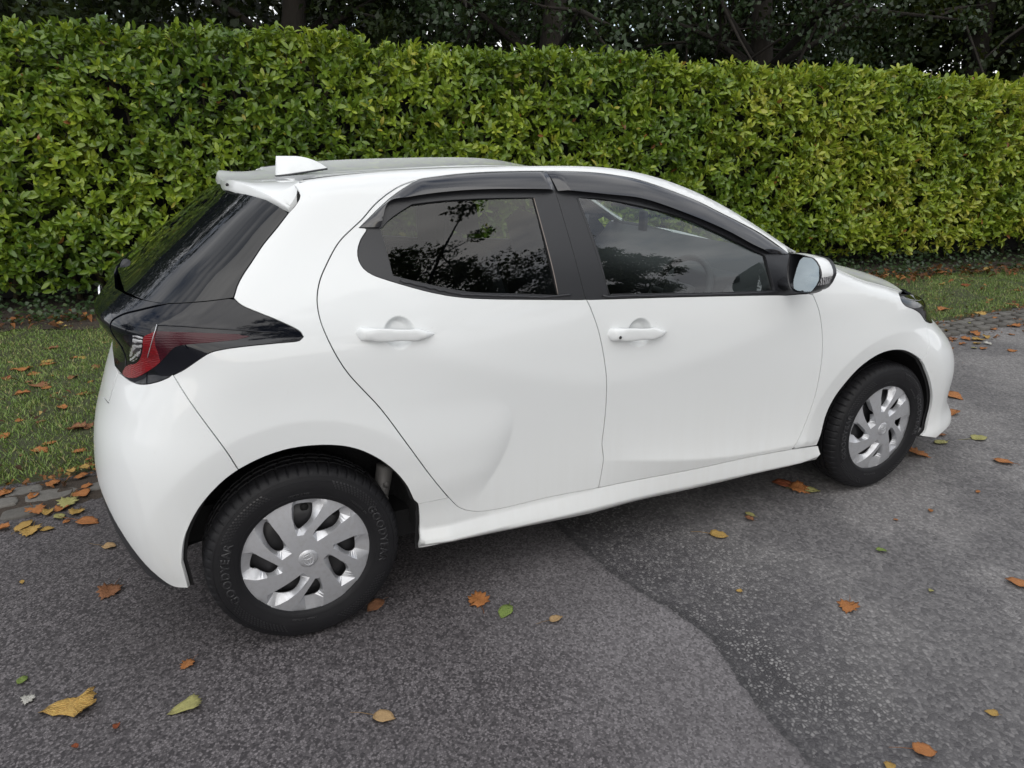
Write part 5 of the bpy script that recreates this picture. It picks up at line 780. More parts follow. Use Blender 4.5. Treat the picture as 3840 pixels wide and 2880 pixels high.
LEAVES = [
(-0.702, -0.834, 0.004, 0.128, 'fan', 'leaf_yellow', 'large curled yellow leaf with brown edges lying at the lower left of the tarmac'),
(-0.819, -0.749, 0.004, 0.038, 'jag', 'leaf_pale', 'small whitish leaf lying left of the large curled yellow leaf'),
(-0.848, -0.65, 0.004, 0.036, 'ovate', 'leaf_green', 'small green leaf lying above the whitish leaf at the lower left'),
(-0.398, -0.971, 0.004, 0.077, 'fan', 'leaf_olive', 'folded yellow-green leaf lying flat between the large curled leaf and the rear wheel'),
(-0.674, -1.001, 0.004, 0.018, 'curl', 'leaf_red', 'tiny dark red curled leaf below the large curled yellow leaf'),
(-0.576, -0.97, 0.004, 0.026, 'curl', 'leaf_red', 'small dark red leaf fragment right of the large curled yellow leaf'),
(0.111, -1.243, 0.004, 0.063, 'stem', 'leaf_tan', 'tan leaf with a long pale stalk on the tarmac in front of the rear wheel'),
(-0.391, -0.782, 0.004, 0.046, 'jag', 'leaf_orange', 'small bright orange leaf on the tarmac below the rear wheel'),
(-0.641, -0.256, 0.004, 0.087, 'jag', 'leaf_brown', 'crumpled brown leaf on the tarmac behind the rear bumper'),
(-0.662, 0.088, 0.004, 0.056, 'stem', 'leaf_tan', 'small tan leaf with a stalk beside the black bumper skirt'),
(-0.938, -0.054, 0.004, 0.021, 'ovate', 'leaf_yellow', 'tiny yellow leaf on the dark tarmac at the left edge'),
(0.558, -0.849, 0.004, 0.082, 'jag', 'leaf_orange', 'ragged orange-brown leaf on the tarmac right of the rear wheel'),
(0.62, -0.949, 0.004, 0.064, 'ovate', 'leaf_green', 'flat green leaf just right of the ragged orange-brown leaf'),
(0.758, -1.058, 0.004, 0.047, 'stem', 'leaf_tan', 'small tan stalked leaf right of the flat green leaf'),
(0.218, -0.733, 0.004, 0.065, 'ovate', 'leaf_brown', 'dull brown leaf in the shade against the rear tyre'),
(1.623, -0.853, 0.004, 0.073, 'stem', 'leaf_yellow', 'yellow leaf with a long stalk under the edge of the front door'),
(1.859, -0.775, 0.004, 0.044, 'ovate', 'leaf_olive', 'small olive leaf beyond the yellow stalked leaf'),
(1.83, -0.802, 0.004, 0.036, 'curl', 'leaf_brown', 'thin brown leaf scrap beside the small olive leaf'),
(2.236, -0.681, 0.004, 0.095, 'jag', 'leaf_orange', 'orange leaf behind the front tyre under the sill'),
(2.203, -0.615, 0.004, 0.088, 'ovate', 'leaf_red', 'dark red leaf in the shade left of the orange leaf behind the front tyre'),
(2.273, -0.718, 0.004, 0.073, 'stem', 'leaf_olive', 'yellow-green leaf touching the orange leaf behind the front tyre'),
(3.084, -0.642, 0.004, 0.12, 'jag', 'leaf_orange', 'mottled brown and orange leaf right of the front tyre'),
(1.72, -1.422, 0.004, 0.071, 'jag', 'leaf_orange', 'orange leaf with a hole in the middle on the right side tarmac'),
(2.133, -1.213, 0.004, 0.037, 'curl', 'leaf_green', 'small curled green leaf above the orange leaf with a hole'),
(1.437, -1.19, 0.004, 0.023, 'tri', 'leaf_yellow', 'tiny pale yellow leaf on the dark tarmac joint'),
(2.607, -1.074, 0.004, 0.028, 'ovate', 'leaf_orange', 'tiny orange leaf halfway up the right side tarmac'),
(2.398, -1.067, 0.004, 0.02, 'ovate', 'leaf_orange', 'speck of orange leaf left of the tiny orange leaf'),
(2.072, -1.474, 0.004, 0.02, 'tri', 'leaf_olive', 'tiny bright green leaf on the right side tarmac'),
(2.407, -1.582, 0.004, 0.082, 'ovate', 'leaf_orange', 'large orange leaf cut by the right edge of the photo'),
(1.402, -1.955, 0.004, 0.062, 'stem', 'leaf_orange', 'peach-coloured stalked leaf at the lower right of the tarmac'),
(1.273, -1.954, 0.004, 0.031, 'tri', 'leaf_yellow', 'yellow leaf cut by the bottom edge at the lower right'),
(1.697, -1.944, 0.004, 0.032, 'tri', 'leaf_yellow', 'small yellow leaf right of the peach-coloured stalked leaf'),
(3.572, -0.64, 0.004, 0.086, 'stem', 'leaf_olive', 'pale green stalked leaf on the road right of the front bumper'),
(3.393, -0.886, 0.004, 0.084, 'ovate', 'leaf_orange', 'orange leaf near the right edge beyond the pale green leaf'),
(4.075, -0.138, 0.004, 0.117, 'tri', 'leaf_orange', 'orange leaf on the road level with the front bumper'),
(3.79, -0.341, 0.004, 0.077, 'curl', 'leaf_orange', 'small peach leaf on the road below the orange one by the bumper'),
(3.432, -0.528, 0.004, 0.041, 'ovate', 'leaf_brown', 'small brown leaf beside the lip of the front bumper'),
(3.332, -0.593, 0.004, 0.075, 'ovate', 'leaf_olive', 'dark green leaf beside the lip of the front bumper'),
(2.969, -1.043, 0.004, 0.026, 'ovate', 'leaf_orange', 'orange leaf scrap on the road between front wheel and right edge'),
(-0.939, 0.795, 0.012, 0.074, 'ovate', 'leaf_orange', 'upright rounded orange leaf on the soil at the grass edge, left'),
(-1.002, 0.683, 0.012, 0.055, 'curl', 'leaf_orange', 'orange leaf on the left setts below the rounded orange leaf'),
(-1.125, 0.772, 0.012, 0.068, 'jag', 'leaf_orange', 'orange leaf at the far left end of the setts'),
(-0.855, 0.554, 0.012, 0.087, 'jag', 'leaf_olive', 'yellow-green leaf on the left setts'),
(-0.873, 0.523, 0.004, 0.07, 'jag', 'leaf_orange', 'orange-brown leaf overlapping the yellow-green leaf on the left setts'),
(-0.805, 0.618, 0.012, 0.085, 'tri', 'leaf_orange', 'broad orange leaf on the left setts near the bumper'),
(-0.972, 0.529, 0.012, 0.081, 'jag', 'leaf_orange', 'brown-orange leaf in the middle of the left setts'),
(-0.813, 0.455, 0.004, 0.069, 'jag', 'leaf_yellow', 'yellow-brown leaf at the tarmac edge near the bumper'),
(-0.924, 0.497, 0.004, 0.057, 'curl', 'leaf_yellow', 'narrow yellow leaf between two brown ones at the left tarmac edge'),
(-0.76, 0.344, 0.004, 0.095, 'stem', 'leaf_orange', 'orange leaf with an upright stalk on the tarmac by the bumper skirt'),
(-0.876, 0.444, 0.004, 0.06, 'ovate', 'leaf_olive', 'pale green leaf on the tarmac edge, left'),
(-1.001, 0.411, 0.004, 0.078, 'ovate', 'leaf_yellow', 'yellow leaf with brown rim at the left tarmac edge'),
(-0.969, 0.352, 0.004, 0.085, 'jag', 'leaf_yellow', 'bright yellow leaf overlapping the rimmed yellow leaf'),
(-0.908, 0.345, 0.004, 0.054, 'stem', 'leaf_yellow', 'thin orange-yellow stalked leaf right of the bright yellow leaf'),
(-1.077, 0.425, 0.004, 0.058, 'curl', 'leaf_orange', 'orange leaf cut by the left edge at the tarmac'),
(-0.842, 0.381, 0.004, 0.032, 'ovate', 'leaf_orange', 'tiny orange leaf between the stalked leaf and the pale green one'),
(-1.005, 0.525, 0.004, 0.028, 'ovate', 'leaf_tan', 'pebble-sized tan leaf at the left tarmac edge'),
(-0.811, 0.875, 0.035, 0.054, 'jag', 'leaf_yellow', 'yellow lobed leaf at the edge of the grass by the bumper'),
(-0.865, 0.855, 0.035, 0.049, 'curl', 'leaf_yellow', 'golden curled leaf left of the yellow lobed leaf'),
(-0.83, 0.825, 0.012, 0.062, 'tri', 'leaf_orange', 'tan-orange leaf on the soil strip near the bumper'),
(-0.791, 0.692, 0.012, 0.048, 'curl', 'leaf_orange', 'narrow orange leaf on the setts touching the bumper outline'),
(-1.364, 2.808, 0.035, 0.134, 'jag', 'leaf_orange', 'heap-like crumpled orange leaf on the left lawn near the hedge'),
(-1.263, 2.652, 0.035, 0.081, 'tri', 'leaf_orange', 'orange leaf right of the crumpled one on the left lawn'),
(-1.227, 2.945, 0.035, 0.086, 'jag', 'leaf_yellow', 'bright yellow leaf on the left lawn'),
(-1.216, 2.88, 0.035, 0.098, 'ovate', 'leaf_orange', 'orange leaf under the bright yellow leaf on the left lawn'),
(-1.241, 3.296, 0.035, 0.091, 'curl', 'leaf_brown', 'brown curled leaf near the top of the left lawn'),
(-1.195, 2.362, 0.035, 0.119, 'jag', 'leaf_brown', 'dark brown crumpled leaf in the middle of the left lawn'),
(-1.155, 2.305, 0.035, 0.071, 'tri', 'leaf_orange', 'orange leaf touching the dark brown crumpled leaf'),
(-1.271, 2.224, 0.035, 0.081, 'curl', 'leaf_orange', 'curled orange leaf below the dark brown crumpled leaf'),
(-1.014, 1.844, 0.035, 0.071, 'curl', 'leaf_orange', 'slim orange leaf in the lower middle of the left lawn'),
(-0.924, 2.067, 0.035, 0.081, 'tri', 'leaf_orange', 'golden orange leaf on the lawn close to the bumper'),
(-0.896, 1.443, 0.035, 0.102, 'curl', 'leaf_brown', 'large dark brown leaf on the lawn beside the bumper'),
(-0.848, 1.45, 0.035, 0.082, 'curl', 'leaf_brown', 'large dark leaf with a purple sheen touching the bumper outline on the lawn'),
(-1.246, 1.495, 0.035, 0.075, 'ovate', 'leaf_orange', 'orange leaf cut by the left edge on the lawn'),
(-1.008, 1.28, 0.035, 0.063, 'ovate', 'leaf_orange', 'plain rounded orange leaf low on the left lawn'),
(-1.042, 1.175, 0.035, 0.08, 'curl', 'leaf_orange', 'rolled orange leaf below the rounded orange leaf on the lawn'),
(-0.859, 1.098, 0.035, 0.071, 'jag', 'leaf_orange', 'lobed tan-orange leaf on the lawn beside the bumper'),
(-1.211, 1.718, 0.035, 0.047, 'jag', 'leaf_orange', 'small red-orange leaf in the left part of the lawn'),
(-1.092, 1.634, 0.035, 0.052, 'curl', 'leaf_brown', 'small reddish-brown leaf in the middle of the lawn'),
(-1.02, 2.456, 0.035, 0.08, 'curl', 'leaf_brown', 'brown curled leaf on the lawn near the tail lamp'),
(-0.904, 2.669, 0.035, 0.071, 'ovate', 'leaf_brown', 'brown leaf on the lawn just left of the tail lamp'),
(-1.063, 2.969, 0.035, 0.06, 'curl', 'leaf_orange', 'small orange leaf near the top right of the left lawn'),
(-0.907, 2.322, 0.035, 0.042, 'ovate', 'leaf_orange', 'tiny red-orange leaf beside the tail lamp'),
(-0.886, 3.331, 0.035, 0.058, 'ovate', 'leaf_tan', 'tan leaf at the top of the lawn beside the tail lamp'),
(-1.228, 4.35, 0.035, 0.139, 'curl', 'leaf_red', 'big red-brown leaf caught at the foot of the hedge on the left'),
(-1.174, 3.991, 0.035, 0.093, 'curl', 'leaf_brown', 'brown leaf below the big red-brown one at the hedge foot'),
(-1.372, 2.161, 0.035, 0.04, 'ovate', 'leaf_yellow', 'yellow leaf cut by the left edge on the lawn'),
(-1.416, 2.604, 0.035, 0.074, 'curl', 'leaf_red', 'small dark red leaf at the left edge of the lawn'),
(-1.463, 3.039, 0.035, 0.046, 'ovate', 'leaf_tan', 'small tan leaf above the crumpled orange one'),
(-1.012, 2.958, 0.035, 0.067, 'ovate', 'leaf_yellow', 'small yellow-brown leaf near the top right of the left lawn'),
(-1.153, 2.57, 0.035, 0.037, 'ovate', 'leaf_orange', 'tiny orange leaf right of the two orange ones on the lawn'),
(-1.271, 2.467, 0.035, 0.048, 'curl', 'leaf_brown', 'small brown leaf left of the dark brown crumpled leaf'),
(-1.114, 1.165, 0.035, 0.028, 'ovate', 'leaf_brown', 'small brown leaf low on the left lawn near the grass edge'),
(-1.086, 2.159, 0.035, 0.035, 'ovate', 'leaf_orange', 'tiny peach leaf below the dark brown crumpled leaf'),
(7.346, 2.07, 0.035, 0.099, 'jag', 'leaf_red', 'red-orange leaf standing up on the right lawn'),
(7.656, 2.301, 0.035, 0.072, 'jag', 'leaf_tan', 'peach leaf just beyond the red-orange leaf on the right lawn'),
(7.143, 2.189, 0.035, 0.08, 'curl', 'leaf_yellow', 'yellowish leaf in the left part of the right lawn'),
(7.6, 1.663, 0.035, 0.087, 'stem', 'leaf_orange', 'orange stalked leaf on the lawn at the right edge'),
(6.865, 1.489, 0.035, 0.081, 'curl', 'leaf_orange', 'orange leaf in the middle of the right lawn'),
(6.46, 1.741, 0.035, 0.046, 'ovate', 'leaf_tan', 'small tan leaf by the headlamp on the right lawn'),
(6.07, 1.397, 0.035, 0.111, 'curl', 'leaf_orange', 'orange curled leaf on the lawn beside the headlamp'),
(6.248, 1.158, 0.035, 0.109, 'jag', 'leaf_yellow', 'yellow-orange leaf at the lawn edge on the right'),
(6.278, 1.075, 0.012, 0.108, 'tri', 'leaf_orange', 'broad orange leaf on the right setts by the lawn edge'),
(5.91, 1.058, 0.012, 0.089, 'ovate', 'leaf_olive', 'yellow-green leaf on the right setts'),
(5.817, 1.082, 0.012, 0.065, 'ovate', 'leaf_olive', 'second small yellow-green leaf on the right setts nearer the car'),
(5.46, 0.936, 0.012, 0.077, 'curl', 'leaf_yellow', 'yellow leaf on the right setts next to the bumper'),
(6.923, 1.263, 0.035, 0.062, 'ovate', 'leaf_orange', 'orange leaf at the lawn edge near the right border'),
(6.866, 1.289, 0.035, 0.062, 'ovate', 'leaf_orange', 'orange leaf left of the one at the lawn edge near the right border'),
(6.212, 0.831, 0.004, 0.104, 'jag', 'leaf_orange', 'large orange leaf at the tarmac edge near the right border'),
(6.383, 0.916, 0.012, 0.082, 'curl', 'leaf_orange', 'orange leaf on the setts near the right border'),
(6.147, 0.861, 0.004, 0.08, 'tri', 'leaf_orange', 'orange leaf left of the large one at the right tarmac edge'),
(5.933, 0.838, 0.004, 0.071, 'jag', 'leaf_orange', 'orange leaf on the tarmac edge below the right setts'),
(5.637, 0.791, 0.004, 0.092, 'curl', 'leaf_orange', 'orange-brown leaf on the tarmac just below the setts'),
(5.414, 0.72, 0.004, 0.075, 'curl', 'leaf_orange', 'curled orange leaf on the road in front of the car'),
(5.489, 0.671, 0.004, 0.104, 'tri', 'leaf_yellow', 'bright yellow leaf on the road in front of the car'),
(5.384, 0.599, 0.004, 0.066, 'ovate', 'leaf_yellow', 'golden yellow leaf just below the bright yellow one in front of the car'),
(5.291, 0.485, 0.004, 0.064, 'ovate', 'leaf_orange', 'rounded orange leaf below the yellow pair in front of the car'),
(5.444, 0.557, 0.004, 0.059, 'curl', 'leaf_pale', 'whitish leaf right of the yellow pair in front of the car'),
(5.259, 0.627, 0.004, 0.058, 'curl', 'leaf_orange', 'small peach leaf left of the yellow pair in front of the car'),
(5.312, 0.751, 0.004, 0.075, 'curl', 'leaf_brown', 'thin brown leaf on the road beside the bumper corner'),
(5.433, 0.352, 0.004, 0.064, 'tri', 'leaf_orange', 'orange leaf lying alone on the road near the right border'),
(5.626, 0.686, 0.004, 0.068, 'curl', 'leaf_yellow', 'small yellow leaf beyond the bright yellow one in front of the car'),
(5.238, 0.523, 0.004, 0.05, 'ovate', 'leaf_olive', 'dark olive leaf below the yellow pair in front of the car'),
(5.902, 0.655, 0.004, 0.046, 'ovate', 'leaf_orange', 'orange leaf scrap on the tarmac below the right setts')]
for i, (x, y, z, s, kind, mat, lab) in enumerate(LEAVES):
    r_ = np.random.default_rng(500+i); V, F = leaf_shape(kind, r_)
    s = min(max(s, .02)*1.15, .17); ang = r_.uniform(0, 6.283)
    b = Bm(); b.add(V, F)
    mz = min(v[2] for v in V)
    ln0 = {'stem': .85, 'tri': .2, 'jag': .35}.get(kind, .25)
    b.v = [(v[0], v[1], v[2]-mz) for v in b.v]
    if kind != 'fan': b.tube([(0, -.40, .03), (.03, -.5-ln0*.5, .05), (.10*r_.uniform(-1, 1), -.5-ln0, .03)], [.016, .012, .010], 5)
    if kind == 'stem': ang = math.radians(-114)+r_.uniform(-.3, .3)
    if lab.startswith('large curled yellow'): ang = math.radians(-104); b.v = [(v[0]+.10*v[1]*v[1], v[1], v[2]*1.0+.022*math.sin(v[0]*60)+.16*max(0, -v[1]-.25)+.05*math.sin(v[1]*13+v[0]*8)+.10*max(0, v[1]-.3)) for v in b.v]
    if kind == 'fan' and lab.startswith('folded'): ang = math.radians(-80)
    o = b.build('fallen_leaf', mat, None)
    o.location = (x, y, z+.001); o.scale = (s, s, s)
    o.rotation_euler = (r_.uniform(-.12, .12), r_.uniform(-.12, .12), ang)
    tag(o, lab, 'leaf', 'fallen autumn leaves')

# ------------------------------------------------------------------ the car
car = empty('parked_car'); tag(car, 'white five-door hatchback with black tailgate glass and silver wheel covers, parked on the tarmac', 'car')
PP = lambda u, z, off=0.: (P(np.array([u]), np.array([z]))+N(np.array([u]), np.array([z]))*off)[0]
def TP(u, v): return T(np.asarray(u, float), np.clip(np.asarray(v, float)/.6, 0, 1.2))
def TN(u, v, e=3e-4):
    a = TP(u+e, v)-TP(u-e, v); b = TP(u, v+e)-TP(u, v-e); return norm3(np.cross(a, b))
TS = (TP, TN)
g = GEO
white = 'white_paint'
simple('seal_grey', (.20, .17, .15), .5)
simple('silver_bright', (.55, .56, .58), .3, .5, coat=.4)
BAND_R = [(.472*math.cos(a), .30+.472*math.sin(a)) for a in np.linspace(-.2, 3.35, 160)]
def u_of(x, z):
    r = float(xr(z)+ar(z)); a = float(ar(z)); return x if x > r else r-a*math.asin(min(1, (r-x)/a))
FACET = [(u_of(float(_xb(z)), z), z) for z in np.linspace(.26, .90, 60)]
BAND_F = [(2.52+.455*math.cos(a), .305+.455*math.sin(a)) for a in np.linspace(-.2, 3.35, 150)]
CREASE_C = [(float(_cc(z)), z) for z in np.linspace(.335, .815, 70)]
CREASE_F = [(x, float(_zf(x))) for x in np.linspace(1.0, 2.2, 110)]
qp = make_panel('quarter_panel', g['quarter_panel'], white, car, sides='RL', creases=[BAND_R], flush=lambda q: (q[:, 1] > ze(np.clip(q[:, 0], -.2, 3.45))-.004) & (q[:, 0] > .14))
rb = make_panel('rear_bumper', g['rear_bumper'], white, car, sides='B', centre=True, step=.024, creases=[BAND_R, FACET])
make_panel('lower_valance', g['lower_valance'], 'black_plastic', car, off=-.003, sides='B', centre=True)
tg = make_panel('tailgate', g['hatch_panel'], white, car, sides='B', centre=True)
make_panel('tailgate_trim', g['tailgate_trim'], 'gloss_black', car, sides='B', centre=True, off=.002)
make_panel('rear_window', g['rear_window'], 'rear_glass', car, sides='B', centre=True, off=-.002)
for s in 'RL':
    tl = make_panel('tail_lamp', g['tail_lamp'], 'gloss_black', car, sides=s, step=.02, gap=.0012)
    make_panel('brake_lens', g['lens_red'], 'red_lens_dark', tl, off=.0012, sides=s, gap=0, flange=.001, r=.0004, step=.016)
    rl = [p for p in g['lens_red'] if p[0] < -.335]
    make_panel('tail_lens', rl, 'red_lens', tl, off=.0022, sides=s, gap=0, flange=.002, r=.0004, step=.012)
    make_panel('reversing_lens', g['lens_clear'], 'clear_lens', tl, off=.0022, sides=s, gap=0, flange=.002, r=.0006, step=.012)
    sg = 1 if s == 'R' else -1
    ed = [PP(u, z, .0035)*np.array([1, sg, 1]) for u, z in g['lens_edge']]
    Bm().tube(ed, [.0011]*len(ed), 6).build('lens_edge', 'silver_bright', tl)
    fd = [PP(u, z, .0005)*np.array([1, sg, 1]) for u, z in g['lamp_fold']]
    Bm().tube(fd, [.002]*len(fd), 6).build('lamp_fold', 'gloss_black', tl)
# door glass: gently curved panes fitted just inside the frames
PANE = {}
for k_ in ('glass_rear', 'glass_front'):
    q_ = np.array(g[k_]); uu, vv = np.meshgrid(np.linspace(q_[:, 0].min(), q_[:, 0].max(), 30), np.linspace(q_[:, 1].min(), q_[:, 1].max(), 20)); pt_ = np.c_[uu.ravel(), vv.ravel()]; pt_ = np.vstack([pt_[in_poly(pt_, q_)], q_])
    y_ = P(pt_[:, 0], pt_[:, 1])[:, 1]; m_ = pt_.mean(0); a_, b_ = (pt_-m_).T; A_ = np.c_[np.ones(len(a_)), a_, b_, a_*a_, a_*b_, b_*b_]; cf = np.linalg.lstsq(A_, y_, rcond=None)[0]
    cf[3] = max(cf[3], .02); cf[5] = min(max(cf[5], .10), .35); res_ = y_-A_@cf; sh_ = res_.max()+.006
    def mkp(cf=cf, m_=m_, sh_=sh_):
        def PG(u, z):
            u, z = np.broadcast_arrays(np.asarray(u, float), np.asarray(z, float)); a, b_ = u-m_[0], z-m_[1]; x = P(u, z)[..., 0]; return np.stack([x, cf[0]+cf[1]*a+cf[2]*b_+cf[3]*a*a+cf[4]*a*b_+cf[5]*b_*b_+sh_, z], -1)
        def NG(u, z, e=3e-4):
            u = np.asarray(u, float); z = np.asarray(z, float); a, b_ = u-m_[0], z-m_[1]; dyx = cf[1]+2*cf[3]*a+cf[4]*b_; dyz = cf[2]+cf[4]*a+2*cf[5]*b_; return norm3(np.stack([dyx, -np.ones_like(dyx), dyz], -1))
        return PG, NG
    PANE[k_] = mkp()
# doors
fine = []
doors = {}
for s in 'RL':
    sg = np.array([1, 1 if s == 'R' else -1, 1])
    rd = make_panel('rear_door', g['rear_door'], white, car, sides=s, step=.022, refine=[(HR[0]+.011, HR[1], .058, .056, .0045)], creases=[CREASE_C, BAND_R])
    fdr = make_panel('front_door', g['front_door'], white, car, sides=s, step=.022, refine=[(HF[0]+.010, HF[1], .058, .058, .0045)], creases=[CREASE_F])
    for dn, par, fr, gl, vt, vl, mat in (('rear', rd, 'rear_frame', 'glass_rear', 'visor_rear_top', 'visor_rear_low', 'privacy_glass'), ('front', fdr, 'front_frame', 'glass_front', 'visor_front_top', 'visor_front_low', 'clear_glass')):
        make_panel('window_frame', g[fr], 'black_trim', par, off=-.0015, holes=[g[gl]], sides=s, gap=.0012, step=.03)
        make_panel('window_glass', shrink(g[gl], -.008), mat, par, off=0., sides=s, gap=0, flange=.003, step=.035, surf=PANE[gl])
        # rain visor: attached along its top edge, its lower lip stands off the glass
        def rs(p, n):
            p = np.array(p); d = np.r_[0, np.cumsum(np.hypot(*np.diff(p, axis=0).T))]; t = np.linspace(0, d[-1], n); return np.c_[np.interp(t, d, p[:, 0]), np.interp(t, d, p[:, 1])]
        n = 90; A = rs(g[vt], n); B_ = rs(g[vl] if dn == 'front' else g[vl][::-1], n)
        if dn == 'rear': A, B_ = A, B_
        R1 = []
        prof = [(0, .0015), (.06, .0055), (.3, .0115), (.6, .0165), (.85, .0195), (1., .020), (1., .0185), (.85, .0178), (.5, .012), (.08, .003)]
        for i in range(n):
            endf = min(1, .35+min(i, n-1-i)/5)
            R1.append([PP(*(A[i]*(1-t)+B_[i]*t), o*endf)*sg for t, o in prof])
        o = Bm().rings(R1, True, True).build('rain_visor', 'smoked_plastic', par); fixn(o); o.data.set_sharp_from_angle(angle=.9)
    for par, a, b_ in ((rd, (.858, 1.366), (.8865, 1.062)), (fdr, (1.019, 1.362), (1.083, 1.044))):
        q = [PP(a[0]+(b_[0]-a[0])*t, a[1]+(b_[1]-a[1])*t, -.0015)*sg for t in np.linspace(0, 1, 14)]
        Bm().tube(q, [.0016]*14, 6).build('window_seal', 'seal_grey' if par is rd else 'black_plastic', par)
    for par, key, u0, u1 in ((rd, 'rear_frame', .33, .985), (fdr, 'front_frame', 1.0, 1.84)):
        gl_ = np.array(g['glass_rear' if par is rd else 'glass_front']); lo_ = np.array([(u_, gl_[np.abs(gl_[:, 0]-u_) < .03][:, 1].min()) for u_ in np.linspace(gl_[:, 0].min()+.03, gl_[:, 0].max()-.03, 30)])
        q = [PP(u, float(np.interp(u, lo_[:, 0], lo_[:, 1]))-.008, -.001)*sg for u in np.linspace(max(u0, lo_[0, 0]), min(u1, lo_[-1, 0]+.08), 40)]
        Bm().tube(q, [.0042]*40, 8).build('belt_moulding', 'black_trim', par)
    doors[s] = (rd, fdr)
# door handles
def handle(par, uc_, zc_, L, s, key, tilt=0., hs_=1.):
    sg = np.array([1, 1 if s == 'R' else -1, 1]); R_ = []
    S = lambda a, b_, t: float(ss((t-a)/(b_-a)))
    for t in np.r_[0, .006, .02, np.linspace(.04, .96, 44), .98, .994, 1.]:
        h = .0168-.0022*S(.38, .52, t)+.0012*S(.62, .74, t)-.0118*S(.74, 1.0, t); e = min(1, (t/.06))**.5 if t < .06 else 1; e2 = min(1, ((1-t)/.05))**.5 if t > .95 else 1; h = max(h*e*e2*hs_, .0012)
        out_ = .027*(.45+.55*S(0, .12, t))*(.35+.65*(1-S(.84, 1., t)))*max(e*e2, .3); inner = -.012+.027*S(.14, .26, t)*(1-S(.70, .84, t)); inner = min(inner, out_-.004)
        u = uc_-L/2+L*t; zz = zc_+tilt*(t-.5); ring = []; o0 = PP(u, uc_*0+zz+.05, 0)*.5+PP(u, zz-.05, 0)*.5
        for a in np.linspace(0, 2*math.pi, 20, endpoint=False):
            ca, sa = math.cos(a), math.sin(a); ca = math.copysign(abs(ca)**.75, ca); sa = math.copysign(abs(sa)**.75, sa)
            mid = (out_+inner)/2; half = (out_-inner)/2
            ring.append(o0*sg+np.array([0, -1, 0])*sg*(mid+half*sa)+np.array([0, 0, h*ca]))
        R_.append(ring)
    o = Bm().rings(R_).build('door_handle', white, par); fixn(o)
    if key:
        p = PP(uc_-L/2+L*.15, zc_+.05)*sg*.5+PP(uc_-L/2+L*.15, zc_-.05)*sg*.5+np.array([0, -.0262, 0])*sg
        b = Bm(); b.lathe([(0, -.0012*sg[1]), (.0052, -.0012*sg[1]), (.0058, 0)], p, 20); b.build('keyhole', 'steel_black', par)
for s in 'RL':
    rd, fdr = doors[s]
    handle(rd, HR[0], HR[1]-.002, .244, s, False, -.026, 1.2); handle(fdr, HF[0], HF[1], .248, s, s == 'R', -.018, 1.38)
for s in 'RL':
    make_panel('fender', g['fender'], white, car, sides=s, step=.022, creases=[BAND_F])
    def soff(u, z):
        zb = np.interp(u, [.36, .65, 1.06, 1.5, 2.0, 2.18], [.236, .221, .201, .199, .209, .219]); t = np.clip((.312-z)/(.312-zb), 0, 1.05); return np.maximum(.024*np.minimum(t, .70)/.70-.100*sp(t-.70, .03), -.02)-.001
    make_panel('side_sill', g['sill'], white, car, sides=s, step=.016, off=soff, gap=.0012)
    hlm = make_panel('headlamp', g['headlamp'], 'gloss_black', car, sides=s, step=.02, gap=.001)
    hp = shrink(g['headlamp'], .02)
    dr = [PP(u, z, .001)*np.array([1, 1 if s == 'R' else -1, 1]) for u, z in [(2.60, .892), (2.68, .875), (2.76, .862), (2.85, .85)]]
    Bm().tube(dr, [.0006, .0014, .0014, .0006], 6).build('running_light', 'silver_bright', hlm)
fbp = make_panel('front_bumper', g['front_bumper'], white, car, sides='B', centre=True, step=.026, creases=[BAND_F])
make_panel('lower_grille', [(3.50, .27), (uf_(.27), .27), (uf_(.52), .52), (3.62, .50), (3.54, .40)], 'black_plastic', fbp, sides='B', centre=True, off=.003)
make_panel('upper_grille', [(2.99, .752), (3.2, .705), (uf_(.69), .69), (uf_(.80), .80), (3.25, .825), (3.0, .838)], 'gloss_black', car, sides='B', centre=True, off=-.004)
eb0 = Bm(); eb0.tube([(-.512, .055*math.cos(a), 1.03+.038*math.sin(a)) for a in np.linspace(0, 6.2832, 33)], .0045, 8, False); eb0.tube([(-.514, .030*math.cos(a), 1.045+.015*math.sin(a)) for a in np.linspace(0, 6.2832, 25)], .0035, 8, False); eb0.tube([(-.514, .014*math.cos(a), 1.032+.034*math.sin(a)) for a in np.linspace(0, 6.2832, 25)], .0035, 8, False); eb0.build('tailgate_emblem', 'chrome', car)
# top sheets
def edge(xs, s): return [(x, s*.6) for x in xs]
roofp = [(x, .0) for x in np.linspace(.125, 1.52, 60)]+[(1.55, .04)]+[(1.55-.10*t, .6*t) for t in np.linspace(.08, 1, 12)]+[(.125+0*t, .6*t) for t in np.linspace(1, .03, 14)]
make_panel('roof', roofp, white, car, surf=TS, sides='B', centre=True, step=.04, gap=0, flange=.004, flush=lambda q: (q[:, 1] < .003))
wsp = [(1.575, .045)]+[(1.575+(2.06-1.575)*t, .045) for t in np.linspace(.05, 1, 20)]+[(2.06+(2.36-2.06)*math.sin(math.pi/2*t), .045+.555*t) for t in np.linspace(.1, 1, 14)]+[(1.46, .6), (1.51, .35), (1.55, .15)]
make_panel('windscreen', wsp, 'screen_glass', car, surf=TS, sides='B', centre=True, step=.04, gap=.001, flange=.004, off=-.003)
pil = [(1.53, 0.)]+[(x, 0.) for x in np.linspace(1.56, 1.99, 30)]+[(2.03, .04), (2.06, .045)]+[(2.06-(2.06-1.575)*t, .045) for t in np.linspace(.05, 1, 20)]+[(1.555, .04)]
make_panel('windscreen_pillar', pil, white, car, surf=TS, sides='RL', step=.03, gap=.0003, flush=lambda q: q[:, 1] < .003)
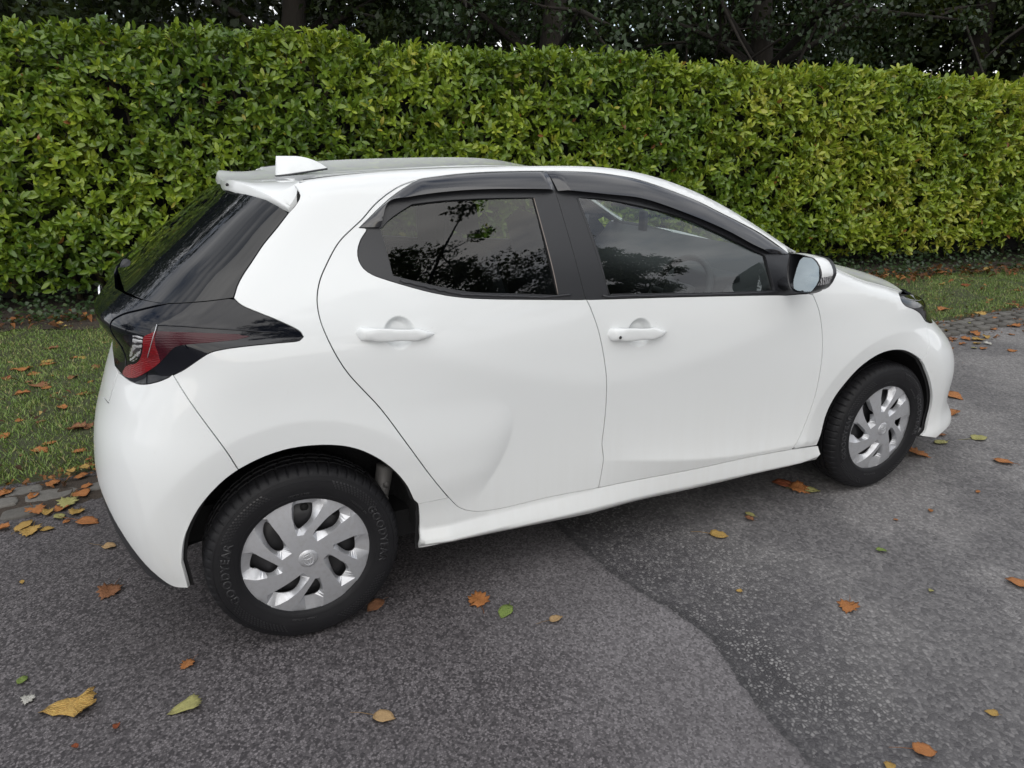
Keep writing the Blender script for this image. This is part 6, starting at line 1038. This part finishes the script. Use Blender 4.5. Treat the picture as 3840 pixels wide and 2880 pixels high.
hdp = [(x, 0.002) for x in np.linspace(2.20, 2.62, 24)]+[(2.66+.52*math.sin(math.pi/2*t), .6*t) for t in np.linspace(.04, 1, 24)]+[(2.40-(2.40-2.18)*math.sin(math.pi/2*t)**1.0*1.0, .6*(1-t)) for t in np.linspace(0, .97, 16)]
make_panel('bonnet', hdp, white, car, surf=TS, sides='B', centre=True, step=.035, off=.004)
cow = [(2.03, .0)]+[(x, 0.) for x in np.linspace(2.06, 2.19, 8)]+[(2.18+(2.42-2.18)*math.sin(math.pi/2*t), .6*t) for t in np.linspace(.03, 1, 14)]+[(2.06+(2.36-2.06)*math.sin(math.pi/2*t), .045+.555*t) for t in np.linspace(1, 0, 14)]
make_panel('cowl', cow, 'black_plastic', car, surf=TS, sides='B', centre=True, step=.03, off=-.006)
# roof ditch mouldings at the rear
for sg in (1, -1):
    pts = [TP(np.array([x]), np.array([.02+.012*(x-.15)]))[0]*np.array([1, sg, 1])+np.array([0, 0, .0004]) for x in np.linspace(.135, .42, 24)]
    Bm().tube(pts, [.0026*(1-i/25.) for i in range(24)], 6).build('roof_moulding', 'black_trim', car)
# liners that close the gaps from behind
def liner(poly, off, mat='shell_black', holes=(), sides='B', surf=None, name='inner_skin', grow=.006, parent=None):
    return make_panel(name, shrink(poly, -grow) if grow else poly, mat, parent or car, off=off, step=.06, gap=0, flange=.001, holes=holes, sides='RL' if sides == 'B' else sides, surf=surf)
for k in ('quarter_panel', 'fender'): liner(g[k], -.017)
for k in ('rear_door', 'front_door'): liner(g[k], -.040, 'interior_plastic', name='door_card', grow=.0)
for k in ('rear_door', 'front_door'): liner([p for p in shrink(g[k], -.012)], -.045, grow=0)
for k in ('rear_bumper', 'tail_lamp', 'headlamp', 'sill', 'front_bumper', 'hatch_panel'): liner(g[k], -.020)
liner(pil, -.022, 'interior_plastic', surf=TS, name='pillar_trim', grow=0)
for k, h in (('rear_frame', 'glass_rear'), ('front_frame', 'glass_front')): liner(g[k], -.020, holes=[shrink(g[h], -.004)])
make_panel('headlining', [(.14, .0)]+[(x, 0.) for x in np.linspace(.2, 1.5, 30)]+[(1.45, .6), (.14, .6)], 'headliner', car, surf=TS, sides='B', centre=True, step=.08, off=-.022, gap=0)
# rear spoiler
def spl(y):
    a = abs(y); tab = np.array([(0, -.074, 1.412, -.077, 1.382), (.2, -.074, 1.419, -.078, 1.389), (.33, -.064, 1.428, -.070, 1.396), (.43, -.036, 1.422, -.038, 1.388), (.50, .006, 1.402, .008, 1.373), (.55, .046, 1.380, .050, 1.358), (.578, .076, 1.358, .079, 1.344)])
    f = [float(CS(tab[:, 0])(tab[:, i], a)) for i in range(1, 5)]
    zt = float(T(np.array(.128), np.array(max(0, 1-a/.56)))[2]) if a < .56 else None
    xt, zt = (.126, zt) if a < .53 else (.126-.022*min(1, (a-.53)/.045), 1.434-.040*min(1, max(0, (a-.53)/.045))**1.4)
    return (xt, zt), f
R_ = []
for y in list(np.linspace(-.576, -.5, 12))+list(np.linspace(-.48, .48, 40))+list(np.linspace(.5, .576, 12)):
    (xt, zt), (xa, za, xb, zb) = spl(y); xm, zm = (xt+xa)/2, (zt+za)/2-.004
    ring = [(xt, zt), ((xt+xm)/2, (zt+zm)/2), (xm, zm), ((xm+xa)/2, (zm+za)/2-.001), (xa+.010, za+.0015), (xa+.003, za+.001), (xa, za-.003), (xb-.001, zb+.006), (xb, zb), (xb+.006, zb-.003)]
    xg, zg = min(.10, xb+.13), min(zb-.012, 1.375); ring += [((xb+xg)/2+.01, (zb+zg)/2-.004), (xg+.01, max(zg, 1.335)), (xt, zt-.03)]
    R_.append([(p[0], y, p[1]) for p in ring])
sp_ = Bm().rings(R_, True, True).build('rear_spoiler', white, car); fixn(sp_); sp_.data.set_sharp_from_angle(angle=.7)
Bm().lathe([(0, 0), (.005, 0), (.005, .003)], (0, 0, 0), 14).build('spoiler_grommet', 'steel_black', sp_).matrix_world = Matrix.Translation((-.072, -.34, 1.415)) @ Matrix.Rotation(.5, 4, 'Z') @ Matrix.Scale(1, 4)
# shark fin
R_ = []
for t in np.linspace(0, 1, 16):
    zf_ = 1.446+(1.4905-1.446)*t; zr_ = 1.4235+(1.4915-1.4235)*t; x0 = .116+.010*t; x1 = float(np.interp(zf_, [1.446, 1.455, 1.464, 1.476, 1.484, 1.4885, 1.4905], [.309, .297, .283, .259, .235, .215, .196])); hw = .034*(1-t)**.75+.003; ring = []
    for a in np.linspace(0, 2*math.pi, 36, endpoint=False):
        ca, sa = math.cos(a), math.sin(a); f = .5+.5*math.copysign(abs(ca)**.8, ca); tap = 1-.8*f**1.6; ring.append((x0+(x1-x0)*f, math.copysign(abs(sa)**.7, sa)*hw*max(tap, .12), zr_+(zf_-zr_)*f))
    R_.append(ring)
fin = Bm().rings(R_).build('roof_aerial', white, car); fixn(fin); fin.data.set_sharp_from_angle(angle=1.0)
Bm().rings([[(p[0], p[1]*1.1, p[2]-.006) for p in R_[0]], [(p[0], p[1]*1.08, p[2]+.0012) for p in R_[0]]]).build('aerial_gasket', 'black_trim', fin)
# rear wiper motor stub and its arm
wb = Bm(); wb.tube([(-.350, -.01, 1.095), (-.385, -.01, 1.115), (-.40, -.01, 1.122)], [.013, .014, .018], 14); wb.tube([(-.395, -.01, 1.117), (-.402, -.01, 1.122), (-.425, -.01, 1.135), (-.432, -.01, 1.139), (-.434, -.01, 1.140)], [.018, .0235, .0225, .017, .006], 18); wb.tube([(-.405, -.0, 1.128), (-.39, .12, 1.145), (-.36, .30, 1.165)], [.009, .007, .005], 8)
wb.build('rear_wiper', 'black_plastic', car)
# ---- exterior mirror (right and left)
OUT = [(-.814, 1.141), (-.847, 1.1445), (-.885, 1.145), (-.937, 1.142), (-.957, 1.133), (-.974, 1.118), (-.984, 1.103), (-.989, 1.087), (-.984, 1.070), (-.975, 1.049), (-.958, 1.026), (-.936, 1.012), (-.872, 1.003), (-.850, 1.003), (-.838, 1.011), (-.822, 1.034), (-.812, 1.061), (-.809, 1.09), (-.811, 1.127)]
def resamp(p, n):
    p = np.array(p+[p[0]], float); d = np.r_[0, np.cumsum(np.hypot(*np.diff(p, axis=0).T))]; t = np.linspace(0, d[-1], n, endpoint=False); return np.c_[np.interp(t, d, p[:, 0]), np.interp(t, d, p[:, 1])]
def mirror_(s):
    sg = 1 if s == 'R' else -1; n = 64; q = resamp(OUT, n); c = q.mean(0)
    def ring(x, k, kz=1., dz=0, dy=0, tilt=.10):
        o = c+(q-c)*np.array([k, k*kz]); return [(x+(p[0]-c[0])*tilt, (p[0]+dy)*sg, p[1]+dz) for p in o]
    mr = empty('side_mirror', (0, 0, 0), car)
    prof = [(1.868, .935), (1.858, .965), (1.850, .985), (1.850, 1.0), (1.856, 1.010), (1.874, 1.012), (1.897, .985), (1.918, .925), (1.936, .82), (1.949, .66), (1.957, .42), (1.960, .15)]
    rr = [ring(x, k, 1, -.004*max(0, x-1.9)*10, 0) for x, k in prof]
    up_ = Bm(); lo_ = Bm(); V = [p for r in rr for p in r]; fu, fl, fs = [], [], []
    for i in range(len(rr)-1):
        for j in range(n):
            f = (i*n+j, i*n+(j+1) % n, (i+1)*n+(j+1) % n, (i+1)*n+j); zc_ = np.mean([V[a][2] for a in f]); yc = abs(np.mean([V[a][1] for a in f]))
            if i < 4: fl.append(f)
            elif 1.052 < zc_ < 1.083 and yc > .945 and i < 8: fs.append(f)
            elif zc_ > 1.068-.25*(V[f[0]][0]-1.86)*0: fu.append(f)
            else: fl.append(f)
    for nm, ff, mat in (('mirror_cap', fu, white), ('mirror_housing', fl, 'black_trim'), ('turn_signal', fs, 'clear_lens')):
        o = mesh_obj(nm, V, ff, mat, mr); bm = bmesh.new(); bm.from_mesh(o.data); bmesh.ops.delete(bm, geom=[v for v in bm.verts if not v.link_faces], context='VERTS'); bmesh.ops.recalc_face_normals(bm, faces=bm.faces); bm.to_mesh(o.data); bm.free()
    # recessed face and glass
    GL = [(-.862, 1.133), (-.90, 1.134), (-.938, 1.128), (-.957, 1.108), (-.972, 1.083), (-.974, 1.068), (-.962, 1.034), (-.944, 1.018), (-.922, 1.012), (-.872, 1.011), (-.858, 1.018), (-.850, 1.045), (-.849, 1.09), (-.852, 1.12)]
    gp = resamp(GL, 48); gc = gp.mean(0)
    bk = Bm(); bk.rings([[(x+(p[0]-c[0])*.10, p[0]*sg, p[1]) for p in c+(q-c)*k] for x, k in ((1.868, .935), (1.938, .90), (1.942, .3))], True, False); bk.f.append(tuple(range(2*n, 3*n))); bk.build('mirror_well', 'black_trim', mr)
    ti = .16
    gf = [(1.876-.235*(p[0]-gc[0])+.21*(p[1]-gc[1]), p[0]*sg, p[1]) for p in gp]
    b = Bm(); b.v = gf+[(a[0]+.006, a[1], a[2]) for a in gf]; n2 = len(gf); b.f = [tuple(range(n2))]+[(i, (i+1) % n2, (i+1) % n2+n2, i+n2) for i in range(n2)]
    b.build('mirror_glass', 'mirror_glass', mr, smooth=False)
    st = Bm(); st.rings([[(1.885+.045*math.cos(a), (-.79-.0)*sg, 1.022+.026*math.sin(a)) for a in np.linspace(0, 6.283, 16, endpoint=False)], [(1.90+.04*math.cos(a), (-.83)*sg, 1.018+.02*math.sin(a)) for a in np.linspace(0, 6.283, 16, endpoint=False)], [(1.91+.05*math.cos(a), (-.90)*sg, 1.012+.012*math.sin(a)) for a in np.linspace(0, 6.283, 16, endpoint=False)]])
    st.build('mirror_stalk', 'black_trim', mr); 
    return mr
for s in 'RL': mirror_(s)
# ---- underside, arches and running gear
ub = Bm(); ub.box((1.30, 0, .26), (2.9, 1.30, .10)); ub.box((2.98, 0, .27), (.4, .8, .10)); ub.box((-.33, 0, .36), (.30, 1.1, .12)); ub.box((1.28, 0, .30), (1.72, 1.50, .12)); ub.build('underbody', 'shell_black', car, False)
for s in 'RL':
    sg = 1 if s == 'R' else -1
    for cx_, cz_, R0, nm in ((AR_[0], AR_[1], .372, 'r'), (AF_[0], AF_[1], .362, 'f')):
        b = Bm(); A = np.linspace(math.radians(-14 if nm == 'f' else -9), math.radians(189), 60); rr = []
        for r, y in ((R0+.006, .020), (R0+.003, .05), (R0+.003, -.60), (R0-.02, -.52), (.02, -.50)):
            row = []
            for a in A:
                x_, z_ = cx_+r*math.cos(a), cz_+r*math.sin(a); yy = -(float(Wd(x_, z_))*float(G_(x_, z_))-y) if y > 0 else y; row.append((x_, yy*sg, z_))
            rr.append(row)
        b.rings(rr, False, False); b.build('arch_liner', 'liner_felt', car)
    b = Bm(); b.tube([(.235, -.66*sg, .22), (.27, -.655*sg, .34), (.30, -.66*sg, .50)], [.028, .024, .030], 14); b.tube([(.20, -.70*sg, .25), (.30, -.64*sg, .26), (.42, -.60*sg, .28)], [.022, .018, .022], 10)
    for i in range(5): b.lathe([(.0, 0), (.012, 0), (.012, .012), (0, .012)], (.262+.008*i, -.69*sg, .24+.05*i), 10)
    b.build('suspension_arm', 'suspension_metal', car)
    pass
# ---- cabin
def seat(x, y, rear=False):
    st = empty('seat', (x, y, 0), car); w_ = .50 if not rear else .60
    def pad(nm, prof, hw, par, yo=0):   # prof: closed x-z outline; rounded towards the sides
        R_ = []
        for t in np.linspace(-1, 1, 13):
            k = (1-abs(t)**4)**.25*.25+.75 if abs(t) < 1 else .70; cxx = np.mean([p[0] for p in prof]); czz = np.mean([p[1] for p in prof])
            R_.append([(cxx+(p[0]-cxx)*k, yo+t*hw, czz+(p[1]-czz)*k) for p in prof])
        o = Bm().rings(R_).build(nm, 'seat_fabric', par, bevel=0); fixn(o); return o
    pad('cushion', [(-.22, .42), (.26, .50), (.30, .58), (.20, .62), (-.20, .55)], w_/2, st)
    pad('backrest', [(-.20, .52), (-.36, 1.06), (-.42, 1.10), (-.46, 1.06), (-.34, .50)], w_/2*.94, st)
    for yo in ((0,) if not rear else (0,)): pad('headrest', [(-.39, 1.13), (-.41, 1.27), (-.45, 1.29), (-.49, 1.25), (-.46, 1.13)], .125, st, yo)
    b = Bm()
    for yy in (-.05, .05): b.tube([(-.42, yy, 1.06), (-.44, yy, 1.16)], .006, 8)
    b.build('headrest_post', 'black_plastic', st); return st
seat(1.42, -.36); seat(1.42, .36); seat(.62, -.33, True); seat(.62, .33, True)
b = Bm(); R_ = []
for t in np.linspace(-1, 1, 15):
    y = t*.70; k = 1-.06*t*t; R_.append([(1.86*k, y, .70), (1.84*k, y, .90), (1.90*k, y, .965), (2.02*k, y, .985), (2.27-.27*t*t, y, 1.052+.050*t*t), (2.30-.27*t*t, y, 1.046+.045*t*t), (2.33-.27*t*t, y, .70)])
b.rings(R_); b.build('dashboard', 'interior_plastic', car)
sw = empty('steering_wheel', (1.70, -.36, .90), car); sw.rotation_euler = (0, math.radians(-64), 0)
b = Bm(); pts = [(.182*math.cos(a), .182*math.sin(a), 0) for a in np.linspace(0, 2*math.pi, 49)]; b.tube(pts, .0145, 10, False); b.build('wheel_rim', 'interior_plastic', sw)
b = Bm(); b.box((0, 0, .01), (.12, .16, .04)); b.box((0, .12, .005), (.03, .12, .018)); b.box((0, -.12, .005), (.03, .12, .018)); b.box((-.11, 0, .005), (.12, .03, .018)); b.build('wheel_spokes', 'interior_plastic', sw, bevel=.008)
b = Bm(); b.box((1.845, -.36, .965), (.14, .30, .09)); b.build('instrument_hood', 'interior_plastic', car, bevel=.02, seg=3)
rv = empty('interior_mirror', (1.66, 0, 1.285), car); b = Bm(); b.box((0, 0, 0), (.03, .24, .07)); b.build('mirror_body', 'black_plastic', rv, bevel=.012, seg=3); b = Bm(); b.tube([(0, 0, .03), (-.05, 0, .09)], .008, 8); b.box((-.07, 0, .07), (.10, .10, .06)); b.build('mirror_mount', 'black_plastic', rv)
b = Bm(); b.box((1.72, -.04, 1.19), (.02, .05, .09)); b.build('dash_camera', 'black_plastic', car, bevel=.004)
# seat belts
for sg in (1, -1):
    b = Bm(); b.box((1.02, -.66*sg, 1.10), (.045, .004, .42), ry=.12); b.build('seat_belt', 'seat_fabric', car, False)

# ---- wheels
def cover_mesh():
    R0 = WH['R']; Rim = .2025
    def nrmz(p):
        p = np.array(p, float); return p
    blades = [nrmz(b) for b in WH['BL']]; wins = [shrink(nrmz(b), .0008) for b in WH['WN']]
    rimpts = [(Rim*math.cos(a), Rim*math.sin(a)) for a in np.linspace(0, 2*math.pi, 180, endpoint=False)]
    V = []; E = []; kind = []
    def loop(p, k):
        b = len(V); n = len(p); V.extend([tuple(x) for x in p]); kind.extend([k]*n); E.extend([(b+i, b+(i+1) % n) for i in range(n)])
    def dens(p, st=.004):
        o = []; p = np.array(p); q = np.roll(p, -1, 0)
        for a, c in zip(p, q):
            n = max(1, int(np.hypot(*(c-a))/st)); o += [tuple(a+(c-a)*i/n) for i in range(n)]
        return np.array(o)
    def smooth_closed(p, it=1):
        p = np.array(p)
        for _ in range(it): q = np.roll(p, -1, 0); p = np.stack([p*.75+q*.25, p*.25+q*.75], 1).reshape(-1, 2)
        return p
    loop(rimpts, 'rim')
    bl2 = []
    for b in blades:
        r = np.hypot(*b.T); b = b*np.where(r > .190, Rim*.9992/r, 1)[:, None]; b = b*np.where(np.hypot(*b.T) > Rim*.9992, Rim*.9992/np.hypot(*b.T), 1)[:, None]
        d = dens(b); rr = np.hypot(*d.T); onrim = np.zeros(len(d), bool)
        bl2.append(b); loop(d, 'blade')
    w2 = []
    for w_ in wins: s_ = smooth_closed(w_, 1); w2.append(s_); loop(s_, 'win')
    loop([(.034*math.cos(a), .034*math.sin(a)) for a in np.linspace(0, 2*math.pi, 48, endpoint=False)], 'hub')
    gx = np.arange(-.2, .2, .010); g2 = np.array([(x, y) for x in gx for y in gx]); g2 = g2[np.hypot(*g2.T) < .196]
    inb = np.zeros(len(g2), bool)
    for b in bl2: inb |= in_poly(g2, b) & (dist_poly(g2, b) > .004)
    g2 = g2[inb]; V += [tuple(x) for x in g2]; kind += ['g']*len(g2)
    co, _, tf, ov, _, _ = delaunay_2d_cdt([Vector(v) for v in V], E, [], 0, 1e-6)
    co = np.array([tuple(c) for c in co]); T_ = np.array([t for t in tf if len(t) == 3]); cen = co[T_].mean(1)
    ok = np.hypot(*cen.T) < Rim
    for w_ in w2: ok &= ~in_poly(cen, w_)
    T_ = T_[ok]; a2 = np.cross(co[T_[:, 1]]-co[T_[:, 0]], co[T_[:, 2]]-co[T_[:, 0]]); T_ = T_[np.abs(a2) > 1e-10]
    kd = [set(kind[i] for i in o_ if i < len(kind)) for o_ in ov]
    inbl = np.zeros(len(co), bool)
    for b in bl2: inbl |= in_poly(co, b) | (dist_poly(co, b) < .0007)
    r = np.hypot(*co.T); dome = -.016*(1-(r/Rim)**2)-.001
    h = dome.copy()
    for i in range(len(co)):
        if inbl[i] or r[i] < .042: continue
        if 'win' in kd[i]: h[i] = dome[i]+.017
        elif 'rim' in kd[i]: h[i] = dome[i]+.003
        else: h[i] = dome[i]+.010
    V3 = [(p[0], hh, p[1]) for p, hh in zip(co, h)]; F = []
    for t in T_:
        a, b, c_ = [np.array(V3[i]) for i in t]; F.append(tuple(t) if np.cross(b-a, c_-a)[1] < 0 else tuple(t[::-1]))
    # walls round the windows and the outer edge
    ec = {}
    for f in F:
        for i in range(3): e = (f[i], f[(i+1) % 3]); ec[tuple(sorted(e))] = ec.get(tuple(sorted(e)), []) + [e]
    cnt = {}
    def low(i):
        if i not in cnt: cnt[i] = len(V3); q = V3[i]; rr = math.hypot(q[0], q[2]); k = 1.0 if rr < .2 else 1.004; V3.append((q[0]*k, q[1]+(.004 if rr < .2 else .012), q[2]*k))
        return cnt[i]
    for k_, v_ in ec.items():
        if len(v_) == 1: a, b = v_[0]; F.append((b, a, low(a), low(b)))
    o = mesh_obj('wheel_cover', V3, F, 'silver_paint', None, True, link=False); o.data.set_sharp_from_angle(angle=math.radians(24)); return o.data
cover_me = cover_mesh()
def text_mesh(txt, size, r0, a0, y, thick=.0006, xs=1.0):
    cu = bpy.data.curves.new('t', 'FONT'); cu.body = txt; cu.size = size; cu.extrude = 0; cu.align_x = 'CENTER'; cu.offset = size*.045; cu.space_character = 1.15
    o = bpy.data.objects.new('t', cu); COL.objects.link(o); dg = bpy.context.evaluated_depsgraph_get(); me = bpy.data.meshes.new_from_object(o.evaluated_get(dg))
    bpy.data.objects.remove(o); bm = bmesh.new(); bm.from_mesh(me)
    bmesh.ops.subdivide_edges(bm, edges=[e for e in bm.edges if e.calc_length() > .006], cuts=2)
    geo = bmesh.ops.extrude_face_region(bm, geom=bm.faces[:]); vs = [e for e in geo['geom'] if isinstance(e, bmesh.types.BMVert)]
    for v in vs: v.co.z = thick
    for v in bm.verts:
        x, yy, zz = v.co; rr = r0+yy; a = a0-x*xs/r0; v.co = (rr*math.cos(a), y(rr)-zz, rr*math.sin(a))
    bmesh.ops.recalc_face_normals(bm, faces=bm.faces); bm.to_mesh(me); bm.free(); return me
TY = [(.1985, -.078), (.203, -.086), (.209, -.0895), (.216, -.0905), (.2165, -.0895), (.222, -.0905), (.235, -.0925), (.250, -.0930), (.264, -.0912), (.2645, -.0900), (.268, -.0895), (.278, -.0862), (.2785, -.0875), (.284, -.0850), (.290, -.0800), (.2955, -.0735), (.3000, -.0650)]
TR_ = [(.3030, -.048), (.3035, -.0335), (.2955, -.032), (.2955, -.026), (.3035, -.0245), (.304, -.006), (.296, -.0045), (.296, .0045), (.304, .006), (.3035, .0245), (.2955, .026), (.2955, .032), (.3035, .0335), (.3030, .048)]
full = TY+TR_+[(r, -y) for r, y in TY[::-1]]
def side_y(r): t = np.array(TY[:-1]); return float(np.interp(r, t[:, 0], t[:, 1]))-.0004
n = 360; V = []; F = []
for i, (r, y) in enumerate(full):
    for j in range(n):
        a = 2*math.pi*j/n; rr = r; yy = y
        if abs(y) > .040 and r > .286 and (j+(int(y > 0)*2)) % 6 == 0: rr = r-.0045
        if abs(y) < .04 and r > .3 and (j % 8) == (3 if y > 0 else 6): rr = r-.0035
        V.append((rr*math.cos(a), yy, rr*math.sin(a)))
for i in range(len(full)-1):
    for j in range(n): F.append((i*n+j, i*n+(j+1) % n, (i+1)*n+(j+1) % n, (i+1)*n+j))
o = mesh_obj('tyre', V, F, 'tyre_rubber', None, True, link=False)
bm = bmesh.new(); bm.from_mesh(o.data); bmesh.ops.recalc_face_normals(bm, faces=bm.faces); bm.to_mesh(o.data); bm.free(); o.data.set_sharp_from_angle(angle=.5); tyre_me = o.data
letters = text_mesh('GOODYEAR', .034, .2335, math.radians(180), side_y); letters2 = text_mesh('GOODYEAR', .034, .2335, math.radians(8), side_y)
small = [text_mesh(t, .0085, .2215, math.radians(a), side_y, .0006, 1.0) for t, a in (('185/60R15 84H', 92), ('RADIAL TUBELESS', 262), ('TREADWEAR 280', 40))]
# diamond tread pattern patches on the side wall
def side_patch(a0, a1):
    b = Bm()
    for a in np.arange(a0, a1, 2.6):
        for k, r in enumerate((.247, .2535, .260, .2665)):
            aa = math.radians(a+k*1.1); d = math.radians(.85); q = [(r-.0023, aa-d*.6), (r-.0023, aa+d*1.0), (r+.0023, aa+d*1.5), (r+.0023, aa-d*.1)]
            lo = [(x*math.cos(t), side_y(x)+.0004, x*math.sin(t)) for x, t in q]; hi = [(p[0], p[1]-.0012, p[2]) for p in lo]
            b.add(lo+hi, [(4, 5, 6, 7), (0, 1, 5, 4), (1, 2, 6, 5), (2, 3, 7, 6), (3, 0, 4, 7)])
    return b
pb = Bm()
for a0, a1 in ((205, 248), (288, 330), (28, 66), (112, 152)):
    q = side_patch(a0, a1); pb.add(q.v, q.f)
patch_me = mesh_obj('sidewall_blocks', pb.v, pb.f, 'tyre_raised', None, False, link=False).data
rimb = Bm(); rimb.lathe([(.199, -.070), (.196, -.055), (.190, -.045), (.180, -.030), (.176, .01), (.170, .06), (.0, .06)], n=72); rim_me = rimb.build('tmp', 'steel_black'); rm = rim_me.data; bpy.data.objects.remove(rim_me); fx = mesh_obj('x', [], [], None, link=False)
db = Bm(); db.lathe([(.186, -.040), (.17, -.034), (.150, -.044), (.12, -.052), (.09, -.040), (.06, -.050), (.0, -.052)], n=72); dm = db.build('tmp', 'steel_black').data; bpy.data.objects.remove(bpy.data.objects['tmp'])
hb = Bm()
for k in range(10): a = 2*math.pi*k/10+.25; hb.lathe([(0, -.001), (.013, -.001), (.013, .002)], (.155*math.cos(a), -.0445, .155*math.sin(a)), 20)
hm = hb.build('tmp', 'shell_black').data; bpy.data.objects.remove(bpy.data.objects['tmp'])
def ell(rx, rz, cx_, cz_, rad, n=40, y=-.0):
    return [(cx_+rx*math.cos(a), y, cz_+rz*math.sin(a)) for a in np.linspace(0, 2*math.pi, n+1)]
eb = Bm(); eb.tube(ell(.0205, .0250*.62+.0, 0, 0, 0), .0016, 6, False) if False else None
cb = Bm(); cb.lathe([(0, -.0030), (.020, -.0028), (.0285, -.0012), (.0305, .0008)], (0, -.0178, 0), 48); cap_me = cb.build('tmp', 'silver_paint').data; bpy.data.objects.remove(bpy.data.objects['tmp'])
eb = Bm(); eb.tube(ell(.0165, .0215, 0, 0, 0), .0014, 6, False); eb.tube(ell(.0058, .0195, 0, .0015, 0), .0012, 6, False); eb.tube(ell(.0150, .0070, 0, .0065, 0), .0012, 6, False)
eb.v = [(p[0]*math.cos(1.2)*0+p[0], p[1]*.7-.0212, p[2]) for p in eb.v]; emb_me = eb.build('tmp', 'silver_bright').data; bpy.data.objects.remove(bpy.data.objects['tmp'])
def nob(name, me, par, mat=None, loc=(0, 0, 0), rot=(0, 0, 0)):
    if mat and not me.materials: me.materials.append(M[mat])
    o = bpy.data.objects.new(name, me); COL.objects.link(o); o.parent = par; o.location = loc; o.rotation_euler = rot; return o
def wheel(x, y, flip, steer=0.):
    wl = empty('wheel', (x, y, .3025), car); wl.rotation_euler = (0, 0, (math.pi if flip else 0)+steer)
    ty = nob('tyre', tyre_me, wl)
    for me, nm in ((letters, 'raised_lettering'), (letters2, 'raised_lettering'), (small[0], 'raised_lettering'), (small[1], 'raised_lettering'), (small[2], 'raised_lettering'), (patch_me, 'sidewall_blocks')):
        q = nob(nm, me, wl, 'tyre_raised')
        if nm == 'sidewall_blocks': tag(q, kind='stuff')
    nob('rim', rm, wl, loc=(0, 0, 0)); nob('wheel_disc', dm, wl); nob('disc_hole', hm, wl)
    nob('wheel_cover', cover_me, wl, loc=(0, -.0775, 0), rot=(0, 0, 0)); nob('centre_cap', cap_me, wl, loc=(0, -.0775, 0)); nob('emblem', emb_me, wl, loc=(0, -.0775, 0), rot=(0, -.15, 0))
    b = Bm(); b.tube([(-.176, -.06, -.035), (-.158, -.072, -.03)], [.006, .005], 10); vs_ = b.build('valve', 'black_plastic', wl)
    b = Bm(); b.lathe([(.125, 0), (.125, .06), (0, .06)], (0, -.03, 0), 40); b.build('brake_drum', 'rusty_steel', wl)
    return wl
wheel(0., -.7195, False); wheel(2.55, -.7195, False, .03); wheel(0., .7195, True); wheel(2.55, .7195, True, .03)
